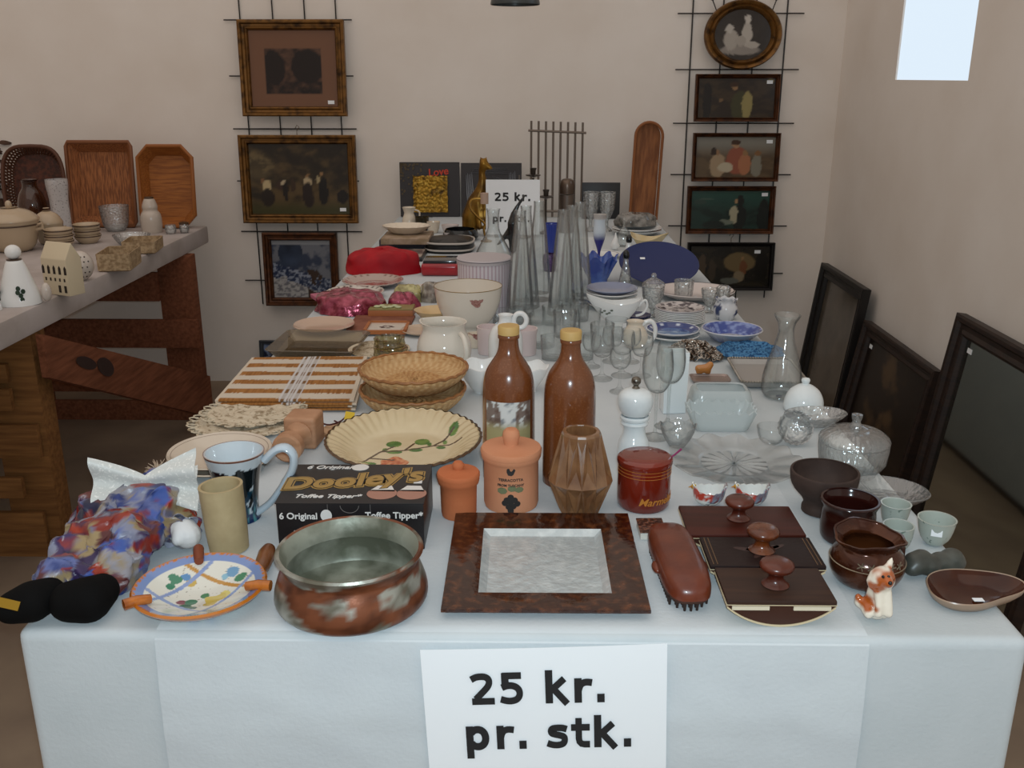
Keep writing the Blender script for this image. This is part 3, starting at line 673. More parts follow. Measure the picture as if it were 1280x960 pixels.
# ---- little embossed box
q0, q1 = pt(800, 677), pt(833, 676); w_ = (q1-q0).length; h_ = zat(q0.x, q0.y, 666)-T
mb = thing('matchbox', 'tiny box with brown embossed leather top and white sides beside the tray', 'box', (q0+q1)/2+V(.0, 0, EPS), (0, 0, .03))
G().box((0, .024, h_*.42), (w_*.94, .042, h_*.84)).build('carton', mat('white_card', '#d8d2c8', .6), mb, bevel=.0008)
G().box((0, .0235, h_*.92), (w_, .047, h_*.16)).build('leather_top', mat('embossed_leather', '#35180f', .4, c2='#7a4a35', ns=180, lo=.5, hi=.62, bump=.6, bs=170), mb, bevel=.001)
# ---- leather brush
p0, p1 = pt(829, 680), pt(866, 770); L_ = (p1-p0).length; ang = math.atan2(p1.y-p0.y, p1.x-p0.x)
bs_ = thing('clothes_brush', 'reddish brown leather backed clothes brush lying right of the tray', 'brush', (p0+p1)/2+V(0, 0, EPS), (0, 0, ang))
def rr_poly(l, w, n=8, e=3.6):
    return [(math.copysign(abs(math.cos(t_))**(2/e), math.cos(t_))*l/2, math.copysign(abs(math.sin(t_))**(2/e), math.sin(t_))*w/2) for t_ in [2*math.pi*k/(4*n) for k in range(4*n)]]
bw_ = .062
lv = [(.018, .94), (.019, 1), (.028, 1), (.036, .95), (.041, .8), (.043, .5), (.0435, .0)]
pl_ = rr_poly(L_, bw_); n = len(pl_); g = G(); vs = [V(x*k*(1+.0), y*k, z) for z, k in lv for x, y in pl_]
g.add(vs, [(r*n+k, r*n+(k+1) % n, (r+1)*n+(k+1) % n, (r+1)*n+k) for r in range(len(lv)-1) for k in range(n)]+[tuple(range(n-1, -1, -1))])
g.build('leather_back', mat('worn_red_leather', '#5a2210', .35, c2='#6e3018', ns=30, lo=.35, hi=.7, coat=.25, bump=.15, bs=60), bs_, sharp=60)
g = G().prism([(x*.93, y*.93) for x, y in pl_], .012, .018); g.build('wooden_base', mat('brush_wood', '#3a1d10', .5), bs_)
g = G(); random.seed(3)
for i in range(22):
    for j in range(7):
        x = (i/21-.5)*L_*.88; y = (j/6-.5)*bw_*.76
        if (abs(x)/(L_*.45))**3.6+(abs(y)/(bw_*.45))**3.6 < 1: g.tube([(x, y, .012), (x+random.uniform(-.001, .001), y, .0)], [.0028, .0018], 6)
g.build('bristles', mat('dark_bristle', '#2a1a14', .8), bs_)['kind'] = 'stuff'
for sy_ in (-1, 1): G().ball((.012, sy_*bw_*.5, .022), (.014, .006, .006)).build('strap_tab', mat('worn_red_leather'), bs_)
# ---- rocker blotters
m_pap = mat('blotting_paper', '#c9b896', .85)
def blotter(label, tl, tr_, br_, bl, kx, ky_top, ky_base, mtop, mknob, htop=.034, trim=False):
    P_ = [pt(*q, T+htop) for q in (bl, br_, tr_, tl)]; c = sum(P_, V(0, 0, 0))/4; w_ = ((P_[1]-P_[0]).length+(P_[2]-P_[3]).length)/4; d_ = ((P_[3]-P_[0]).length+(P_[2]-P_[1]).length)/4
    t = thing('rocker_blotter', label, 'ink blotter', (c.x, c.y, T+EPS))
    G().box((0, 0, htop-.003), (2*w_, 2*d_, .006)).build('top_plate', mtop, t, bevel=.0018)
    R_ = (w_*w_+(htop-.010)**2)/(2*(htop-.010)); n = 24
    arc = lambda o_: [(R_-.0)*0+0 for _ in ()]
    pts = [(w_*.99*(2*k/n-1)) for k in range(n+1)]
    low = [(x, R_-math.sqrt(max(R_*R_-x*x, 0))+.0022) for x in pts]; lowp = [(x, z-.0024) for x, z in low]
    MX = Matrix.Rotation(math.pi/2, 4, 'X')
    G().prism(low+[(w_*.99, htop-.0065), (-w_*.99, htop-.0065)], -d_*.94, d_*.94, MX).build('rocker', mat('blotter_wood', '#3a1c10', .45), t)
    G().prism(lowp+low[::-1], -d_*.9, d_*.97, MX).build('blotting_paper', m_pap, t)
    G().box((0, 0, htop-.0063), (2*w_*1.005, 2*d_*.985, .0012)).build('paper_edge', m_pap, t)
    if not trim and htop > .035:
        for sx_ in (-1, 1): G().box((sx_*w_*.56, -d_*.955, htop-.0105), (w_*.68, .003, .005)).build('paper_strip', mat('cream_paper', '#d3c8b0', .85), t)
    if trim:
        g = G()
        for sx_ in (-1, 1):
            for o_ in (.86, .93): g.box((sx_*w_*o_, 0, htop+.0001), (.0012, 2*d_*.9, .0004))
        g.build('tooled_line', mat('faded_gold_tooling', '#6b5138', .5, .3), t)
        g = G()
        for (x, y, l, an) in [(.05, .2, .05, .25), (-.25, .1, .035, -.3), (.3, .25, .03, .6), (-.05, -.2, .03, .9)]:
            g.prism([(x*w_+math.cos(an)*l*.5*math.cos(s_)+-math.sin(an)*l*.14*math.sin(s_), y*d_+math.sin(an)*l*.5*math.cos(s_)+math.cos(an)*l*.14*math.sin(s_)) for s_ in [k*math.pi/6 for k in range(12)]], htop-.0001, htop+.0003)
        g.build('tooled_leaf', mat('faded_tooling', '#3f2a26', .5), t)
    # knob
    kb = pt(kx, ky_base, T+htop); kz = zat(kb.x, kb.y, ky_top)-T-htop; s_ = kz/.032
    pr = smoothp([(.0001, 0), (.0145, .0), (.0145, .002), (.010, .006), (.0085, .011), (.0105, .016), (.0175, .021), (.0195, .0255), (.0165, .030), (.008, .032), (.0001, .0325)], 2)
    G().lathe([(r*s_*1.05, z*s_+htop+.0003) for r, z in pr], 32, c=(kb.x-c.x, kb.y-c.y, 0)).build('knob', mknob, t)
m_kn1 = mat('turned_knob_wood', '#47190d', .28, c2='#5a2413', ns=30, coat=.3); m_kn2 = mat('amber_knob_wood', '#6b3414', .25, c2='#4a2010', ns=30, coat=.4)
blotter('reddish brown wooden rocker blotter, farthest of the three', (848, 632), (988, 633), (1006, 669), (861, 669), 923, 622, 648, mat('mahogany_top', '#45190f', .42, spec=.3, c2='#38140b', ns=8, stretch=(1, 8, 8)), m_kn1)
blotter('blackish leather rocker blotter with tooled leaves, middle of the three', (876, 672), (1014, 671), (1029, 707), (887, 709), 952, 659, 688, mat('black_leather_top', '#211210', .5, spec=.3, bump=.15, bs=120), m_kn2, .032, True)
blotter('brown rocker blotter showing cream paper, nearest to the table edge', (894, 709), (1025, 711), (1045, 753), (908, 751), 969, 701, 731, mat('brown_oak_top', '#3c271d', .5, spec=.3, c2='#33211a', ns=10, stretch=(1, 10, 10)), m_kn1, .036)
# ================================================================ right front pottery
m_brn = mat('dark_brown_glaze', '#2a0f0b', .14, spec=.4, coat=0)
o, a = vessel('footed_bowl', 'matt dark grey-brown footed bowl behind the glossy dark pot', 'bowl', 1025, 648, [(24, None), (24, 632), (22, 628), (26, 620), (36, 610), (41, 600), (42, 590), (41.5, 588)], mat('matt_umber_clay', '#3a2c27', .75, spec=.3, c2='#42332d', ns=40), sm=2)
o, a = vessel('glazed_pot', 'glossy dark brown pot with a flared rim behind the lustre jug', 'pot', 1056, 685, [(29, None), (32, 668), (33, 655), (32.5, 640), (32, 634), (35, 628), (36.5, 625), (35.5, 623.5)], m_brn, sm=2)
def ruff(r, z, an): return (r*(1+.035*math.sin(8*an)*sst(.045, .065, z)), z-.004*(1+math.sin(an*2+1))*sst(.05, .065, z))
m_lus = mat('copper_lustre', '#3d1c10', .16, .4, spec=.5, coat=.1, c2='#5a3018', ns=18)
o, a = vessel('lustre_jug', 'round copper lustre bowl with a wide ruffled rim behind the dog figurine', 'jug', 1079, 739, [(28, None), (36, 722), (43, 712), (45.5, 702), (43, 690), (36, 682), (34, 678), (38, 671), (43, 667), (43.5, 665)], m_lus, sm=2, fn=ruff)
m_sil = mat('worn_silver_line', '#8d8270', .3, .7)
rb = a.r(45.5, a.z(697)); zb = a.z(697)
G().lathe([(rb-.0008, zb-.0008), (rb+.0006, zb), (rb-.0008, zb+.0008)], 56).build('painted_line', m_sil, o)
g = G()
for k in range(5):
    an = -math.pi/2-.5+k*.28; c = V(math.cos(an)*rb*.975, math.sin(an)*rb*.975, a.z(690))
    for j in range(5): g.tube([c, c+V(math.cos(an+math.pi/2)*.006*math.cos(j*1.257), math.sin(an+math.pi/2)*.006*math.cos(j*1.257), .006*math.sin(j*1.257))], .0009, 5)
g.build('painted_flower', m_sil, o)['kind'] = 'stuff'
G().tube([(rb*.93, .02, a.z(690)), (rb*1.12, .022, a.z(694)), (rb*1.14, .022, a.z(706)), (rb*.9, .02, a.z(712))], .004, 8).build('handle', m_lus, o)
m_cel = mat('speckled_celadon', '#a7afa7', .18, spec=.5, c2='#6f7d74', ns=120, nd=2, lo=.66, hi=.72, coat=.3)
vessel('small_cup', 'small speckled pale green cup standing behind its twin', 'cup', 1116, 662, [(11, None), (15, 648), (17, 638), (18, 631), (18.6, 629)], m_cel, .0022, sm=2)
vessel('small_cup', 'small speckled pale green cup between lustre jug and its twin', 'cup', 1119, 690, [(11, None), (16, 677), (18, 668), (18.6, 659), (19, 656)], m_cel, .0022, sm=2)
o, a = vessel('small_cup', 'small speckled pale green cup with a price sticker, rightmost of three', 'cup', 1166.5, 683, [(11, None), (17, 671), (20.5, 661), (22.5, 651), (23.3, 648)], m_cel, .0022, sm=2)
rj = a.r(20.8, .02); wrap(flat([(-.007, -.005), (.007, -.005), (.007, .005), (-.007, .005)]), rj, a.z(658), lift=.0012, a0=-math.pi/2-.35).build('price_sticker', m_paper, o)
# grey soapstone carving
B = pt(1167, 716); k = zc(B)/FPX
g = G(); R = lambda px, py, z: pt(px, py, T+z)-B
for (px, py, z, r) in [(1145, 706, .015, .017), (1152, 701, .019, .015), (1140, 712, .011, .012), (1160, 708, .012, .016), (1175, 704, .013, .015), (1190, 700, .016, .016), (1194, 704, .012, .014), (1183, 708, .010, .012)]: g.ball(R(px, py, z), (r, r*1.1, r*.9), 16, 10)
h = blob(g, .003, 8); zmin = min(v.z for v in h.v); h.v = [v-V(0, 0, zmin) for v in h.v]
tag(h.build('stone_carving', mat('grey_soapstone', '#3b3d38', .4, c2='#4b4d47', ns=25), None, B+V(0, 0, EPS)), 'rounded dark grey stone carving in front of the small green cups', 'ornament')
# brown leaf-shaped dish
a = AX(1208, 766, 44); rw = a.r(61, .02)
def leafy(r, z, an):
    q = 1+.10*math.cos(3*(an-2.1))+.06*math.cos(2*(an-.4)); return r*q, z+.004*math.cos(an-.6)*(r/rw)
rw *= .95; p = [(rw*.62, 0), (rw*.82, .003), (rw*.95, .010), (rw, .017)]
o = G().lathe([(1e-5, 0)]+p+[(rw*.985, .0185), (rw*.965, .0175)], 56, fn=leafy, sy=.70).build('oval_dish', mat('pale_dish_underside', '#9c8470', .3), None, a.B+V(0, -.004, 0))
tag(o, 'glossy brown pointed oval dish at the right front corner', 'dish')
G().lathe([(rw*.966, .0176), (rw*.9, .0125), (rw*.72, .0055), (rw*.5, .003), (1e-5, .0025)], 56, fn=leafy, sy=.70).build('glazed_inside', mat('treacle_glaze', '#34150d', .1, spec=.4, coat=.1, c2='#45200f', ns=14), o)
G().box((.004, -.012, .0045), (.013, .008, .0008)).build('price_sticker', m_paper, o)
# dog figurine
B = pt(1098, 777); k = zc(B)/FPX; S = lambda x, y: (x-1098)*k*.97
def dp(px, py, dy): q = pty(px, py, B.y+dy)-B; return (q.x, q.y, q.z)
g = G()
g.chain([(*dp(1096, 757, .008), .0165), (*dp(1098, 741, .006), .0145), (*dp(1101, 731, .003), .012)], 5)      # trunk
for sx_ in (0, 1): g.chain([(*dp(1099+10*sx_, 740, -.008), .0065), (*dp(1099+12*sx_, 755, -.013), .0052), (*dp(1098+13*sx_, 766, -.015), .0055)], 4)     # forelegs
for sx_ in (0, 1): g.chain([(*dp(1085+18*sx_, 757, .006), .010), (*dp(1086+20*sx_, 766, -.006), .0065)], 4)
g.ball(dp(1103, 722, -.004), .0155, 14, 10); g.chain([(*dp(1108, 725, -.014), .009), (*dp(1111, 728, -.021), .006)], 3)   # head, muzzle
g.chain([(*dp(1108, 712, .004), .006), (*dp(1113, 702, .006), .0042), (*dp(1115, 697, .006), .002)], 4)   # ear up
g.chain([(*dp(1093, 716, .0), .006), (*dp(1090, 725, -.003), .007), (*dp(1090, 731, -.004), .005)], 4)   # hanging ear
g.chain([(*dp(1082, 758, .012), .006), (*dp(1074, 752, .014), .006), (*dp(1073, 745, .014), .0045)], 4)   # tail
h = blob(g, .0022, 5); zm = min(v.z for v in h.v); h.v = [v-V(0, 0, zm) for v in h.v]
e0, e1, e2_, e3 = V(*dp(1100, 716, 0)), V(*dp(1092, 727, 0)), V(*dp(1082, 752, .0)), V(*dp(1112, 714, 0))
def dogc(v):
    v = v+V(0, 0, zm)
    n = noise.noise(v*120)*.004; d = min((V(v.x, 0, v.z)-V(e0.x, 0, e0.z)).length-.009, (V(v.x, 0, v.z)-V(e1.x, 0, e1.z)).length-.008, (V(v.x, 0, v.z)-V(e2_.x, 0, e2_.z)).length-.0085, (V(v.x, 0, v.z)-V(e3.x, 0, e3.z)).length-.006)
    return mixc(lin('#a8521c'), lin('#e6dccb'), sst(-.002, .003, d+n))
dg_ = tag(h.build('dog_figurine', mat('painted_porcelain', attr=True, rough=.12, spec=.6, coat=.4), None, B+V(0, 0, EPS), col=dogc), 'white and orange porcelain puppy sitting in front of the lustre jug', 'figurine')
G().ball(V(*dp(1113, 728, -.026))-V(0, 0, zm), .0026, 8, 6).build('nose', m_blackgl, dg_)
for px in (1104, 1111): G().ball(V(*dp(px, 720, -.0175))-V(0, 0, zm), .0019, 8, 6).build('eye', m_blackgl, dg_)
# two painted bird cups
def birdc(v):
    s_ = v.x/.022
    n = noise.noise(v*260); c = lin('#dfe3df')
    if v.y < .006:
        zz = v.z/.026
        if s_ < .1 and zz > .45 and v.z < .03: c = mixc(lin('#b8321a'), c, sst(.2, .5, n))
        elif s_ >= -.2 and zz > .35+.0*n: c = mixc(lin('#6b2430'), lin('#7d93a8'), sst(-.2, .3, n))
        elif s_ > -.3 and n > 0: c = lin('#56606c')
    return c
m_bird = mat('hand_painted_china', attr=True, rough=.12, spec=.6, coat=.4)
def cupf(r, z, an):
    k_ = sst(.012, .026, z); return r*(1+.0*an), z+k_*(.006*math.cos(an)**2+.0045*(math.cos(an) < -.85)+.0012*math.sin(14*an))
def bird(label, cx, yb):
    o, a = vessel('bird_cup', label, 'cup', cx, yb, [(8, None), (15, yb-8), (19, yb-14), (21.5, yb-22)], m_bird, .0018, fn=cupf, sm=3, sy=.8, col=birdc)
    k_ = a.r(20, .02)
    G().ball((-k_*.98, 0, .030), (.0042, .0035, .0045), 10, 8).tube([(-k_-.003, 0, .030), (-k_-.0075, 0, .029)], [.0016, .0004], 6).build('bird_head', mat('yellow_beak_glaze', '#c8a53a', .2, c2='#a8321c', ns=200), o)
    G().tube([(k_*.95, 0, .026), (k_*1.05, 0, .031), (k_*1.02, 0, .036)], [.003, .003, .0015], 8).build('bird_tail', mat('maroon_glaze', '#5b1f2a', .2, c2='#c8c8c4', ns=300), o)
bird('small white cup painted as a red-breasted bird, beside the jam jar', 885, 634)
bird('small white painted bird cup half hidden behind the blotter knob', 938, 634)
# ================================================================ left front
a = AX(255, 778, 50); rw = a.r(82, .02)
def majo(v):
    x, y = v.x/rw, v.y/rw; r = math.hypot(x, y); n = noise.noise(v*70)
    if r > .93: return lin('#b5681c')
    if r > .82: return lin('#6d86b8')
    c = lin('#d8d6cb')
    d1, d2 = x*.82-y*.57, x*.57+y*.82   # diagonals of the square
    if abs(abs(d1)+0-.42) < .035 and abs(d2) < .75: return lin('#7f93c0')
    if abs(abs(d2)-.42) < .035 and abs(d1) < .75: return lin('#b98432') if d2 > 0 else lin('#8b9cc4')
    for (cx, cy, r_, h) in [(-.45, .42, .1, '#2f7a5c'), (-.32, .5, .07, '#4b83b5'), (-.2, .38, .08, '#c0a04a'), (-.5, .25, .08, '#2f7a5c'), (.42, .5, .12, '#5b8fb5'), (.55, .35, .09, '#3a7c58'), (.3, .45, .08, '#7fb0c4'), (.2, -.1, .17, '#cdb65a'), (.35, -.02, .1, '#d5c56a'), (-.1, -.12, .09, '#2c6b48'), (-.28, -.15, .07, '#7c2c3c'), (-.18, -.3, .08, '#27603f'), (.05, .05, .07, '#37784f'), (-.05, -.35, .06, '#22563a'), (.12, -.25, .07, '#b8a24c')]:
        if (x-cx)**2+(y-cy)**2 < (r_*(1+.5*n))**2: return lin(h)
    if noise.noise(v*420) > .62: return lin('#8a8072')
    return c
g = G().lathe([(0, 0), (rw*.5, 0), (rw*.75, .010), (rw*.97, .022), (rw, .026), (rw*.97, .0285), (rw*.93, .027)]+[(rw*(.93-.0155*i), .027-.021*math.sin(i/60*math.pi/2)) for i in range(1, 60)]+[(0, .006)], 168)
o = g.build('painted_dish', mat('majolica', attr=True, rough=.12, spec=.6, coat=.4), None, a.B, col=majo); o.rotation_euler = (0, 0, .15)
tag(o, 'round majolica dish with orange rim and painted flowers, left front', 'dish')
m_or = mat('orange_glaze', '#b5651d', .15, coat=.4, c2='#8a4412', ns=40)
for an in (-2.62, -.25, 1.75):
    d = V(math.cos(an), math.sin(an), 0); t_ = V(-d.y, d.x, 0); c = d*rw*.93+V(0, 0, .030)
    g = G().tube([c-d*.016-V(0, 0, .003), c, c+d*.016], [.006, .007, .007], 10)
    g.build('pipe_rest', m_or if an < 1 else mat('chipped_red_clay', '#7a3a1e', .6), o)
q0, q1 = pt(305, 710, T+.005), pt(334, 688, T+.032)
hb = thing('wooden_handled_spreader', 'spreader with round brown wooden handle propped behind the painted dish', 'utensil', (q0.x, q0.y, T+EPS))
B_ = V(q0.x, q0.y, T+EPS)
h0 = pt(325, 714, T+.0135); h1 = pt(337, 684, T+.0135)
G().tube([h0-B_, h0.lerp(h1, .15)-B_, h0.lerp(h1, .7)-B_, h0.lerp(h1, .93)-B_, h1-B_], [.006, .0105, .012, .009, .003], 14).build('handle', mat('oiled_wood_handle', '#7d4a24', .3, coat=.3, c2='#6a3b1b', ns=20, stretch=(1, 1, .3)), hb)
e = pt(302, 703, T+.004)-B_
G().tube([h0-B_, (h0-B_).lerp(e, .5), e], [.003, .004, .006], 8, flat=.3).build('blade', mat('dull_steel', '#77726a', .3, .9), hb)
# stone cylinder cup
a = AX(288, 696, 24); o = G().lathe(hollow(a.p([(24, None), (25.5, 660), (27, 608), (27.3, 606)]), .004), 48).build('cylinder_vase', mat('beige_stone_paper', '#b5a27c', .7, c2='#a3906a', ns=30, lo=.35, hi=.7, bump=.05), None, a.B)
o.rotation_euler = (0, math.radians(-2.4), 0); tag(o, 'plain beige straight sided cylinder vase in front of the mug', 'vase')
# mug
a = AX(301, 657, 25); rm = a.r(36)
def mugc(v):
    an = math.atan2(v.x, -v.y); z = v.z/a.z(566); n = noise.fractal(V(an*1.6, z*3.2, 4), 1, 2, 4); n2 = noise.fractal(V(an*3, z*5, 9), 1, 2, 3)
    if z > 1.0: return lin('#6d4536') if math.hypot(v.x, v.y) > rm*.98 else lin('#c9d2d8')
    if math.hypot(v.x, v.y) < rm*.6: return lin('#cdd6dc')
    c = lin('#c3ccd2')
    if z < .84+.1*n and z > .42+.4*n2: c = lin('#10171a')
    elif z <= .5 and n2 > -.12: c = mixc(lin('#123042'), lin('#4d8a8e'), sst(.1, .4, n))
    if z < .14: c = mixc(lin('#1b2f55'), c, sst(-.1, .2, n2))
    return c
pr = hollow(smoothp([(r_*1.0, z_*1.0) for r_, z_ in a.p([(26, None), (24.5, 640), (25, 622), (28, 600), (33, 580), (36.5, 568), (37.5, 564)])], 8), .0035)
mg = mat('poured_glaze', attr=True, rough=.1, spec=.6, coat=.5)
ko = max(range(len(pr)), key=lambda i: pr[i][1])+2; o = G().lathe(pr[:ko], 96).build('mug', mg, None, a.B, col=mugc); G().lathe(pr[ko-1:], 64).build('inside', mat('pale_blue_inside', '#c9d2d8', .1, coat=.5), o); 
tag(o, 'tall white mug with poured black and teal glaze behind the cylinder vase', 'mug')
hp = smoothp([(*a.at(331, 575)[:],), (*a.at(345, 562),), (*a.at(358, 560),), (*a.at(367, 570),), (*a.at(365, 588),), (*a.at(353, 608),), (*a.at(338, 628),), (*a.at(322, 640),)], 4)
G().tube(hp, [.0105]*20+[.009]*(len(hp)-20), 12, flat=.6).build('handle', mat('pale_blue_glaze', '#b9c7d2', .1, coat=.5, c2='#3d5a86', ns=22, lo=.62, hi=.7), o)
# plates
m_crp = mat('cream_stoneware', '#cdbfae', .15, coat=.3, c2='#c4b5a2', ns=5)
def plate(label, cx, yc, rp, z, m, rimline=None, name='plate', h=.018, depth=.6, group=None, cat='plate', fn=None, col=None, mcol=None, seg=56, sx=1, sy=1, nr=None):
    """plate with rim centre at pixel (cx,yc), resting on height z"""
    c = pt(cx, yc, z+h); r = rp*zc(c)/FPX
    L = [(0, 0), (r*.52, 0), (r*.60, .002), (r*.97, h-.002), (r, h), (r*.985, h+.0018), (r*.90, h-.001), (r*.66, .0065), (r*.55, .0045)]
    if nr: L += [(r*.55*(1-i/nr), .0045) for i in range(1, nr)]
    L += [(0, .0045)]
    if fn: L = [(max(q, 1e-5), zz) for q, zz in L]
    if col: seg = max(seg, 72); L = L[:6]+[(r*(.985-.0145*i), h+.0018-(h-.0027)*sst(0, 1, i/30)) for i in range(1, 30)]+[(r*.55*(1-i/16), .0045) for i in range(0, 16)]+[(0, .0045)]
    o = G().lathe(L, seg, fn=fn, sx=sx, sy=sy).build(name, mcol if col else m, None, (c.x, c.y, z+EPS), col=(lambda v: col(v.x/r, v.y/r, v)) if col else None)
    if rimline: G().lathe([(r*.93, h*.93), (r*.925, h*.93+.0012), (r*.905, h*.88+.0012)], seg, sx=sx, sy=sy).build('rim_line', rimline, o)
    return tag(o, label, cat, group)
m_line = mat('faded_brown_line', '#7d6a5b', .3)
plate('large cream plate under its twin beside the mug', 275, 571, 64, T, m_crp, m_line)
plate('large cream plate with thin brown line, on top of its twin beside the mug', 275, 563, 64, T+.0085, m_crp, m_line)
# ---- clown doll lying on the corner
B = pt(150, 690); D = lambda px, py, h: tuple(pt(px, py, T+h)-B)
g = G()
g.chain([(*D(75, 725, .03), .030), (*D(105, 695, .034), .036), (*D(140, 668, .042), .042), (*D(170, 640, .05), .044), (*D(190, 618, .055), .036)], 6)
g.chain([(*D(130, 720, .026), .030), (*D(150, 700, .032), .036), (*D(165, 670, .045), .040), (*D(190, 640, .05), .042)], 6)
g.chain([(*D(190, 640, .05), .040), (*D(215, 640, .04), .030), (*D(228, 655, .03), .027)], 6)
g.chain([(*D(105, 655, .03), .028), (*D(125, 640, .05), .03), (*D(165, 615, .055), .03)], 6)
h = blob(g, .0042, 4)
h2 = []
for v in h.v:
    n = V(*[noise.noise(v*26+V(i*7, 0, 0)) for i in range(3)]); n2 = V(*[noise.noise(v*60+V(i*9, 3, 0)) for i in range(3)])
    v = v+n*.013+n2*.009+V(*[noise.noise(v*120+V(i*4, 8, 0)) for i in range(3)])*.003; v.z = max(v.z, 0); h2.append(v)
h.v = h2
pal = ['#7c2418', '#26366e', '#40589c', '#2f2149', '#94805c', '#7d8094', '#93301a', '#191d3c', '#8e8c94', '#512325', '#5a6494', '#3a2a55', '#6b3a34']
def patch(v):
    w = v+V(*[noise.noise(v*20+V(i*5, 1, 0)) for i in range(3)])*.012; dd, pp = noise.voronoi(V(w.x, w.y, w.z)*36)
    i = int(abs(noise.cell(pp[0]*13.7))*997) % len(pal); return mixc(lin(pal[i]), lin(pal[(i*5+3) % len(pal)]), .75*sst(.1, .3, noise.noise(V(w.x*30, w.y*90, w.z*60+5))))
dl = thing('clown_doll', 'floppy clown doll in shiny patchwork lying on the left front corner', 'doll', B)
# refine for crisp patches
bo = h.build('patchwork_suit', mat('satin_patchwork', attr=True, rough=.36, spec=.4, sheen=.1, bump=.2, bs=70), dl, col=patch)
m_felt = mat('black_felt', '#0c0b0b', .85, spec=.1)
for nm_, pts in (('shoe', [(*D(62, 742, .030), .021), (*D(40, 752, .030), .026), (*D(14, 760, .026), .020)]), ('shoe', [(*D(128, 738, .025), .022), (*D(110, 750, .027), .029), (*D(88, 752, .026), .026)])):
    blob(G().chain(pts, 6), .004, 6).build(nm_, m_felt, dl)
c = V(*D(20, 757, .027))+V(.1, -.8, .58)*.0235; G().box((0, 0, 0), (.027, .003, .011), Matrix.Rotation(.25, 4, 'Y') @ Matrix.Rotation(-.5, 4, 'X')).build('gold_tag', mat('gold_foil', '#a8842c', .35, .7), dl, c)
hg = G().chain([(*D(221, 659, .03), .017), (*D(229, 664, .028), .0205), (*D(235, 669, .024), .019)], 6); hg.chain([(*D(224, 668, .03), .010), (*D(222, 675, .024), .0085)], 4)
blob(hg, .002, 4).build('hand', mat('white_glove', '#dcdcdc', .6), dl)
def cuff(t_, k=9, r0=.02, r1=.034, c0=None, ax=None):
    pass
m_org = mat('white_organza', '#c9ccc9', .45, spec=.5, c2='#e8e8e4', ns=260, nd=2, lo=.55, hi=.7, sheen=.3)
def ruffle(name, c, u_, v_, L1, L2, amp, nw, m):
    c = V(*c); u_ = V(*u_).normalized(); v_ = V(*v_).normalized(); w_ = u_.cross(v_)
    def f(s_, t_):
        x = (s_-.5); r = .15+.85*abs(x)*2
        return c+u_*x*2*L1+v_*(t_-.5)*2*L2*(r**.7)+w_*(amp*math.sin(nw*t_*6.28+x*3)*r+.02*x*x)
    return G().sheet(f, 36, 30).build(name, m, dl, solid=.0008)
ruffle('bow', D(182, 605, .088), (1, .15, .05), (-.1, .35, 1), .072, .045, .010, 1.6, m_org)
ruffle('ruffle', D(238, 618, .04), (.6, -.9, -.1), (.5, .3, .6), .045, .034, .008, 3, m_org)
g = G(); random.seed(5)
cc = V(*D(197, 592, .06))
for i in range(70):
    a_ = random.uniform(0, 6.28); b_ = random.uniform(-.4, 1.2); d = V(math.cos(a_)*math.cos(b_), math.sin(a_)*math.cos(b_), math.sin(b_)); l_ = random.uniform(.015, .028)
    g.tube([cc, cc+d*l_*.6+V(random.uniform(-.004, .004), 0, 0), cc+d*l_+V(0, 0, -.003)], [.0012, .001, .0004], 4)
g.build('hair', mat('pale_doll_hair', '#b09a84', .7), dl)['kind'] = 'stuff'

c = V(*D(222, 660, .03)); 
def ring_ruf(u, v):
    an = u*2*math.pi; r = .014+.016*v+.004*v*math.sin(an*7); ax = V(.35, -.75, -.3).normalized(); e1_ = ax.orthogonal().normalized(); e2 = ax.cross(e1_)
    return c+e1_*math.cos(an)*r+e2*math.sin(an)*r+ax*(.012*v-.006)
G().sheet(ring_ruf, 56, 8, cu=True).build('cuff', mat('silver_satin', '#9a9cab', .25, .2, bump=.3, bs=90), dl, solid=.0006)
# ================================================================ clear glass, right and middle
GL = glass('clear_glass'); GT = glass('thick_clear_glass', '#fbfdfd', '#858c91', .08, .08, .55, haze=.02, bump=.12, bs=60, power=3.4)
GP = glass('pressed_glass', '#fbfdfd', '#868d92', .15, .20, .45, haze=.06, bump=.9, bs=110, power=2.4)
GF = glass('frosted_glass', '#f8fafa', '#c4caca', .15, .06, .4, haze=.4, hc='#dfe7e8')
GR = glass('ribbed_glass', '#fbfdfd', '#7f868b', .11, .13, .5, haze=.04, bump=.5, bs=80, power=2.2)
m_milk = mat('milk_glass', '#dfe6e8', .12, spec=.5, coat=.3)
def ribs(n, amp, z0=-1, z1=9):
    return lambda r, z, a: (r*(1+amp*math.cos(n*a)*(1 if z0 <= z <= z1 else 0)), z)
def scal(n, amp, zr, lo=.6):
    return lambda r, z, a: (r*(1+amp*.35*math.cos(n*a)*sst(zr*lo, zr, z)), z+amp*zr*math.cos(n*a)*sst(zr*lo, zr, z))
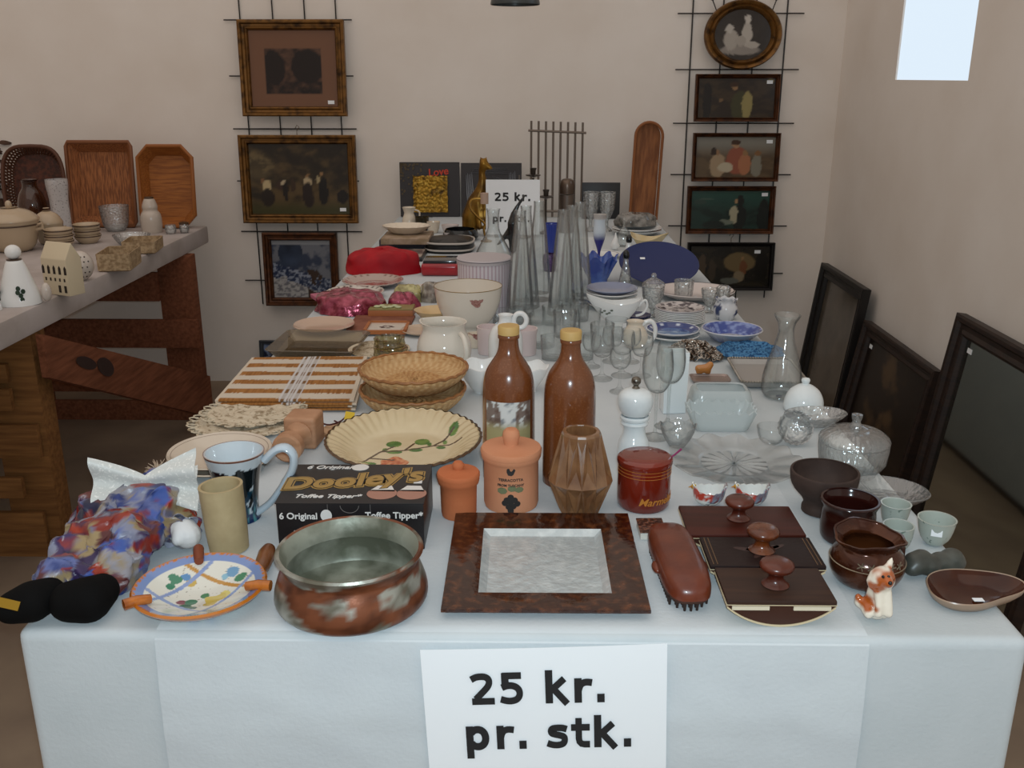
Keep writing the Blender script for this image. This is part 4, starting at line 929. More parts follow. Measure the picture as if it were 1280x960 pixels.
# pepper mill
a = AX(791, 580, 21)
pr = a.p([(20.5, None), (20.5, 568), (20, 560), (18.5, 551), (15, 543), (13.5, 536), (14, 531)])
b_ = smoothp(pr, 3); zt_ = b_[-1][1]; q = lambda l: a.p(l)
pr2 = q([(16.5, 530), (17.5, 528), (16.5, 526), (15.5, 525), (18, 523), (18.5, 520.5), (17, 518.5)])
hd = smoothp(q([(16.5, 517), (20, 511), (22.3, 502), (21, 493), (15, 487.5), (8, 485)]), 4)
o = G().lathe([(0, 0)]+b_+pr2, 40).build('pepper_mill', m_milk, None, a.B); tag(o, 'white turned pepper mill with metal knob behind the jam jar', 'pepper mill')
G().lathe([(0, pr2[-1][1])]+hd+[(0, hd[-1][1])], 40).build('head', m_milk, o)
z1 = hd[-1][1]; G().lathe([(0, z1-.001)]+smoothp(q([(5, 485), (3, 482), (6, 478), (5.5, 473), (2.5, 471), (.1, 470.5)]), 2), 24).build('knob', mat('dull_steel'), o)
# two big wine glasses
def wine(label, cx, yb, foot, ybowl, pro, m=GL, g_='wine glasses beside the pepper mill'):
    a = AX(cx, yb, foot); k = [(foot, None), (foot, yb-foot*.36-.8), (foot*.5, yb-foot*.36-3), (2.2, yb-foot*.36-8), (1.7, (yb+ybowl)/2-4), (2.2, ybowl-2)]
    p = smoothp(a.p(k[:1])+a.p(k[1:]), 3); w_ = smoothp(a.p([(2.2, ybowl-2)]+pro), 4)
    tin = [(max(r-.0011, .0001), z) for r, z in w_[::-1]]
    o = G().lathe([(0, 0)]+p+w_[1:]+tin[:-1]+[(0, w_[0][1]+.004)], 40).build('wine_glass', m, None, a.B); return tag(o, label, 'glass', g_), a
wine('large clear wine glass right beside the pepper mill, front of the pair', 818, 553, 17, 492, [(10, 488), (17, 476), (19.5, 460), (18.5, 446), (17.5, 437)], GT)
wine('large clear wine glass in front of the white vase, rear of the pair', 834, 539, 16, 480, [(10, 476), (16.5, 466), (18.5, 452), (17.5, 438), (16.5, 429)], GT)
# white square vase
q0, q1 = pt(827, 519), pt(858, 519); zt_ = zat(q0.x, q0.y, 443)-T; w_ = (q1-q0).length
vz = G(); vv = [V(x*w_/2*k, y*w_*.38*k, z) for z, k in ((0, .92), (zt_, 1), (zt_, .88), (.01, .82)) for x, y in ((-1, -1), (1, -1), (1, 1), (-1, 1))]
vz.add(vv, [(r*4+k, r*4+(k+1) % 4, (r+1)*4+(k+1) % 4, (r+1)*4+k) for r in range(3) for k in range(4)]+[(3, 2, 1, 0), (12, 13, 14, 15)])
tag(vz.build('square_vase', m_milk, None, (q0+q1)/2+V(0, .025, EPS), (0, 0, .1), bevel=.003), 'tall white rectangular porcelain vase behind the wine glasses', 'vase')
# butter dish: base in front, lid behind
def rrect(w, d, r, n=6): return [(math.copysign(w/2-r, cx)+r*math.cos(t_), math.copysign(d/2-r, cy)+r*math.sin(t_)) for cx, cy, t0 in ((1, 1, 0), (-1, 1, math.pi/2), (-1, -1, math.pi), (1, -1, 1.5*math.pi)) for t_ in [t0+math.pi/2*k/n for k in range(n+1)]]
def rvess(lev, w, d, r, scall=0, n=6, den=5):
    """lev: list of (scale, z)"""
    base = []
    P_ = rrect(w, d, r, n)
    for i in range(len(P_)):
        x0, y0 = P_[i]; x1, y1 = P_[(i+1) % len(P_)]; k = max(1, int(math.hypot(x1-x0, y1-y0)/(w/ (den*4))))
        for j in range(k): base.append((x0+(x1-x0)*j/k, y0+(y1-y0)*j/k))
    N_ = len(base); L = [0]
    for i in range(N_): L.append(L[-1]+math.hypot(base[(i+1) % N_][0]-base[i][0], base[(i+1) % N_][1]-base[i][1]))
    nw = max(4, round(L[-1]/(w/den))); zr = max(z for _, z in lev); g = G(); vs = []
    for k, z in lev:
        for i, (x, y) in enumerate(base):
            ph = math.cos(2*math.pi*nw*L[i]/L[-1]); s_ = 1+scall*.5*abs(ph)*(.2 < z/zr < 1.1)*.12
            vs.append(V(x*k*s_, y*k*s_, z+(scall*ph*.004 if z > zr*.9 else 0)))
    M_ = len(lev)
    return g.add(vs, [(r_*N_+i, r_*N_+(i+1) % N_, (r_+1)*N_+(i+1) % N_, (r_+1)*N_+i) for r_ in range(M_-1) for i in range(N_)]+[tuple(range(N_-1, -1, -1)), tuple((M_-1)*N_+i for i in range(N_))])
c0, c1 = pt(870, 542), pt(935, 542); kk = zc((c0+c1)/2)/FPX
zr = zat(c0.x, c0.y, 517)-T; wr = 82*kk
o = rvess([(.78, 0), (.84, .003), (.97, zr*.8), (1, zr), (.96, zr), (.93, zr*.8), (.80, .006)], wr, .072, .018, 1, den=7).build('butter_dish', GF, None, ((c0+c1)/2+V(.002, .036, EPS)))
tag(o, 'scalloped clear glass butter dish with grooved sides behind the star plate', 'dish')
c0, c1 = pt(868, 516), pt(940, 515); kk = zc((c0+c1)/2)/FPX; zr = zat(c0.x, c0.y, 492)-T
rvess([(1, 0), (.98, zr*.3), (.9, zr*.85), (.8, zr), (.74, zr-.002), (.86, zr*.8), (.95, 0)], 80*kk, .075, .02).build('glass_trough', GF, None, ((c0+c1)/2+V(0, .04, EPS)))
tag(bpy.data.objects['glass_trough'], 'frosted rectangular glass trough turned over behind the scalloped butter dish', 'dish')
# star plate
c = pt(918, 574, T+.012); rw = 82*zc(c)/FPX
def starp(r, z, an):
    q = r/rw; zz = z+(.0022*math.cos(16*an)*(q < .5)*(1 if z > .003 else 0)); return (r*(1+.03*math.cos(14*an)*(q > .9)), zz+.003*math.cos(14*an)*(q > .9))
L = [(1e-5, 0), (rw*.5, 0), (rw*.56, .002), (rw*.95, .011), (rw, .013), (rw*.97, .0145), (rw*.62, .008), (rw*.54, .007), (rw*.5, .0045), (rw*.3, .0042), (rw*.1, .0042), (1e-5, .0042)]
o = G().lathe(L, 112, fn=starp).build('star_plate', glass('star_plate_glass', '#fcfdfd', '#a3aaae', .08, .07, .4, haze=.04, power=3.2), None, (c.x, c.y, T+EPS), sharp=25); tag(o, 'clear pressed glass plate with star centre and scalloped edge', 'plate')
# scalloped bowl at its left, clear low bowl and pressed bowls at its right
o, a = vessel('scalloped_bowl', 'small scalloped glass bowl left of the butter dish', 'bowl', 846, 561, [(10, None), (16, 548), (20, 540), (23, 531)], GR, .002, fn=scal(9, .12, .05), sm=2, seg=72)
o, a = vessel('glass_bowl', 'low clear glass bowl between butter dish and starburst bowl', 'bowl', 963, 557, [(9, None), (14, 549), (17, 541), (18.5, 533)], GL, .002, sm=2)
a = AX(991, 559, 17); R_ = a.r(22)
o = G().lathe([(R_*math.sin(t_), R_*.95*(1-math.cos(t_))*1.0) for t_ in [.02+1.5*i/12 for i in range(13)]]+[(R_*.93*math.sin(t_), R_*.06+R_*.88*(1-math.cos(t_))) for t_ in [.02+1.45*i/12 for i in range(12, -1, -1)]], 60, fn=lambda r, z, an: (r*(1+.03*math.cos(20*an)), z)).move(Matrix.Translation(V(0, 0, R_*.98)) @ Matrix.Rotation(math.radians(58), 4, 'X') @ Matrix.Translation(V(0, 0, -R_*.62))).build('starburst_bowl', GP, None, a.B)
zmn = min(v.co.z for v in o.data.vertices); o.location.z -= zmn; tag(o, 'starburst pressed glass bowl tipped on its side near the white dome', 'bowl')
c = pt(1022, 536, T); kk = zc(c)/FPX
o = G().lathe([(0, 0), (.03, 0), (.034, .002), (40*kk*.96, .02), (40*kk, .024), (40*kk*.97, .026), (.033, .006), (0, .005)], 64, fn=None, sy=.62).build('oval_glass_dish', GP, None, (c.x, c.y+.02, T+EPS), (0, 0, .1)); tag(o, 'oval pressed glass dish with silvery pattern behind the lidded dish', 'dish')
# lidded ribbed dish
o, a = vessel('lidded_glass_dish', 'round ribbed glass dish with a knobbed lid at the right edge', 'dish', 1062, 602, [(24, None), (34, 583), (40, 575), (42, 560), (42, 552)], GR, .003, fn=ribs(36, .012), seg=144)
lp = a.p([(42.5, 551), (43, 549), (41, 545), (33, 539.5), (22, 536), (10, 534.5), (5, 534), (4.5, 528), (6.5, 521), (6.5, 518), (.2, 518)])
G().lathe(lp+[(r*.93, z-.003) for r, z in lp[::-1] if r > .012], 144, fn=ribs(36, .010)).build('lid', GR, o)
# oval ribbed dish at edge
c = pt(1113, 612, T+.018); kk = zc(c)/FPX; rw = 47*kk
o = G().lathe([(1e-5, 0), (rw*.6, 0), (rw*.68, .003), (rw*.96, .016), (rw, .019), (rw*.97, .021), (rw*.9, .017), (rw*.6, .0045), (1e-5, .004)], 120, fn=lambda r, z, an: (r, z+.0012*math.cos(40*an)*(.7*rw < r < .94*rw)), sy=.80).build('oval_glass_dish', GR, None, (c.x, c.y, T+EPS), (0, 0, -.5)); tag(o, 'oval ribbed clear glass dish at the table edge behind the green cups', 'dish')
# white dome
a = AX(1003, 519, 24); lp = smoothp(a.p([(23.5, None), (24.3, 506), (23, 497), (18, 488), (10, 482), (5, 480)]), 3)+smoothp(a.p([(4, 479), (5.5, 476), (4.5, 473), (.1, 472)]), 2)
o = G().lathe(hollow(lp[:-7], .0025)[1:-2]+[], 48).build('glass_dome', m_milk, None, a.B); G().lathe(lp[-9:], 24).build('knob', m_milk, o); tag(o, 'white opaline glass dome lid with small knob at the right edge', 'lid')
# carafe
o, a = vessel('carafe', 'clear glass carafe with flared lip at the right table edge', 'carafe', 975, 501, [(20, None), (24, 488), (24.5, 474), (22, 460), (17, 443), (11.5, 425), (9.5, 413), (11, 404), (15.5, 396), (16.5, 393)], GT, .002, sm=4)
G().lathe([(.0, .0008), (a.r(4), .0012), (a.r(4), .002), (0, .0022)], 20, c=(-.005, -.008, .0)).build('round_sticker', mat('dark_sticker', '#2a3046', .5), o)
# bead edged tray
P_ = [pt(*q) for q in ((930, 488), (1008, 486), (985, 455), (908, 457))]; c = sum(P_, V(0, 0, 0))/4
w_ = ((P_[1]-P_[0]).length+(P_[2]-P_[3]).length)/2; d_ = ((P_[3]-P_[0]).length+(P_[2]-P_[1]).length)/2
m_slv = mat('tarnished_silver', '#a9a49c', .28, .8, c2='#8a857c', ns=18)
tb = thing('silver_tray', 'rectangular silvery tray with beaded rim in front of the blue crochet', 'tray', (c.x, c.y, T+EPS), (0, 0, -.03))
g = rvess([(.88, 0), (.93, .003), (.99, .012), (1, .014), (.97, .014), (.9, .004), (.86, .003)], w_, d_, .015); g.build('plate', mat('brushed_tray_face', '#a8a4a0', .35, .35), tb)
g = G(); P_ = rrect(w_, d_, .012, 3); random.seed(2)
for i in range(len(P_)):
    x0, y0 = P_[i]; x1, y1 = P_[(i+1) % len(P_)]; k = max(1, int(math.hypot(x1-x0, y1-y0)/.0058))
    for j in range(k): g.ball((x0+(x1-x0)*j/k, y0+(y1-y0)*j/k, .0155), .0032, 7, 5)
g.build('beaded_rim', m_slv, tb)['kind'] = 'stuff'
# second plain tray strip to its left
P_ = [pt(*q) for q in ((868, 484), (918, 484), (912, 468), (874, 468))]; c = sum(P_, V(0, 0, 0))/4
o = rvess([(.9, 0), (.96, .004), (1, .007), (.97, .007), (.88, .003)], (P_[1]-P_[0]).length, .055, .01).build('small_tray', mat('pinkish_metal_tray', '#a08f88', .3, .5), None, (c.x-.01, c.y, T+EPS)); tag(o, 'small plain metal tray left of the bead rimmed tray', 'tray')
# amber animal figurine on it
B = pt(879, 467, T+.0085); g = G(); s_ = zc(B)/FPX
g.chain([(-6*s_, 0, 7*s_, 5*s_), (4*s_, 0, 7*s_, 6*s_), (8*s_, 0, 12*s_, 4.5*s_)], 4)
for x in (-7, -3, 4, 7): g.chain([(x*s_, 0, 5*s_, 3*s_), (x*s_, -.002, 2.4*s_, 2.4*s_)], 3)
h = blob(g, .0022, 3); zm = min(v.z for v in h.v); h.v = [v-V(0, 0, zm) for v in h.v]
tag(h.build('glass_animal', mat('amber_glass', '#b0702c', .08, spec=.7, coat=.5), None, B), 'tiny amber glass animal on the plain metal tray', 'figurine')
# blue crochet
c = pt(936, 441); kk = zc(c)/FPX
def cro(u, v):
    an = u*2*math.pi; r = v; n = 1+.05*math.sin(9*an)
    x = math.cos(an)*r*n*41*kk; y = math.sin(an)*r*n*.082
    return (x, y, .005+.004*noise.noise(V(x*40, y*40, 0))+.003*math.cos(r*40)*(r > .1)+.004*(1-r))
g = G().sheet(cro, 96, 28, cu=True)
tag(g.build('crochet_doily', mat('blue_cotton_crochet', '#5486b0', .85, spec=.1, c2='#2c5078', ns=130, nd=2, lo=.45, hi=.6, bump=.8, bs=180), None, (c.x, c.y-.012, T+.006), solid=.003), 'bright blue crocheted doily at the right table edge', 'doily')
# heap of chain and beads
c = pt(868, 445); g = G(); random.seed(11)
for i in range(420):
    a_ = random.uniform(0, 6.28); r = math.sqrt(random.random()); x = math.cos(a_)*r*.06+.0; y = math.sin(a_)*r*.05-x*.35; z = .004+.034*(1-r*r)*random.uniform(.5, 1)
    q = Euler((random.uniform(-.9, .9), random.uniform(-.9, .9), random.uniform(0, 6)), 'XYZ').to_matrix().to_4x4()
    g.add([q @ v+V(x, y, z) for v in TOR.v], TOR.f) if 'TOR' in globals() else None
    if i == 0:
        TOR = G().tube([(math.cos(k*math.pi/4)*.0065, math.sin(k*math.pi/4)*.0045, 0) for k in range(8)], .0016, 5, closed=True)
g.v = [V(v.x, v.y, max(v.z, .0003)) for v in g.v]
tag(g.build('chain_heap', mat('bronze_and_silver_links', '#6b5a4c', .25, .8, c2='#b5aca2', ns=60, nd=1, lo=.45, hi=.55), None, (c.x, c.y, T+EPS)), 'heaped bronze and silver link chain left of the blue crochet', 'chain')
# plates in blue and white
def blueflow(x, y, v):
    r = math.hypot(x, y); n = noise.fractal(v*45, 1, 2, 4); b = lin('#2b3f7c')
    if r > .93: return lin('#c9cdd3')
    if r < .62: return mixc(lin('#5c7cae'), lin('#9db2cf'), sst(-.2, .4, n)) if y < .1+.2*n else mixc(lin('#2f4a8a'), lin('#5474ab'), sst(-.3, .3, n))
    return lin('#c2cbdc') if (abs(math.sin(math.atan2(y, x)*4)) > .97 and .74 < r < .86) else b
m_pp = mat('printed_china', attr=True, rough=.12, spec=.5, coat=.4)
plate('blue and white picture plate, lowest of the pair beside the chain', 841, 417, 34, T, m_white, h=.014)
plate('blue picture plate with white flowers on the rim, in front of the plate stack', 841, 411, 34, T+.010, None, h=.014, col=blueflow, mcol=m_pp)
def bluerim(x, y, v):
    r = math.hypot(x, y); n = noise.fractal(v*90, 1, 2, 3); an = math.atan2(y, x)
    if r > .95: return lin('#c9ccd4')
    if r > .58: return mixc(lin('#3c4f96'), lin('#7e90c4'), sst(-.1, .4, n)) if -.5 < y or r > .8 else lin('#aab4cc')
    return mixc(lin('#b9bab9'), lin('#8f969f'), sst(.25, .4, n))
plate('deep plate with blue patterned rim at the right table edge', 915, 411, 38, T, None, h=.03, col=bluerim, mcol=m_pp)
def greyflower(x, y, v):
    r = math.hypot(x, y); n = noise.fractal(v*70, 1, 2, 4); c = lin('#c5bebd')
    if r > .96: return lin('#b5b2b5')
    return mixc(c, lin('#4d464e'), sst(.05, .2, n)*(1 if r > .5 or abs(y) < .3 else .3))
for i in range(8):
    plate(['white plate inside the stack of grey flowered plates', 'grey flowered plate on top of the stack behind the blue plate'][i == 7], 850, 399-i*2.1, 31, T+.0052*i, m_white, h=.010, group='stack of grey flowered plates', col=greyflower if i == 7 else None, mcol=m_pp, nr=None)
for i in range(2): plate(['white plate under the dark blue one behind the sauce boat', 'small dark blue plate behind the sauce boat'][i], 797, 397-i*3, 17, T+.006*i, [m_white, mat('navy_china', '#1d2450', .15, coat=.3)][i], h=.010)
for i in range(5):
    plate(['white plate in the stack behind the sauce boat', 'bluish dish on top of the white plate stack behind the sauce boat'][i == 4], 765, 378-i*4.6, 32, T+.0105*i, [m_white, mat('grey_blue_china', '#8b93ad', .15, coat=.3)][i == 4], h=.017, group='white plate stack behind the sauce boat')
# platter
c = pt(868, 364, T+.02); kk = zc(c)/FPX; rw = 50*kk; m_pl = mat('pinkish_white_china', '#d3c8c4', .15, coat=.3)
o = G().lathe([(0, 0), (rw*.6, 0), (rw*.95, .02), (rw, .024), (rw*.98, .026), (rw*.64, .006), (0, .005)], 64, sy=.9).build('oval_platter', m_pl, None, (c.x, c.y, T+EPS)); tag(o, 'wide pale oval platter with dark edge line in front of the blue tray', 'platter')
G().lathe([(rw*.985, .0262), (rw*.965, .0262), (rw*.965, .0257)], 64, sy=.9).build('rim_line', m_blackgl, o)
# crystal pieces standing on/around it
def goblet(nm, label, cx, yb, pro, m=GP, z=T, n=16, amp=.02, seg=64, grp=None, t=.002):
    a = AX(cx, yb, pro[0][0], z); p = a.p(pro); o = G().lathe([(max(r, 1e-5), zz) for r, zz in hollow(p, t)], seg, fn=ribs(n, amp)).build(nm, m, None, a.B, sharp=20); tag(o, label, 'glass', grp); return o, a
o, a = goblet('sugar_goblet', 'footed cut crystal sugar bowl with lid, left of the grey plate stack', 815, 398, [(9, None), (9, 394), (3, 392), (3, 387), (9, 380), (13, 370), (14, 358)], n=12); a_ = a
lp = a.p([(14.5, 357), (13, 353), (7, 349), (3, 347), (3.5, 344), (2, 341.5), (.2, 341)]); G().lathe(lp, 48, fn=ribs(12, .03)).build('lid', GP, o)
goblet('crystal_tumbler', 'cut crystal beaker standing on the pale oval platter', 854, 376, [(10, None), (11, 368), (12, 350)], z=T+.0075, n=14, amp=.04)
goblet('crystal_goblet', 'small cut crystal goblet right of the grey flowered plates', 886, 392, [(7, None), (3, 388), (3, 383), (8, 376), (10.5, 366), (11, 361)], n=10, amp=.03)
def bw(v):
    n = noise.fractal(v*75, 1, 2, 3); return mixc(lin('#cfd0d4'), lin('#39456a'), sst(.02, .15, n)*(abs(v.x) > .018) )
o, a = vessel('blue_white_cup', 'little white ribbed cup with blue leaves at the table edge', 'cup', 906, 401, [(10, None), (14.5, 391), (15, 384), (12.5, 377), (14, 373.5)], mat('blue_leaf_china', attr=True, rough=.12, coat=.4), .002, sm=3, col=bw, fn=scal(8, .05, .05))
goblet('crystal_stopper', 'cut crystal stopper standing behind the blue leaf cup', 907, 391, [(6, None), (7, 380), (9, 364), (5, 361)], n=6, amp=.1, z=T)
bpy.data.objects['crystal_stopper'].location.y += .05
# sauce boat, leaning on the plates
a = AX(770, 411, 18); k = zc(a.B)/FPX
def boat(u, v):
    an = u*2*math.pi; ca, sa = math.cos(an), math.sin(an)
    r = [.45, .62, .85, .98, 1.0][0]+.55*math.sin(v*math.pi/2); lip = max(0, -ca)
    x = ca*30*k*r*(1+.28*lip*lip*v)-.0; y = sa*15*k*r*(1-.4*lip*v); z = v*22*k*1.06*(1+.5*lip**2+.25*max(0, ca)**3)
    return (x, y, z)
o = G().sheet(boat, 48, 14, cu=True); o.add([V(*boat(i/48, 0)) for i in range(48)], [tuple(range(48))])
o = o.build('sauce_boat', m_white, None, a.B+V(0, 0, .012), (0, 0, .05), solid=.002); tag(o, 'white porcelain sauce boat with leaf sprigs behind the glass tumblers', 'sauce boat')
G().lathe([(0, -.012), (14*k, -.012), (12*k, -.006), (10*k, .002), (0, .002)], 32, sy=.6).build('foot', m_white, o)
G().tube(smoothp([(27*k, 0, 18*k), (35*k, 0, 26*k), (38*k, 0, 18*k), (33*k, 0, 9*k), (24*k, 0, 6*k)], 4), .0035, 8).build('handle', m_white, o)
g = G()
for j in range(5): g.ball((-20*k+j*3*k, -14.5*k+abs(j-2)*.6*k, 14*k+2.2*k*math.sin(j*2)), (.004, .0012, .0025), 8, 6)
g.build('painted_sprig', mat('grey_green_paint', '#5b6459', .4), o)
# cream oil jug with ring handle lying
o, a = vessel('cream_jug', 'cream jug with ring handle behind the stemmed glasses', 'jug', 793, 436, [(10, None), (15, 427), (16, 418), (12, 410), (9, 405), (11, 401)], m_cream, .0025, sm=3)
G().tube(smoothp([tuple(a.at(*q)) for q in ((803, 406), (808, 402), (815, 402), (819, 410), (818, 420), (812, 427), (806, 424))], 4), .0055, 10).build('handle', m_white, o)
# tumblers and stems, the crowd in the middle
def tumbler(label, cx, yb, rb, yt, rt, m=GL, t=.0016, n=0, z=T):
    a = AX(cx, yb, rb, z); p = a.p([(rb, None), (rb*1.02, yb-rb*.3-2), ((rb+rt)/2, (yb+yt)/2), (rt, yt)])
    o = G().lathe([(max(r, 1e-5), zz) for r, zz in hollow(p, t, .006)], 40 if not n else n*4, fn=ribs(n, .025) if n else None).build('tumbler', m, None, a.B)
    return tag(o, label, 'glass', 'clear glasses in the middle of the table'), a
GRP = 'clear drinking glass in the crowd behind the stoneware bottles'
for (cx, yb, rb, yt, rt, m, n) in [(678, 437, 15, 392, 17, GT, 0), (664, 447, 0, 0, 0, None, 0), (706, 424, 12, 388, 15, GR, 10), (736, 424, 12, 386, 15, GL, 0), (690, 452, 13, 420, 15, GR, 9), (712, 440, 0, 0, 0, None, 0), (728, 452, 13, 416, 16, GT, 0), (668, 408, 11, 384, 13, GL, 0), (752, 442, 13, 404, 15, GR, 12), (690, 408, 11, 382, 13, GT, 0), (714, 413, 11, 380, 13, GT, 0), (724, 403, 11, 379, 12, GR, 10)]:
    if m: tumbler(GRP, cx, yb, rb, yt, rt, m, n=n)
o, a = tumbler('straight clear glass with a white price label among the glasses', 770, 427, 13, 398, 14.5, GL)
wrap(flat([(-.006, -.012), (.006, -.012), (.006, .012), (-.006, .012)]), a.r(14), a.z(407), a0=-.9, lift=.001).build('price_sticker', m_paper, o)
SG = 'clear stemmed glass in the crowd behind the pepper mill'
for (cx, yb, f, ybw, pro) in [(752, 478, 13, 447, [(9, 444), (14, 434), (14, 424), (13, 417)]), (777, 474, 13, 444, [(9, 441), (15, 430), (15, 421), (14, 414)]), (801, 474, 12, 446, [(9, 443), (13, 434), (14, 425), (13, 417)]), (765, 456, 12, 434, [(9, 431), (13, 424), (13, 416), (12, 410)]), (788, 456, 11, 434, [(8, 431), (12, 424), (12, 417), (11, 411)]), (774, 494, 12, 462, [(8, 459), (13, 451), (13, 442), (12, 436)]), (739, 462, 11, 440, [(8, 437), (11.5, 430), (12, 424), (11, 419)])]:
    wine(SG, cx, yb, f, ybw, pro, GL, 'clear stemmed glasses')
# square glass dish behind the white jug
c0, c1 = pt(616, 407), pt(656, 407); kk = zc(c0)/FPX; zr = zat(c0.x, c0.y, 395)-T
tag(rvess([(.9, 0), (1, .004), (1, zr), (.92, zr), (.9, .008)], (c1-c0).length, .1, .006).build('square_glass_dish', GT, None, (c0+c1)/2+V(0, .05, EPS)), 'thick square clear glass dish behind the small white jug', 'dish')
# six tall fluted vases
a = AX(650, 398, 17); p = smoothp(a.p([(17, None), (17, 388), (14, 350), (10.5, 310), (8, 283), (7, 270), (7.4, 263)]), 3)
tv = G().lathe([(max(r, 1e-5), z) for r, z in hollow(p, .0022, .02)], 60, fn=lambda r, z, an: (r*(1+.045*math.cos(10*an)*(z < .23)), z)).build('fluted_vase', glass('fluted_glass', '#fbfdfd', '#7f868b', .10, .10, .5, haze=.03, bump=.10, bs=45, power=2.2), None, a.B); tag(tv, 'tall fluted clear glass vase in the cluster of six behind the tumblers', 'vase', 'six tall fluted vases')
for (cx, yb) in [(657, 388), (673, 378), (702, 397), (713, 388), (723, 381)]: dup(tv, AX(cx, yb, 17).B)
# ================================================================ left half of the long table
m_lace = mat('ecru_lace', '#cdbfa8', .9, spec=.1, c2='#9b8a72', ns=95, nd=2, lo=.52, hi=.62, bump=.9, bs=120)
def doily(label, px, py, rx, ry, m, z=T, n=16, loops=True, rot=0, nm='lace_doily'):
    c = pt(px, py, z); g = G()
    def f(u, v):
        an = u*2*math.pi; x = math.cos(an)*v*rx; y = math.sin(an)*v*ry
        return (x, y, .0035+.0025*noise.noise(V(x*30, y*30, z*9))+.0016*math.sin(v*22))
    g.sheet(f, 72, 20, cu=True)
    o = g.build(nm, m, None, (c.x, c.y, z+.003), (0, 0, rot), solid=.002)
    if loops:
        h = G()
        for k in range(n*2):
            an = math.pi*k/n; e = V(-math.sin(an), math.cos(an), 0); d = V(math.cos(an), math.sin(an), 0); cc = V(math.cos(an)*rx*1.03, math.sin(an)*ry*1.03, .004+.002*(k % 2))
            w_ = math.pi*max(rx, ry)/n*.52
            h.tube([cc+e*math.cos(t_)*w_+d*math.sin(t_)*w_*1.25+V(0, 0, .002*math.sin(t_)) for t_ in [j*math.pi/4 for j in range(8)]], .0016, 5, closed=True)
        h.build('looped_edge', m, o)['kind'] = 'stuff'
    return tag(o, label, 'doily')
doily('largest ecru lace doily, lowest in the pile beside the placemats', 308, 530, .095, .095, m_lace, T, 17)
doily('ecru lace doily on top of the pile beside the placemats', 318, 518, .088, .082, m_lace, T+.009, 15, True, .3)
# placemats
def matc(u, v):
    j = noise.noise(V(u*90, v*3, 2))
    if .455 < u < .60:
        q = (u-.455)/.145
        if min(abs(q-.0), abs(q-.33), abs(q-.66), abs(q-1)) < .075 or .45 < q < .55: return lin('#c9c6c6')
        return lin('#7b5a38') if (v*5.0+.25) % 1 < .42 else lin('#b3aca6')
    if .97 < u or u < .02: return lin('#cdc0ae')
    return mixc(lin('#a3703c'), lin('#8a5a2c'), sst(-.3, .4, j)) if (v*5.0+.25+.04*j) % 1 < .46 else lin('#cabfb0')
Q = [pt(270, 514, T), pt(443, 514, T), pt(460, 457, T), pt(316, 459, T)]; qc = sum(Q, V(0, 0, 0))/4
mpm = mat('woven_placemat', attr=True, rough=.8, spec=.2, bump=.3, bs=140)
for i in range(4):
    off = V((.004, -.003, .006, 0)[i], (-.008, -.004, -.006, 0)[i], 0); base_z = .0052*i
    def pf(u, v, _z=base_z): p = Q[0].lerp(Q[1], u).lerp(Q[3].lerp(Q[2], u), v)-qc; return (p.x, p.y, .0038+.0008*noise.noise(V(u*6, v*6, i)))
    o = G().sheet(pf, 110, 60).build('placemat', mpm, None, qc+off+V(0, 0, base_z+EPS), solid=-.0036, col=lambda v: (0, 0, 0))
    me = o.data; at = me.color_attributes['Col']
    inv = []
    for k, vv in enumerate(me.vertices):
        p = vv.co+qc; v_ = (p.y-Q[0].y)/(Q[3].y-Q[0].y); xl_ = Q[0].lerp(Q[3], v_).x; xr_ = Q[1].lerp(Q[2], v_).x
        at.data[k].color = (*matc((p.x-xl_)/(xr_-xl_), v_), 1)
    tag(o, ['striped straw placemat at the bottom of the pile', 'striped straw placemat second from the bottom of the pile', 'striped straw placemat third from the bottom of the pile', 'striped tan and white straw placemat on top of the pile'][i], 'placemat', 'pile of striped placemats')
# turned wooden candle holder lying down
m_beech = mat('bare_beech', '#b98c6c', .55, spec=.3, c2='#a97c5c', ns=14, stretch=(1, 1, 5))
A_ = pt(381, 556, T); B_ = pt(349, 594, T); ax_ = (B_-A_); ax_.z = 0; L_ = ax_.length; ang = math.atan2(ax_.y, ax_.x)
ch = thing('wooden_candle_holder', 'bare wooden candle holder with square block lying behind the mug', 'candle holder', (A_.x, A_.y, T+EPS), (0, 0, ang))
G().box((-.004, 0, .0295), (.058, .058, .059)).build('block', m_beech, ch, bevel=.007, bseg=3)
MY = Matrix.Translation(V(.024, 0, .0295)) @ Matrix.Rotation(math.pi/2, 4, 'Y')
G().lathe([(.0, 0), (.023, .001), (.024, .006), (.017, .012), (.013, .022), (.0125, .040), (.0145, .050), (0, .050)], 32).move(MY).build('neck', m_beech, ch)
G().lathe([(0, .050), (.0235, .050), (.026, .053), (.026, .070), (.022, .074), (.011, .074), (.010, .059), (0, .059)], 40).move(MY).build('candle_cup', m_beech, ch)
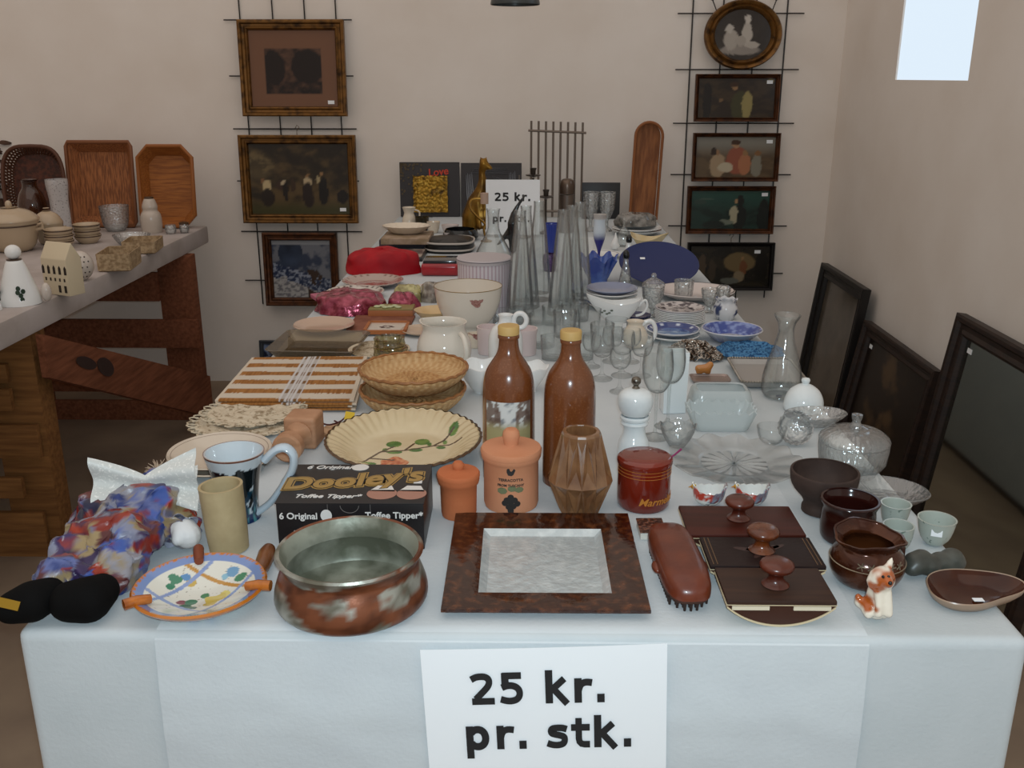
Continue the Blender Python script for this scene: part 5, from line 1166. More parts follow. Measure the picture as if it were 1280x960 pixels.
# cord and tag on a wooden disc
c = pt(428, 541); o = G().lathe([(0, 0), (.036, 0), (.038, .003), (.037, .008), (.030, .009), (0, .007)], 40).build('wooden_coaster', mat('pale_wood', '#c09a76', .6, c2='#ad8663', ns=14), None, (c.x, c.y, T+EPS)); tag(o, 'pale round wooden coaster half under the fluted floral dish', 'coaster')
c = pt(425, 528, T+.012); g = G(); pa = [(402, 529), (412, 531), (425, 527), (433, 521), (440, 522), (447, 520), (453, 523), (440, 527), (428, 530), (418, 526)]
g.tube(smoothp([tuple(pt(x, y, T+.012+.004*math.sin(i*1.7))-c) for i, (x, y) in enumerate(pa)], 4), .0016, 6)
cord = g.build('tag_cord', mat('dark_red_cord', '#4a1c1c', .7), None, c); tag(cord, 'dark red cord with a yellow tag lying on the wooden coaster', 'cord')
q = pt(437, 520, T+.024)-c; G().box(q, (.018, .0015, .016), Matrix.Rotation(-.5, 4, 'X') @ Matrix.Rotation(.15, 4, 'Y')).build('yellow_tag', mat('yellow_tag', '#d8b321', .6), cord)
# fluted floral dish
c = pt(505, 549, T+.03); rw = 98*zc(c)/FPX
def flo(v):
    x, y = v.x/rw, v.y/rw; r = math.hypot(x, y); n = noise.noise(v*60)
    if v.z < .026 and r > .6 and False: return lin('#5b4228')
    cc = mixc(lin('#d3c29f'), lin('#bfa87f'), sst(.55, 1, r)*.6+.2*n)
    def seg(x0, y0, x1, y1, w_):
        t = max(0, min(1, ((x-x0)*(x1-x0)+(y-y0)*(y1-y0))/((x1-x0)**2+(y1-y0)**2))); return math.hypot(x-x0-(x1-x0)*t, y-y0-(y1-y0)*t) < w_
    st_ = [(-.5, -.42, -.3, -.05), (-.3, -.05, .0, .0), (0, .0, .35, .15), (.35, .15, .72, .2), (.35, .15, .6, .5), (-.3, -.05, -.15, .12), (-.4, -.25, -.1, -.3), (0, 0, .1, .22)]
    if any(seg(*q, .016) for q in st_): return lin('#4a3420')
    for (cx, cy, a_, b_) in [(-.16, .2, .1, .1), (-.12, -.05, .1, .06), (.2, .28, .1, .1), (.14, .02, .09, .06), (.46, .1, .06, .05), (.6, .48, .07, .12), (-.42, -.42, .12, .06), (-.25, .02, .04, .05), (.3, .2, .03, .06), (.5, .26, .03, .06)]:
        d = ((x-cx)/a_)**2+((y-cy)/b_)**2
        if d < 1: return mixc(lin('#3c6b2c'), lin('#6a8a40'), sst(-.3, .5, n))
    d = ((x+.08)/.17)**2+((y+.42)/.2)**2
    if d < 1+.6*n: return mixc(lin('#b4562f'), lin('#d08a5c'), sst(-.4, .4, noise.noise(v*150)))
    return cc
L = [(rw*(.94-.0135*i), 0) for i in range(70)]
L = [(r, .004+.028*sst(.55*rw, .97*rw, r)) for r, _ in L if r > .004*0+.0005]
flut = lambda r, z, an: (r*(1+.006*math.cos(44*an)*(r > rw*.9)), z+.0013*math.cos(44*an)*sst(.6*rw, .9*rw, r))
fd = G().lathe([(rw*.97, .031), (rw*.955, .033)]+L+[(1e-5, .004)], 352, fn=flut).build('fluted_dish', mat('floral_earthenware', attr=True, rough=.2, spec=.5, coat=.3), None, (c.x, c.y, T+EPS), (math.radians(2), 0, 0), col=flo)
fd.location.z += .004; tag(fd, 'large round fluted cream dish with painted leaves behind the black box', 'dish')
G().lathe([(1e-5, 0), (rw*.5, 0), (rw*.58, .003), (rw*.97, .029), (rw, .031), (rw*.97, .0335)], 176, fn=flut).build('brown_underside', mat('brown_edge_glaze', '#54391f', .3), fd)
# baskets
def weave(r, z, an): return (r, z)
def basket(label, px, py, rp, z, h, m, n=44):
    c = pt(px, py, z+h); rw = rp*zc(c)/FPX
    def wv(lev, sgn):
        g = G(); vs = []; N_ = n*4
        for j, (r, zz) in enumerate(lev):
            for k in range(N_):
                an = 2*math.pi*k/N_; w_ = math.sin(an*n/2+ (math.pi if (j//2) % 2 else 0)+j*.55)
                vs.append(V(math.cos(an)*(r*rw+.0014*w_), math.sin(an)*(r*rw+.0014*w_), zz*h+sgn*.0018*w_))
        return g.add(vs, [(a_*N_+k, a_*N_+(k+1) % N_, (a_+1)*N_+(k+1) % N_, (a_+1)*N_+k) for a_ in range(len(lev)-1) for k in range(N_)])
    def bc(v):
        an = math.atan2(v.y, v.x); r = math.hypot(v.x, v.y)/rw; q = math.sin(an*n/2+r*26); n_ = noise.noise(v*90)
        return mixc(lin('#bd9566'), lin('#d0b083'), sst(-.6, .9, math.sin(an*n+r*9)*math.sin(r*34+an*3)+.6*n_)) if r > .55 else mixc(lin('#c39a68'), lin('#a8794a'), sst(-.2, .5, math.sin((v.x+v.y)*300)*math.sin((v.x-v.y)*300)+.4*n_))
    side = [(.72+.28*math.sin(i/14*math.pi/2), i/14) for i in range(15)]
    ins = [(.955-.25*(1-math.cos(i/12*math.pi/2)), .97-.75*math.sin(i/12*math.pi/2)) for i in range(13)]+[(.7*(1-i/14)+.001, .22+.10*(i/14)) for i in range(1, 15)]
    mb_ = mat('split_wood_weave', attr=True, rough=.65, spec=.25)
    o = wv([(.01, 0), (.7, 0)]+side+ins, .6).build('woven_basket', mb_, None, (c.x, c.y, z+EPS), col=bc); tag(o, label, 'basket')
    G().tube([(math.cos(k*math.pi/36)*rw*.99, math.sin(k*math.pi/36)*rw*.99, h+.0015*math.sin(k*2.2)) for k in range(72)], .0032, 7, closed=True).build('bound_rim', mat('rim_cane', '#a06c3c', .5, c2='#8a5a30', ns=60), o)
    return o
basket('shallow round woven basket under its twin, left of the stoneware bottles', 516, 485, 66, T, .040, None)
b2 = basket('shallow round woven basket stacked on its twin left of the stoneware bottles', 517, 469, 68, T+.026, .036, None)
b2.location.z += .0165
# smoked glass dish
sm = glass('smoked_glass', '#d9ccb6', '#8a7a62', .05, .07, .4, haze=.12, hc='#8f7d62', power=1.8)
c = pt(398, 443); kk = zc(c)/FPX
o = rvess([(.72, 0), (.78, .002), (.97, .026), (1, .028), (.98, .030), (.78, .006)], 112*kk, .2, .02).build('square_glass_dish', sm, None, (c.x, c.y+.02, T+EPS), (0, 0, -.06)); tag(o, 'square smoky brown glass dish behind the placemats', 'dish')
doily('cream crocheted mat under the stacked amber glass ashtrays', 474, 439, .075, .075, m_lace, T, 12, False, 0, 'crochet_mat')
amb = glass('amber_pressed_glass', '#e2dcc0', '#7d7450', .08, .12, .55, haze=.08, hc='#9a8e60', bump=.9, bs=70)
for i, (yb, r, h_) in enumerate([(456, 21, .024), (456, 19, .022)]):
    a = AX(489, yb, 21); rw = a.r(r)
    o = G().lathe([(1e-5, 0), (rw*.9, 0), (rw, .004), (rw*.94, h_*.6), (rw, h_), (rw*.84, h_), (rw*.7, .007), (1e-5, .006)], 60, fn=lambda r_, z, an: (r_*(1+.05*math.cos(10*an)), z)).build('ashtray', amb, None, a.B+V(-.002*i, .002*i, .0075+.0255*i), (0, 0, .3*i), sharp=20); tag(o, ['thick amber glass ashtray, lower of the stacked two', 'thick amber glass ashtray on top of its twin'][i], 'ashtray')
# beige plate, tiles, small box
plate('small beige plate at the left table edge behind the smoky dish', 405, 405, 38, T, mat('beige_china', '#c2a692', .2, coat=.3), h=.016)
P_ = [pt(*q) for q in ((432, 420), (517, 420), (508, 396), (445, 396))]; c = sum(P_, V(0, 0, 0))/4
tag(G().box((0, 0, .002), (.165, .17, .004)).build('table_mat', mat('terracotta_mat', '#8c5640', .75, c2='#7a4632', ns=20), None, (c.x, c.y+.02, T+EPS), bevel=.001), 'reddish brown mat under the framed tile', 'mat')
c = pt(484, 411, T+.0055); tl = thing('framed_tile', 'cream tile in thin wooden frame with a dark flower on the red-brown mat', 'tile', (c.x, c.y-.004, T+.0055))
g = G()
for x, y, w_, d_ in ((0, .05, .112, .008), (0, -.05, .112, .008), (.052, 0, .008, .1), (-.052, 0, .008, .1)): g.box((x, y, .005), (w_, d_, .010))
g.build('frame', mat('tile_frame_wood', '#a8622f', .5), tl); G().box((0, 0, .003), (.098, .094, .006)).build('tile', mat('cream_tile', '#cfc3b6', .15, coat=.3), tl)
g = G()
for k in range(6): g.ball((.014*math.cos(k), .010*math.sin(k), .0062), (.007, .004, .0006), 8, 5)
g.build('painted_flower', mat('dark_sprig_paint', '#4a3030', .5), tl)
c = pt(486, 401, T); bx2 = G().box((0, .04, .010), (.125, .07, .020)).build('wooden_box', mat('box_orange_wood', '#a9683c', .5), None, (c.x, c.y+.03, T+EPS), bevel=.002); tag(bx2, 'low wooden box with olive lid behind the framed tile', 'box')
G().box((0, .04, .0215), (.122, .068, .003)).build('lid', mat('olive_lid', '#8f8350', .4), bx2)
g = G()
for i in range(6): g.ball((-.04+.012*i, .03+.01*math.sin(i*2), .0255), (.010, .008, .004), 10, 6)
g.build('painted_blossom', mat('pale_green_paint', '#b9bd94', .3), bx2)
# wrapped things
m_foil = mat('dark_red_foil', '#7c1c33', .18, .5, c2='#a84a60', ns=50, bump=.9, bs=45, coat=.5)
def lump(name, label, cat, cx, yb, w, d, h, m, z=T, rough=.12, fq=40, seed=0, rot=0):
    a = AX(cx, yb, 0, z); k = zc(a.B)/FPX; W_ = w*k
    def f(u, v):
        an = u*2*math.pi; t = v*math.pi*.5; n = noise.noise(V(math.cos(an)*2+seed, math.sin(an)*2, v*3)); rr = math.cos(t)**.45
        p = V(math.cos(an)*W_/2*rr*(1+.12*n), math.sin(an)*d/2*rr*(1+.12*n), h*math.sin(t)**.8*(1+.1*n))
        p += V(*[noise.noise(p*fq+V(i*9+seed, 0, 0)) for i in range(3)])*rough*h; p.z = max(0, p.z) if v > 0 else 0; return p
    g = G().sheet(f, 56, 14, cu=True); g.add([f(i/56, 0) for i in range(56)], [tuple(range(55, -1, -1))])
    o = g.build(name, m, None, a.B+V(0, d/2, 0), (0, 0, rot)); return tag(o, label, cat)
lump('foil_package', 'dark red glittering foil package at the left edge behind the beige plate', 'package', 432, 396, 92, .16, .055, m_foil, seed=3)
lump('foil_package', 'small dark red foil package behind the olive lidded box', 'package', 503, 391, 40, .08, .05, m_foil, seed=8)
lump('cellophane_pack', 'pale yellow cellophane pack right of the pierced plates', 'package', 508, 380, 38, .07, .05, mat('yellow_cellophane', '#c6bd84', .15, coat=.6, c2='#8f8450', ns=40, bump=.8, bs=50), seed=5)
lump('cellophane_pack', 'grey clear cellophane pack between yellow pack and big rose bowl', 'package', 540, 379, 32, .07, .055, mat('clear_cellophane', '#a39a8e', .12, coat=.7, c2='#6f655c', ns=45, bump=.9, bs=55), seed=9)
P_ = pt(408, 386); tag(G().box((0, 0, .006), (.09, .08, .012), Matrix.Rotation(.5, 4, 'Z')).build('pink_card', mat('pink_card', '#b5657c', .6), None, (P_.x-.012, P_.y+.10, T+.0075), bevel=.002), 'pink card box behind the larger red foil package', 'box')
def lacep(x, y, v): 
    r = math.hypot(x, y); an = math.atan2(y, x)
    if r > .84 and abs(math.sin(an*13)) < .35 and r < .95: return lin('#3a302c')
    return lin('#c9bfb6') if r > .6 else mixc(lin('#8a5550'), lin('#a99a98'), sst(-.2, .4, noise.noise(v*40)))
sc_ = lambda r, z, an: (r*(1+.02*math.cos(26*an)*(z > .012)), z)
plate('white plate with pierced edge and reddish middle behind the foil package', 444, 364, 36, T, None, h=.018, col=lacep, mcol=m_pp, fn=sc_)
plate('pinkish plate with pierced edge in front of the red cushion', 466, 350, 38, T, None, h=.018, col=lambda x, y, v: mixc(lacep(x, y, v), lin('#a07a70'), .5), mcol=m_pp, fn=sc_)
plate('small white pierced plate beside the grey cellophane pack', 527, 361, 25, T, None, h=.02, col=lambda x, y, v: lacep(x, y, v) if math.hypot(x, y) > .6 else lin('#c9c4c8'), mcol=m_pp, fn=sc_)
# yellow leaf dish
c = pt(547, 399); kk = zc(c)/FPX; rw = 29*kk
lf = lambda r, z, an: (r*(1+.16*(abs(math.cos(an/2))**14)), z+.010*(abs(math.cos(an/2))**10)*(r/rw))
o = G().lathe([(1e-5, 0), (rw*.5, 0), (rw*.7, .006), (rw*.98, .026), (rw, .028), (rw*.95, .027), (rw*.66, .009), (1e-5, .004)], 56, fn=lf, sy=.85).build('leaf_dish', mat('buttery_glaze', '#d3b585', .2, coat=.3), None, (c.x, c.y-.005, T+EPS)); tag(o, 'butter yellow leaf shaped dish in front of the big rose bowl', 'dish')
plate('small cream glass plate left of the white pitcher', 525, 412, 24, T, mat('cream_glassy', '#bfa68e', .1, coat=.5), h=.012)
# white pitcher
o, a = vessel('white_pitcher', 'white porcelain pitcher with thin gold rim left of the white jug', 'pitcher', 556, 462, [(26, None), (32, 448), (34, 438), (33, 427), (28.5, 416), (26.5, 410), (28, 404), (29, 402)], mat('ivory_porcelain', '#ddd6ca', .1, coat=.4), .003, sm=3, fn=lambda r, z, an: (r*(1+.16*sst(.085, .12, z)*max(0, math.cos(an-3.0))**6), z+.010*sst(.085, .12, z)*max(0, math.cos(an-3.0))**6))
G().tube(smoothp([(a.r(22), -a.r(20), a.z(412)), (a.r(27), -a.r(33), a.z(415)), (a.r(30), -a.r(40), a.z(428)), (a.r(28), -a.r(34), a.z(444)), (a.r(24), -a.r(24), a.z(450))], 4), .006, 10).build('handle', mat('ivory_porcelain'), o)
m_gl = mat('thin_gold_line', '#8d7648', .3, .6)
def grim(o, r, z, sy=1): G().tube([(math.cos(k*math.pi/28)*r, math.sin(k*math.pi/28)*r*sy, z) for k in range(56)], .0011, 5, closed=True).build('gold_rim', m_gl, o)
wavy = lambda r, z, an: (r*(1+.03*math.cos(6*an)*sst(.02, .06, z)), z+.003*math.cos(6*an)*sst(.02, .06, z))
o, a = vessel('white_bowl', 'white wavy rimmed bowl left of the labelled stoneware bottle', 'bowl', 603, 493, [(11, None), (11, 488), (16, 482), (24, 470), (28, 458), (28.5, 455)], m_white, .0022, sm=3, fn=wavy)
o, a = vessel('white_bowl', 'white wavy rimmed bowl seen between the two stoneware bottles', 'bowl', 660, 492, [(10, None), (10, 486), (14, 480), (21, 470), (25, 460), (25.5, 457)], m_white, .0022, sm=3, fn=wavy)
# flask jug, cups
o, a = vessel('white_flask', 'small white flask jug with ring handle behind the labelled bottle', 'jug', 632, 462, [(18, None), (21, 450), (21.5, 430), (20.5, 418), (16, 409), (9.5, 404), (8, 400), (8, 396), (9.5, 393)], m_white, .003, sm=3)
G().tube([tuple(a.at(650+8*math.cos(t_), 400.5+9*math.sin(t_))) for t_ in [k*math.pi/10 for k in range(20)]], .0058, 10, closed=True).build('ring_handle', m_white, o)
m_pk = mat('pinkish_cup', '#d8c6c4', .15, coat=.3)
vessel('straight_cup', 'white straight cup with pale pink inside, right behind the flask jug', 'cup', 656, 446, [(14, None), (14.5, 436), (15, 416), (16, 413), (16, 410)], m_pk, .003)
vessel('straight_cup', 'pinkish straight cup peeking out left behind the flask jug', 'cup', 611, 445, [(13, None), (14, 436), (14.5, 414), (15, 411), (15, 408)], m_pk, .003)
o, a = vessel('small_rose_cup', 'small pale cup with painted rosebud beside the white pitcher', 'cup', 594, 436, [(8, None), (10, 427), (11, 417)], m_cream, .002)
m_rose = mat('painted_rose', '#8a5a52', .3, c2='#a98078', ns=200)
def rose(o, rad, z, a0, s_):
    g = G()
    for (x, y, r_) in [(0, 0, .009), (.006, .003, .007), (-.005, .004, .006), (.002, -.005, .006)]: q_ = flat([(x*s_+px_, y*s_+py_) for px_, py_ in disc(r_*s_, r_*s_*.8, 9)]); g.add(q_.v, q_.f)
    q_ = flat([(-.008*s_, .002*s_), (-.024*s_, .009*s_), (-.024*s_, .011*s_), (-.007*s_, .005*s_)]); g.add(q_.v, q_.f); wrap(g, rad, z, a0, .0012).build('painted_rosebud', m_rose, o, smooth=False)
rose(o, a.r(10.6), a.z(418), -1.4, .8)
# big rose bowl
m_bowl = mat('warm_white_china', '#dcd3c6', .1, coat=.4)
o, a = vessel('rose_bowl', 'large warm white bowl with a painted rosebud in front of the striped box', 'bowl', 586, 416, [(19, None), (20, 407), (27, 401), (34, 391), (39.5, 377), (42, 362), (42.5, 357)], m_bowl, .003, sm=3, seg=64); grim(o, a.r(42.3, .1), a.z(357)); rose(o, a.r(40.6, .07), a.z(369), -1.28, 1.5)
# striped hat box
def stripe(v):
    an = math.atan2(v.y, v.x); return lin('#b9a3ad') if math.sin(an*44) > .35 else lin('#d2cbd0')
a = AX(606, 394, 33); rb = a.r(33); hz = a.z(324)
o = G().lathe([(0, 0)]+[(rb, hz*i/2) for i in range(3)]+[(0, hz)], 352).build('hat_box', mat('striped_paper', attr=True, rough=.7), None, a.B, col=stripe); tag(o, 'round pink striped hat box with grey lid behind the rose bowl', 'box')
G().lathe([(rb*1.005, hz-.006), (rb*1.035, hz-.006), (rb*1.04, hz+.004), (rb*1.0, hz+.007), (0, hz+.007)], 64).build('lid', mat('grey_lid_paper', '#b9b1b4', .6), o)
G().tube([(math.cos(k*math.pi/28)*rb*1.04, math.sin(k*math.pi/28)*rb*1.04, hz+.003) for k in range(56)], .0012, 5, closed=True).build('lid_edge', mat('dark_lid_edge', '#6a676d', .5), o)
# red cushion, satin box, bag
m_red = mat('bright_red_cloth', '#b00d1c', .6, spec=.3, c2='#98091a', ns=14)
lump('red_cushion', 'bright red cloth cushion at the left table edge', 'cushion', 474, 346, 98, .20, .075, m_red, rough=.03, fq=12, seed=2)
c0, c1 = pt(526, 346), pt(573, 346); zr = zat(c0.x, c0.y, 331)-T
rb_ = G().box((0, .06, zr/2), ((c1-c0).length, .12, zr)).build('satin_box', mat('red_satin', '#a50f1e', .22, spec=.6, sheen=.3, c2='#7c0a16', ns=8), None, (c0+c1)/2+V(0, .005, EPS), bevel=.012, bseg=3); tag(rb_, 'shiny red satin box with dark top left of the striped hat box', 'box')
G().box((0, .062, zr+.004), ((c1-c0).length*.9, .1, .012)).build('dark_top', mat('dark_blue_plastic', '#14181f', .15, coat=.4), rb_, bevel=.004)
c0 = pt(560, 318); kk = zc(c0)/FPX
bag = thing('black_bag', 'flat black bag with white piping behind the red satin box', 'bag', (c0.x, c0.y, T+EPS))
pl_ = rr_poly(62*kk, .20, 8, 3); pz = lambda k, z: [V(x*k, y*k+.1, z) for x, y in pl_]
n = len(pl_); g = G(); lv = [(.96, 0), (1, .012), (1, .03), (.9, .042), (.5, .05), (.0, .052)]
g.add([p for k, z in lv for p in pz(k, z)], [(r*n+k, r*n+(k+1) % n, (r+1)*n+(k+1) % n, (r+1)*n+k) for r in range(len(lv)-1) for k in range(n)]+[tuple(range(n-1, -1, -1))]); g.build('body', mat('black_leatherette', '#100f10', .4), bag)
for zz in (.012, .038): G().tube([p for p in pz(1.0, zz)], .004, 6, closed=True).build('white_piping', mat('white_piping', '#b5aea6', .5), bag)
# picture and albums lying flat
def lying(name, label, x0, x1, yf, d, h, m, z=T, cat='book', rot=0):
    a = pt(x0, yf, z); b = pt(x1, yf, z); o = G().box((0, d/2, h/2), ((b-a).length, d, h)).build(name, m, None, (a+b)/2+V(0, 0, EPS), (0, 0, rot), bevel=.0015); return tag(o, label, cat)
o = lying('framed_photo', 'flat dark framed photograph lying behind the red cushion', 465, 528, 327, .19, .014, mat('thin_dark_frame', '#241c19', .4), cat='picture')
G().box((0, .095, .0145), (.17, .165, .0012)).build('photo', mat('pale_photo', '#b5a598', .3, c2='#6d5a58', ns=9, lo=.45, hi=.55), o)
o = lying('photo_album', 'dark purple album lying under the cream lace edged platter', 474, 536, 310, .22, .03, mat('purple_album', '#3f3138', .5))
zz = T+.0315
lying('linen_box', 'flat beige box with gold trim lying on the purple album', 476, 536, 306, .20, .022, mat('beige_linen', '#a6907c', .8, c2='#8f7a60', ns=30), z=zz-.0+.0, cat='box')
z3 = zz+.0232
c = pt(508, 292, z3); rw = 30*zc(c)/FPX
o = G().lathe([(1e-5, 0), (rw*.55, 0), (rw*.7, .006), (rw, .03), (rw*.97, .032), (rw*.66, .009), (1e-5, .005)], 72, fn=lambda r, z, an: (r*(1+.03*math.cos(18*an)*(z > .02)), z), sy=.75).build('lace_platter', m_cream, None, (c.x, c.y+.01, z3+EPS)); tag(o, 'cream platter with scalloped pierced edge below the grey canvas', 'platter')
# ================================================================ far end of the long table
def small(name, label, cat, cx, yb, pr, m, z=T, **k): return vessel(name, label, cat, cx, yb, pr, m, .002, z, 32, sm=2, **k)
# canvases against the wall
def canvas(label, x0, x1, y0, yc):
    a = pty(x0, y0, 4.60); b = pty(x1, y0, 4.60); t = thing('canvas', label, 'painting', ((a.x+b.x)/2, 4.60, T+EPS), (math.radians(-2.5), 0, 0)); w_ = b.x-a.x; h_ = a.z-T
    G().box((0, 0, h_/2), (w_, .025, h_)).build('stretched_canvas', mat('charcoal_canvas', '#3b393b', .8, bump=.2, bs=150), t, bevel=.002); return t, w_, h_
t, w_, h_ = canvas('square charcoal canvas with a gold relief square and red word', 499, 574, 203, 0)
K = w_/75
def gq(u, v):
    x, z = (u-.5)*43*K, (v-.5)*45*K; return (x, -.018-.006*abs(noise.noise(V(u*9, v*9, 1)))-.004*noise.noise(V(u*22, v*22, 5)), z)
o = G().sheet(gq, 46, 46).build('gold_relief', mat('crumpled_gold', '#a8802a', .35, .6, c2='#4a3410', ns=26, lo=.5, hi=.68), t, loc=(1*K, 0, h_-39*K), solid=.004)
tx = text('Love', 13*K, bold=.0010, ext=.001, shear=.1); g = tx.move(Matrix.Translation(V(11*K, -.0145, h_-12*K)) @ Matrix.Rotation(-.12, 4, 'Y') @ Matrix.Rotation(math.pi/2, 4, 'X')); g.build('lettering', mat('red_orange_paint', '#c23a1c', .5), t, smooth=False)
g = G(); random.seed(4)
for i in range(60):
    u = random.random()**2; v = random.random()**2; g.box(((-.48+.35*u)*w_, -.0135, h_*(.97-.55*v)), (.008, .002, .008))
g.build('mesh_texture', mat('bronze_paint', '#5a4c38', .5, .4), t)['kind'] = 'stuff'
t2, w2, h2_ = canvas('square charcoal canvas with grey white brushed square, right of its gold twin', 576, 652, 204, 0)
g = G(); random.seed(6)
def stroke(x0, z0, x1, z1, w_):
    for j in range(5):
        o_ = (j-2)*w_*.22; ln = random.uniform(.8, 1); d = V(x1-x0, 0, z1-z0); n_ = V(-d.z, 0, d.x).normalized()*o_
        g.tube([V(x0, -.0135, z0)+n_+d*random.uniform(0, .1), V((x0+x1)/2, -.0135, (z0+z1)/2)+n_*1.1, V(x0, -.0135, z0)+n_+d*ln], [.001, w_*.12, .001], 5, flat=.25)
stroke(-28*K, h2_-10*K, 28*K, h2_-9*K, 7*K); stroke(-28*K, h2_-10*K, -25*K, h2_-66*K, 8*K); stroke(26*K, h2_-9*K, 28*K, h2_-60*K, 8*K); stroke(-12*K, h2_-25*K, -8*K, h2_-60*K, 12*K); stroke(0, h2_-20*K, 16*K, h2_-24*K, 8*K)
g.build('brush_strokes', mat('grey_white_paint', '#8d9096', .6), t2)['kind'] = 'stuff'
# white porcelain in front of them
o, a = small('small_pitcher', 'little white pitcher in front of the gold square canvas', 'pitcher', 512, 289, [(7, None), (9, 281), (8, 272), (6, 266), (8.5, 259)], m_cream)
G().tube(smoothp([(a.r(7), 0, a.z(262)), (a.r(13), 0, a.z(265)), (a.r(12), 0, a.z(274)), (a.r(8), 0, a.z(279))], 3), .004, 6).build('handle', m_cream, o)
small('dark_pot', 'small dark green pot right of the little white pitcher', 'pot', 528, 291, [(6, None), (8, 283), (9, 271)], mat('dark_olive_glaze', '#2f2a1c', .2, coat=.3))
small('small_bowl', 'little white bowl between dark pot and pink-edged dish', 'bowl', 542, 292, [(5, None), (7, 286), (8.5, 277)], m_cream)
small('small_bowl', 'low pinkish dish beside the little white bowl under the canvas', 'dish', 563, 293, [(6, None), (9, 288), (11, 281)], mat('pinkish_white_china'))
small('small_cup', 'little white cup in front of the low pinkish dish', 'cup', 549, 308, [(4, None), (5, 302), (7, 296)], m_cream)
small('small_cup', 'little flowered cup beside the black round pot', 'cup', 562, 302, [(4, None), (5, 297), (7.5, 290)], mat('pinkish_white_china'))
# gold seated animal on plinth
a = AX(593, 299, 0); k = zc(a.B)/FPX
m_gd = mat('antique_gold', '#8a6420', .3, .7, c2='#4a3210', ns=14, lo=.4, hi=.65)
g = G(); Pz = lambda x, y, dy=0: tuple(a.at(x, y, dy))
g.chain([(*Pz(586, 294), 11*k), (*Pz(586, 280), 11*k), (*Pz(592, 262), 10*k), (*Pz(600, 248), 8*k), (*Pz(602, 234), 5.5*k), (*Pz(601, 222), 4.5*k), (*Pz(603, 212, -.005), 5.5*k)], 5)
g.chain([(*Pz(604, 213), 5*k), (*Pz(612, 219, -.01), 3.4*k)], 3); g.chain([(*Pz(599, 206), 2*k), (*Pz(600, 212), 3*k)], 3); g.chain([(*Pz(607, 206), 2*k), (*Pz(606, 212), 3*k)], 3)
for x in (597, 606): g.chain([(*Pz(x-1, 262, -.02), 4.5*k), (*Pz(x, 280, -.03), 3.2*k), (*Pz(x+1, 295, -.04), 3.6*k)], 4)
h = blob(g, .008, 4); zm = min(v.z for v in h.v); h.v = [v-V(0, 0, zm) for v in h.v]
tag(h.build('animal_statue', m_gd, None, a.B+V(0, .10, 0)), 'tall gold statue of a sitting long necked animal before the canvases', 'statue')
# black pot, brass sconce
o, a = vessel('black_pot', 'glossy black round pot in front of the gold statue', 'pot', 576, 303, [(19, None), (22, 296), (22, 291), (19, 286)], m_blackgl, .003)
a = AX(608, 303, 5); k = zc(a.B)/FPX; sc = thing('brass_sconce', 'brass scroll candle sconce with pale candle sleeve beside the black pot', 'candle holder', a.B)
G().lathe([(0, 0), (7*k, 0), (7*k, .004), (3*k, .008), (0, .009)], 24).build('base', mat('polished_brass', '#a8813c', .25, .85), sc)
G().tube(smoothp([(0, 0, .006), (-3*k, 0, 14*k), (-2*k, 0, 22*k), (-12*k, 0, 32*k), (-20*k, 0, 42*k), (-17*k, 0, 52*k), (-2*k, 0, 53*k)], 6), 1.4*k, 8).build('scroll_arm', mat('polished_brass'), sc)
G().tube([(-2*k, 0, 47*k), (-2*k, 0, 60*k)], 5*k, 16).build('candle_sleeve', mat('pale_pink_sleeve', '#b59a88', .5), sc)
# standing price sign with rod
a0 = pt(607, 297); y_ = a0.y; p0_, p1_ = pty(607, 225, y_), pty(675, 224, y_); zb = T+.012; hz = p0_.z-zb; wz = p1_.x-p0_.x
sg2 = thing('price_sign', 'small white price sign standing among the goods at the far end', 'sign', ((p0_.x+p1_.x)/2, y_, T+EPS), (math.radians(-4), 0, 0))
G().box((0, 0, .012+hz/2), (wz, .002, hz)).build('paper', m_paper, sg2)
kk = wz/68
for s_, dx, yy, sz in (('25 kr.', 0, 251, 17), ('pr. stk.', -2, 277, 14)):
    boldtext(s_, sz*kk*.85, m_ink, sg2, Matrix.Translation(V(dx*kk, -.0016, .012+hz-(yy-224.5)*kk)) @ Matrix.Rotation(math.pi/2, 4, 'X'))
G().tube([(9*kk, .004, .006), (8*kk, .004, hz+.03)], .0022, 6).build('rod', mat('steel_rod', '#7b746c', .4, .7), sg2)
G().lathe([(0, 0), (.045, 0), (.045, .006), (.01, .012), (0, .012)], 24, c=(9*kk, .004, 0)).build('foot', mat('steel_rod'), sg2)
# black crane ornament in front of it
a = AX(642, 318, 8); g = G(); k = zc(a.B)/FPX; Pz = lambda x, y, dy=0: tuple(a.at(x, y, dy))
g.chain([(*Pz(641, 312), 5*k), (*Pz(642, 295), 7*k), (*Pz(641, 280), 7*k), (*Pz(642, 268), 4*k), (*Pz(648, 256), 2.4*k), (*Pz(655, 246), 2*k)], 6); g.chain([(*Pz(640, 285, .01), 5*k), (*Pz(628, 300), 3*k), (*Pz(622, 306), 1.6*k)], 5)
h = blob(g, .005, 3); zm = min(v.z for v in h.v); h.v = [v-V(0, 0, zm) for v in h.v]
tag(h.build('bird_ornament', mat('black_lacquer', '#0f0f11', .2, coat=.4), None, a.B), 'slim black bird ornament in front of the standing price sign', 'ornament')
# bulbous carafe
vessel('carafe', 'clear round bellied glass carafe behind the striped hat box', 'carafe', 617, 342, [(17, None), (22, 330), (22, 316), (15, 302), (8, 288), (7, 276), (8, 264), (9, 261)], GT, .002, sm=3)
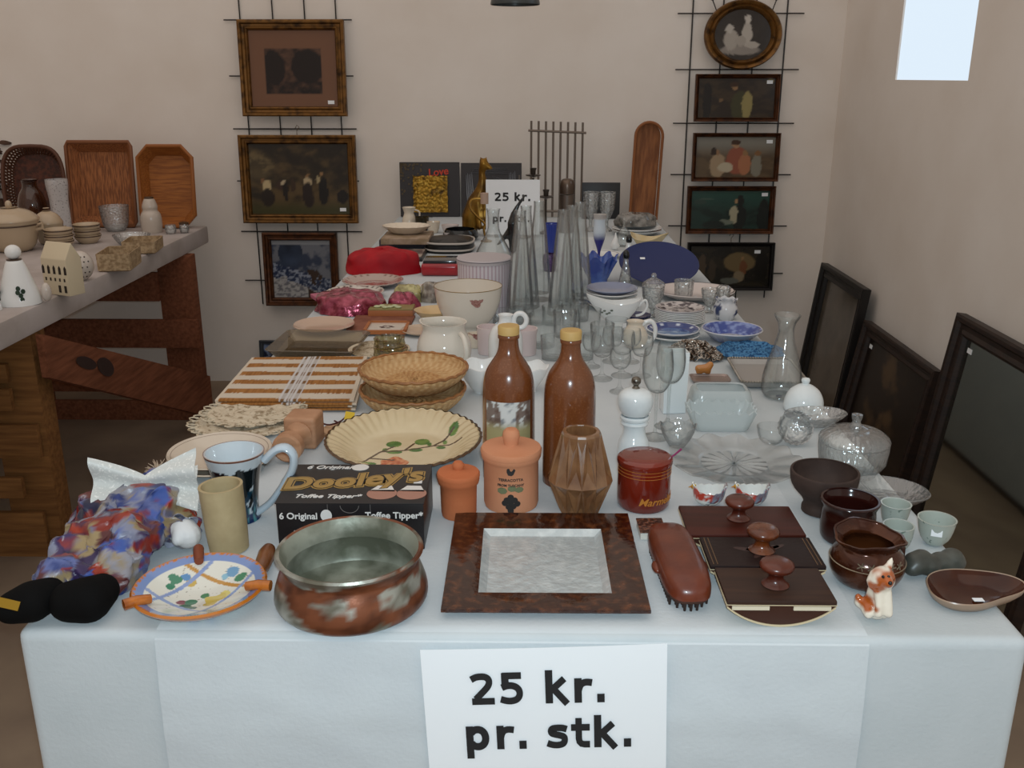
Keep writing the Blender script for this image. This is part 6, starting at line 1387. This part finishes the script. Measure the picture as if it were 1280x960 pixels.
# wire rack
y_ = 4.58; mR = mat('grey_steel_rods', '#7a6f66', .45, .6); g = G(); a_ = pty(663, 163, y_); b_ = pty(730, 166, y_)
g.tube([(a_.x-.01, y_-.006, a_.z), (b_.x+.01, y_-.006, b_.z)], .0055, 8)
for i in range(8):
    q0, q1 = pty(664.2+i*9.2, 151+i*.3, y_), pty(661+i*9.0, 240, y_); g.tube([(q0.x, y_, q0.z), (q0.x, y_-.0, T+EPS+.002)], .0052, 8)
g.tube([(a_.x-.01, y_-.004, T+.03), (b_.x+.01, y_-.004, T+.03)], .0055, 8)
tag(g.build('rod_rack', mR), 'grey rack of eight upright metal rods standing against the wall', 'rack')
# candlesticks
def cstick(label, cx, yb, ytop, m):
    a = AX(cx, yb, 8); k = zc(a.B)/FPX; z_ = a.z(ytop)
    t = thing('candlestick', label, 'candlestick', a.B)
    G().lathe([(0, 0), (9*k, 0), (9*k, .004), (3*k, .01), (1.3*k, .03), (1.2*k, z_-14*k), (1.6*k, z_-12*k), (0, z_-12*k)], 24).build('stem', m, t)
    G().lathe([(0, z_-11.5*k), (9*k, z_-9*k), (9.2*k, z_-8*k), (1*k, z_-9.5*k)], 28).build('drip_pan', m, t)
    G().lathe([(0, z_-9*k), (3*k, z_-8*k), (3.2*k, z_-3*k), (4.3*k, z_), (3.4*k, z_), (2.4*k, z_-5*k), (0, z_-5*k)], 24).build('candle_cup', m, t)
m_pew = mat('dark_pewter', '#4a423c', .3, .7)
cstick('tall dark metal candlestick behind the standing price sign', 666, 292, 210, m_pew); cstick('shorter dark metal candlestick left of the thermos', 682, 293, 237, m_pew)
# thermos
a = AX(708, 292, 9.5); p = a.p([(9.5, None), (9.5, 280), (9.5, 243)])
th = G().lathe([(0, 0)]+p+[(0, p[-1][1])], 32).build('thermos', mat('brushed_steel', '#7d7168', .28, .9), None, a.B); tag(th, 'brushed steel thermos flask with domed cup in front of the rod rack', 'thermos')
p = smoothp(a.p([(9.3, 242), (9.3, 232), (8, 226), (5, 223.5), (.1, 223)]), 3); G().lathe([(0, p[0][1])]+p, 32).build('cup_lid', mat('dark_brushed_steel', '#6a5c52', .3, .9), th)
# dark panel with two crystal goblets
a_ = pty(728, 229, 4.52); b_ = pty(776, 229, 4.52); hz = a_.z-T
tag(G().box((0, 0, hz/2), (b_.x-a_.x, .02, hz)).build('dark_panel', mat('dark_panel_face', '#1d1d1f', .4), None, ((a_.x+b_.x)/2, 4.54, T+EPS), (math.radians(-3), 0, 0), bevel=.002), 'dark upright panel behind the two cut crystal goblets', 'panel')
for cx in (738, 758):
    o, a = vessel('crystal_goblet', 'cut crystal goblet in front of the dark upright panel', 'glass', cx, 290, [(7, None), (7, 288.5), (2, 283), (2, 276), (6, 269), (9, 260), (9.5, 250), (10, 240)], GP, .002, fn=ribs(10, .04), seg=60, group='pair of crystal goblets')
# long standing basket
a0 = pty(784, 265, 4.55); b0 = pty(817, 265, 4.55); tp = pty(803, 152, 4.62); wz = b0.x-a0.x; hz = tp.z-T-.002
lb = thing('long_basket', 'long narrow wicker tray with round top standing upright against the wall', 'basket', ((a0.x+b0.x)/2+.01, 4.56, T+EPS), (math.radians(-4), math.radians(2.5), 0))
pl_ = [(wz/2*math.cos(t_), hz-wz/2+wz/2*math.sin(t_)) for t_ in [math.pi*k/16 for k in range(17)]]+[(-wz/2, 0), (wz/2, 0)]
MX = Matrix.Rotation(math.pi/2, 4, 'X')
G().prism([(x*.92, y*.985+.005) for x, y in pl_], -.004, .004, MX).build('woven_base', mat('wicker_orange', '#9a6238', .7, c2='#7a4826', ns=60, stretch=(1, 1, .15), bump=.4, bs=90), lb)
G().tube([(x, -.035, y) for x, y in pl_], .007, 8, closed=True).build('rim', mat('wicker_rim', '#8a5228', .6), lb)
g = G(); n = len(pl_)
per = [V(x, 0, y) for x, y in pl_]; D_ = []
for i in range(n):
    q0, q1 = per[i], per[(i+1) % n]; m_ = max(1, int((q1-q0).length/.018))
    for j in range(m_): D_.append(q0.lerp(q1, j/m_))
for i in range(len(D_)):
    p0_, p1_ = D_[i], D_[(i+1) % len(D_)]; c_ = V(0, 0, hz/2)
    for A1, B1 in ((p0_, p1_), (p1_, p0_)): g.tube([A1*1, A1.lerp(B1, .5)+V(0, -.017, 0), B1+V(0, -.035, 0)], .0022, 5)
g.build('openwork_side', mat('wicker_rim'), lb)['kind'] = 'stuff'
zt_ = T
stk = [('white plate at the bottom of the pile under the long basket', m_white, 34, 283, .0), ('white plate with dark edge on top of the pile under the long basket', m_white, 34, 280, .012)]
for i, (l_, m_, r_, yy, dz_) in enumerate(stk): plate(l_, 796, yy+4, r_-3, T+dz_, m_, m_blackgl if i else None, h=.02)
lump('silver_package', 'flat shiny package in dark cellophane lying on the plates below the long basket', 'package', 797, 284, 54, .15, .05, mat('dark_cellophane', '#4a4844', .12, coat=.7, c2='#8a8782', ns=30, bump=.9, bs=40), z=T+.034, seed=12, rough=.08)
# blue tumbler and purple pot
vessel('blue_tumbler', 'cobalt blue glass tumbler between the fluted vases', 'glass', 689, 322, [(8, None), (9, 300), (9.5, 281), (10, 279)], mat('cobalt_glass', '#12308f', .1, coat=.6), .002)
vessel('purple_pot', 'small dark purple beaded pot in front of the cobalt tumbler', 'pot', 687, 340, [(7, None), (9, 331), (9, 322), (7, 317)], mat('purple_beads', '#2c1640', .3, c2='#6a4a86', ns=220, lo=.5, hi=.6, bump=.6, bs=150), .002)
# tulip vase
def tulc(v):
    z = v.z/a.z(270); return mixc(lin('#1d1d7a'), lin('#cdd8e2'), sst(.55, .72, z)) if z < .96 else lin('#b9b3ae')
a = AX(748, 340, 8)
pr = smoothp(a.p([(8, None), (7, 337.5), (1.6, 334), (1.4, 326), (1.6, 318), (2.5, 312), (6.5, 300), (8, 290), (7.2, 278), (8, 270), (8.5, 268)]), 3)
tag(G().lathe(hollow(pr, .0015), 32).build('tulip_vase', mat('frosted_blue_glass', attr=True, rough=.2, spec=.6, coat=.3), None, a.B, col=tulc), 'slim tulip glass fading from frosted white to deep blue', 'glass')
# small things on the far right
small('white_cup', 'white cup with grey pattern left of the tulip glass', 'cup', 734, 322, [(6, None), (8, 308), (9, 298)], m_white)
a = AX(768, 314, 6); k = zc(a.B)/FPX; g = G().chain([(0, 0, 5*k, 5*k), (0, 0, 8*k, 5*k), (1*k, 0, 13*k, 3.5*k), (1*k, 0, 18*k, 1.6*k), (1*k, 0, 22*k, 1.2*k)], 5); g.chain([(3*k, 0, 4*k, 3*k), (5*k, 0, 6*k, 2*k)], 3)
h = blob(g, .005, 3); zm = min(v.z for v in h.v); h.v = [v-V(0, 0, zm) for v in h.v]; tag(h.build('bird_figurine', m_white, None, a.B), 'tiny white porcelain bird left of the glass bell', 'figurine')
o, a = vessel('glass_bell', 'small clear glass bell behind the perfume bottles', 'bell', 779, 309, [(9, None), (8, 297), (6, 288), (2, 283), (1.8, 276)], GT, .0015, sm=2)
G().ball((0, 0, a.z(275)+.004), .007, 12, 8).build('knob', GT, o)
c = pt(810, 313); kk = zc(c)/FPX
def leafb(u, v):
    an = u*2*math.pi; r = (.45+.55*v); x = math.cos(an)*24*kk*r*(1+.1*math.cos(3*an)); y = math.sin(an)*.055*r; z = v*(.052+.012*math.cos(2*an+.5)); return (x, y, z)
o = G().sheet(leafb, 48, 10, cu=True); o.add([V(*leafb(i/48, 0)) for i in range(48)], [tuple(range(48))]); o = o.build('cream_dish', mat('pale_yellow_china', '#d0bd92', .2, coat=.3), None, (c.x, c.y+.03, T+EPS), solid=.002); tag(o, 'cream yellow leaf edged bowl behind the big blue tray', 'bowl')
plate('pale plate with thin dark edge under the cream yellow leaf bowl', 752, 317, 24, T, m_white, m_blackgl, h=.014)
for i, (cx, yb, h_, lb_) in enumerate([(781, 366, 0, 'faceted clear perfume bottle with black stopper in front of the blue tray'), (785, 334, 1, 'white perfume bottle with black stopper behind the faceted one')]):
    o, a = vessel('perfume_bottle', lb_, 'bottle', cx, yb, [(8.5, None), (8, 352-26*h_), (3.5, 327-20*h_), (3, 323-20*h_)], GR if not i else m_white, .0015, fn=(lambda r, z, an: (r*(1+.04*abs(math.cos(3*an))), z)) if not i else None, seg=36, solid=bool(i))
    z_ = a.z(323-20*h_); G().lathe([(0, z_), (.009, z_), (.011, z_+.006), (.009, z_+.02), (.004, z_+.026), (0, z_+.027)], 20).build('stopper', m_blackgl, o)
# pleated blue bowl
c = pt(748, 356); kk = zc(c)/FPX
pw = lambda r, z, an: (r*(1+.05*math.cos(14*an)*sst(.02, .07, z)), z*(1+.12*math.cos(7*an)*sst(.02, .07, z)))
m_bg = mat('blue_pleated_glass', '#1f3f95', .12, spec=.6, coat=.5, c2='#5f7fc4', ns=12, lo=.45, hi=.7)
o = G().lathe([(max(r, 1e-5), z) for r, z in hollow([(9*kk, 0), (14*kk, .02), (19*kk, .055), (24*kk, .085)], .003)], 112, fn=pw).build('pleated_bowl', m_bg, None, (c.x, c.y+.03, T+EPS)); tag(o, 'pleated blue glass bowl between tulip glass and the blue tray', 'bowl')
# blue tray tilted
lo_ = pt(834, 369); kk = zc(lo_)/FPX; R_ = 53*kk
g = G().lathe([(0, 0), (R_*.8, 0), (R_*.97, .008), (R_, .012), (R_*.98, .014), (R_*.8, .005), (0, .004)], 72)
o = g.move(Matrix.Rotation(math.radians(22), 4, 'X') @ Matrix.Translation(V(0, R_, 0))).build('blue_tray', mat('matt_navy_plastic', '#18275c', .5, spec=.4), None, (lo_.x, lo_.y+.10, T+.0015)); tag(o, 'big round navy blue tray propped up at a slant, right side', 'tray')
G().box((0, 0, 0), (.016, .001, .011), Matrix.Rotation(math.radians(22), 4, 'X') @ Matrix.Rotation(math.pi/2, 4, 'X')).build('price_sticker', m_paper, o, V(-.05, R_*1.15, R_*1.15*math.tan(math.radians(22))+.0065))
# ================================================================ side table goods
m_cr2 = mat('cream_ware', '#b9a489', .2, coat=.3); m_br2 = mat('brown_band', '#4a3524', .4)
m_wk = mat('brown_wicker', '#a8693c', .7, c2='#7a4726', ns=190, stretch=(1, 1, .12), bump=.5, bs=80); m_wk2 = mat('orange_wicker', '#a8672c', .6, c2='#8a4f1e', ns=150, stretch=(.08, 1, 1), bump=.4, bs=80); m_wk3 = mat('dark_wicker', '#5a2c1a', .6, c2='#3a1c10', ns=60, bump=.4, bs=80)
def tray_up(name, label, x0, x1, y0, y1, poly, depth, mb_, mr_, yy, openw=False, lean=-6):
    a = pty(x0, y1, yy); b = pty(x1, y1, yy); tz = pty((x0+x1)/2, y0, yy+.03).z; W_ = b.x-a.x; H_ = tz-T2
    t = thing(name, label, 'basket', ((a.x+b.x)/2, yy, T2+EPS+.004), (math.radians(lean), 0, 0))
    P_ = [(x*W_/2, (y+1)*H_/2) for x, y in poly]; n = len(P_)
    MX = Matrix.Rotation(math.pi/2, 4, 'X'); c_ = (0, H_/2); sh = lambda k: [(x*k, c_[1]+(y-c_[1])*k) for x, y in P_]
    G().prism(sh(.80), -.004, .004, MX).build('woven_base', mb_, t)
    if not openw:
        A1, B1 = sh(.80), sh(1.0); g = G()
        vs = [V(x, 0, y) for x, y in A1]+[V(x, -depth, y) for x, y in B1]+[V(x, -depth, y) for x, y in sh(.96)]+[V(x, -.005, y) for x, y in sh(.77)]
        g.add(vs, [(r*n+k, r*n+(k+1) % n, (r+1)*n+(k+1) % n, (r+1)*n+k) for r in range(3) for k in range(n)]); g.build('side', mb_, t)
    else:
        A1, B1 = [V(x, 0, y) for x, y in sh(.80)], [V(x, -depth, y) for x, y in sh(1)]; g = G()
        def res(L, N_):
            tot = sum((L[(i+1) % n]-L[i]).length for i in range(n)); out = []; 
            for q in range(N_):
                d = q/N_*tot; i = 0
                while d > (L[(i+1) % n]-L[i]).length and i < n-1: d -= (L[(i+1) % n]-L[i]).length; i += 1
                l_ = (L[(i+1) % n]-L[i]).length; out.append(L[i].lerp(L[(i+1) % n], min(1, d/max(l_, 1e-6))))
            return out
        N_ = 72; A1, B1 = res(A1, N_), res(B1, N_)
        for i in range(N_):
            for s_ in (2, -2): g.tube([A1[i], A1[i].lerp(B1[(i+s_) % N_], .5)+V(0, .004*s_, 0), B1[(i+s_) % N_]], .0042, 5)
        g.build('openwork_side', mr_, t)['kind'] = 'stuff'
    G().tube([(x, -depth, y) for x, y in sh(1)], .009, 8, closed=True).build('rim', mr_, t); return t
octp = [(1, -.72), (1, .72), (.62, 1), (-.62, 1), (-1, .72), (-1, -.72), (-.62, -1), (.62, -1)]
sqp = [(.94, -1), (1, -.9), (1, .9), (.94, 1), (-.94, 1), (-1, .9), (-1, -.9), (-.94, -1)]
ovp_ = [(math.copysign(abs(math.cos(t_))**.55, math.cos(t_)), math.copysign(abs(math.sin(t_))**.7, math.sin(t_))) for t_ in [2*math.pi*k/40 for k in range(40)]]
tray_up('wicker_tray', 'orange brown eight sided wicker tray upright at the end of the side table', 184, 250, 184, 279, octp, .06, m_wk2, mat('orange_cane', '#94561f', .5), 4.46)
tray_up('wicker_tray', 'light brown square wicker tray upright, middle of the three', 97, 176, 179, 281, sqp, .05, m_wk, mat('brown_cane', '#7d4a28', .6), 4.47)
tray_up('wicker_tray', 'dark oval wicker tray with openwork border upright, left of three', 17, 92, 184, 283, ovp_, .05, m_wk3, mat('dark_cane', '#55301c', .6), 4.44, True)
# dried plant
a = AX(2, 275, 6, T2); k = zc(a.B)/FPX; dp_ = thing('dried_bouquet', 'dried brown plant at the left edge of the view', 'plant', a.B)
g = G(); random.seed(9)
for i in range(60):
    z_ = random.uniform(.12, .38); an = random.uniform(0, 6.28); r_ = random.uniform(.01, .075); M_ = Matrix.Translation(V(math.cos(an)*r_, math.sin(an)*r_*.7, z_)) @ Euler((random.uniform(-1, 1), random.uniform(-1, 1), an)).to_matrix().to_4x4(); h = G().ball((0, 0, 0), (.03, .016, .004), 8, 6); g.add([M_ @ v for v in h.v], h.f)
g.build('dry_leaves', mat('dried_leaf', '#4a3020', .8, c2='#2c1c12', ns=12), dp_)['kind'] = 'stuff'
G().lathe([(0, 0), (6*k, 0), (8*k, .05), (5*k, .1), (0, .1)], 24).build('pot', m_br2, dp_); G().tube([(0, 0, .09), (.005, 0, .3)], .006, 6).build('stem', m_br2, dp_)
def S2(name, label, cat, cx, yb, pr, m, **k): return vessel(name, label, cat, cx, yb, pr, m, .0025, T2, 40, sm=3, **k)
S2('brown_vase', 'glossy brown vase in front of the dark oval wicker tray', 'vase', 46, 293, [(10, None), (15, 280), (17, 258), (14, 243), (9, 234), (9, 227), (12, 224)], mat('treacle_brown', '#40200f', .1, coat=.5, c2='#2a130a', ns=9))
def lacew(r, z, an): return (r*(1+.06*math.cos(4*an)), z)
S2('tall_white_vase', 'tall white lace patterned vase beside the glossy brown vase', 'vase', 80, 295, [(10, None), (11, 272), (11, 250), (13, 232), (13, 224)], mat('pierced_white_china', '#c2bdbc', .2, c2='#8a8484', ns=150, lo=.58, hi=.64, coat=.3), fn=lacew)
def tureen(label, cx, yb, r, yt, yk):
    o, a = S2('tureen', label, 'tureen', cx, yb, [(r*.55, None), (r*.8, yb-r*.35), (r, yt+6), (r*1.03, yt+3)], m_cr2)
    p = smoothp(a.p([(r*1.04, yt+3), (r*1.0, yt), (r*.7, yt-8), (r*.3, yt-12), (r*.1, yt-13)]), 3); G().lathe([(0, p[0][1])]+p+[(r*.001, p[-1][1])], 40).build('lid', m_cr2, o)
    z_ = p[-1][1]; k = zc(a.B)/FPX; G().ball((0, 0, z_+3*k), (4*k, 4*k, (yt-13-yk)*k*.6), 12, 8).build('knob', m_cr2, o)
    G().lathe([(a.r(r)*1.02, a.z(yt+7)), (a.r(r)*1.035, a.z(yt+8)), (a.r(r)*1.0, a.z(yt+9))], 40).build('painted_band', m_br2, o)
    for s_ in (-1, 1): G().tube([(s_*r*k*.95, 0, a.z(yt+9)), (s_*r*k*1.2, 0, a.z(yt+7)), (s_*r*k*1.2, 0, a.z(yt+13)), (s_*r*k*.92, 0, a.z(yt+15))], 2*k, 6).build('handle', m_cr2, o)
tureen('large cream tureen with domed lid at the left edge of the view', 20, 316, 32, 272, 250); tureen('smaller cream lidded tureen right of the large one', 64, 306, 17, 276, 262)
for i, (cx, yb, r, lab) in enumerate([(76, 312, 17, 'banded cream bowl {} left of two stacks'), (111, 305, 16, 'banded cream bowl {} right of two stacks')]):
    for j in range(3):
        a = AX(cx, yb, r*.6, T2); k = zc(a.B)/FPX; z0_ = j*.022
        o = G().lathe([(0, 0), (r*.6*k, 0), (r*.95*k, .02), (r*k, .036), (r*.95*k, .036), (r*.6*k, .006), (0, .005)], 36).build('bowl', m_cr2, None, a.B+V(0, 0, z0_)); tag(o, lab.format(['at the bottom,', 'in the middle,', 'on top,'][j]), 'bowl', 'stacked cream bowls on the side table')
        G().lathe([(r*.985*k, .028), (r*1.005*k, .030), (r*.995*k, .033)], 36).build('painted_band', m_br2, o)
S2('glass_bowl', 'small clear glass bowl in front of the square wicker tray', 'bowl', 146, 290, [(10, None), (15, 280), (17, 266), (18, 257)], GP)
S2('glass_dish', 'wide low clear glass dish right of the small glass bowl', 'dish', 166, 308, [(14, None), (19, 300), (23, 293)], GP)
o, a = S2('white_canister', 'white two tiered canister with dark neck band before the eight sided tray', 'jar', 191, 292, [(12, None), (13, 278), (12, 268), (9, 263), (9.5, 258), (7, 250), (5, 248)], mat('soft_white_china', '#c0b3a6', .2, coat=.3))
G().lathe([(a.r(5.2), a.z(248)), (a.r(5.6), a.z(247)), (a.r(5.2), a.z(246)), (0, a.z(246))], 24).build('lid', m_br2, o)
for cx, yb, r, lab in ((214, 293, 7, 'small clear glass pot left of the lidded ones at the table corner'), (231, 292, 6, 'small dark lidded glass pot nearest to the side table corner')):
    o, a = S2('glass_pot', lab, 'jar', cx, yb, [(r*.8, None), (r, yb-6), (r*.9, yb-12)], GP)
    if 'dark' in lab: G().lathe([(0, a.z(yb-12)), (a.r(r), a.z(yb-12)), (a.r(r), a.z(yb-14)), (0, a.z(yb-15.5))], 24).build('lid', m_br2, o)
# woven cream boxes
for (x0, x1, yf, yt_, dd, lab, rot) in ((118, 158, 340, 318, .18, 'cream openwork box nearest the edge of the side table', .15), (150, 190, 318, 303, .16, 'cream openwork box behind its twin by the table edge', .15)):
    c0, c1 = pt(x0, yf, T2), pt(x1, yf, T2); zr = zat(c0.x, c0.y, yt_)-T2
    o = rvess([(.94, 0), (1, .004), (1.02, zr), (.97, zr), (.93, .005)], (c1-c0).length, dd, .01).build('cream_box', mat('cream_plaited_straw', '#b39a78', .7, c2='#8f7656', ns=80, bump=.5, bs=90), None, (c0+c1)/2+V(0, dd/2, EPS), (0, 0, rot)); tag(o, lab, 'box')
# house
a = AX(66, 372, 0, T2); k = zc(a.B)/FPX; W_, D_, H_ = 44*k, 24*k, 46*k; hs = thing('ceramic_house', 'cream ceramic house shaped tealight holder with cut out windows', 'ornament', a.B+V(5*k, D_*1.0, 0), (0, 0, math.radians(-24)))
g = G().add([V(-W_/2, -D_/2, 0), V(W_/2, -D_/2, 0), V(W_/2, D_/2, 0), V(-W_/2, D_/2, 0), V(-W_/2, -D_/2, H_), V(W_/2, -D_/2, H_), V(W_/2, D_/2, H_), V(-W_/2, D_/2, H_), V(-W_/2, 0, H_+20*k), V(W_/2, 0, H_+20*k)],
     [(3, 2, 1, 0), (0, 1, 5, 4), (2, 3, 7, 6), (1, 2, 6, 9, 5), (3, 0, 4, 8, 7), (4, 5, 9, 8), (6, 7, 8, 9)])
m_hs = mat('cream_house_glaze', '#d0c1a4', .15, coat=.4); g.build('house_body', m_hs, hs, bevel=.003); m_hole = mat('dark_window_hole', '#2a2018', .9)
for i in range(5): G().prism([(-2*k, 0), (2*k, 0), (2*k, 8*k), (0, 11*k), (-2*k, 8*k)], -.001, .0008, Matrix.Translation(V((i-2)*9.5*k, -D_/2-.0002, 27*k)) @ MX).build('window', m_hole, hs)
for i in range(5): G().prism([(-1.2*k, 0), (1.2*k, 0), (1.2*k, 4*k), (-1.2*k, 4*k)], -.001, .0008, Matrix.Translation(V((i-2)*8*k, -D_/2-.0002, 18*k)) @ MX).build('window', m_hole, hs)
for dx in (6, 16): G().prism([(-2*k, 0), (2*k, 0), (2*k, 9*k), (-2*k, 9*k)], -.001, .0008, Matrix.Translation(V(dx*k, -D_/2-.0002, 4*k)) @ MX).build('door', m_hole, hs)
# dotted ball, egg, bells
a = AX(103, 352, 8, T2); k = zc(a.B)/FPX; o = G().ball((0, 0, 18.5*k), (16*k, 16*k, 18.5*k), 32, 20).build('dotted_egg', mat('white_egg_glaze', '#c9beb4', .15, coat=.4), None, a.B); tag(o, 'white egg shaped ornament with small dark holes beside the house', 'ornament')
g = G()
for i in range(5):
    for j in range(6):
        th_ = -math.pi/2+(j-2.5)*.38+.19*(i % 2); ph = (i-2)*.36; d = V(math.cos(th_)*math.cos(ph), math.sin(th_)*math.cos(ph), math.sin(ph)); g.ball((d.x*16*k, d.y*16*k, 18.5*k+d.z*18.5*k), .0028, 6, 4)
g.build('dot_holes', m_hole, o)['kind'] = 'stuff'
a = AX(60, 378, 4, T2); k = zc(a.B)/FPX; tag(G().ball((0, 0, 12*k), (6*k, 6*k, 12*k), 24, 14).build('small_egg', mat('white_egg_glaze'), None, a.B+V(0, 0, 0)), 'small plain white egg right of the leaf decorated bell', 'ornament')
def leafbell(label, cx, yb, r, yt):
    o, a = S2('leaf_bell', label, 'bell', cx, yb, [(r, None), (r*.96, yb-r*.55), (r*.8, yb-r*1.1), (r*.45, yt+4), (r*.32, yt)], m_white, solid=True)
    z_ = a.z(yt); k = zc(a.B)/FPX; G().lathe([(0, z_), (r*.34*k, z_), (r*.36*k, z_+.003), (0, z_+.004)], 24).build('brown_line', m_br2, o); G().ball((0, 0, z_+10*k), (9.5*k, 9.5*k, 9*k), 20, 12).build('knob', m_white, o)
    g = G()
    for s_ in (-.75, .55):
        for (dx, dz_) in ((0, 0), (-3, 4), (3, 5), (1, -5), (-2, 9)):
            q_ = flat([(dx*k+px_, dz_*k+py_) for px_, py_ in disc(2.6*k, 3.2*k, 8)]); rr_ = a.r(r*.93); w2_ = wrap(q_, rr_*1.0, a.z(yb-r*.75), -math.pi/2+s_, .002); g.add(w2_.v, w2_.f)
    g.build('painted_leaf', mat('dark_green_leaf', '#1e3320', .4), o)
leafbell('white porcelain bell with green leaves on the side table', 27, 384, 25, 325); leafbell('white leaf bell cut off by the left edge of the view', -17, 392, 19, 350)
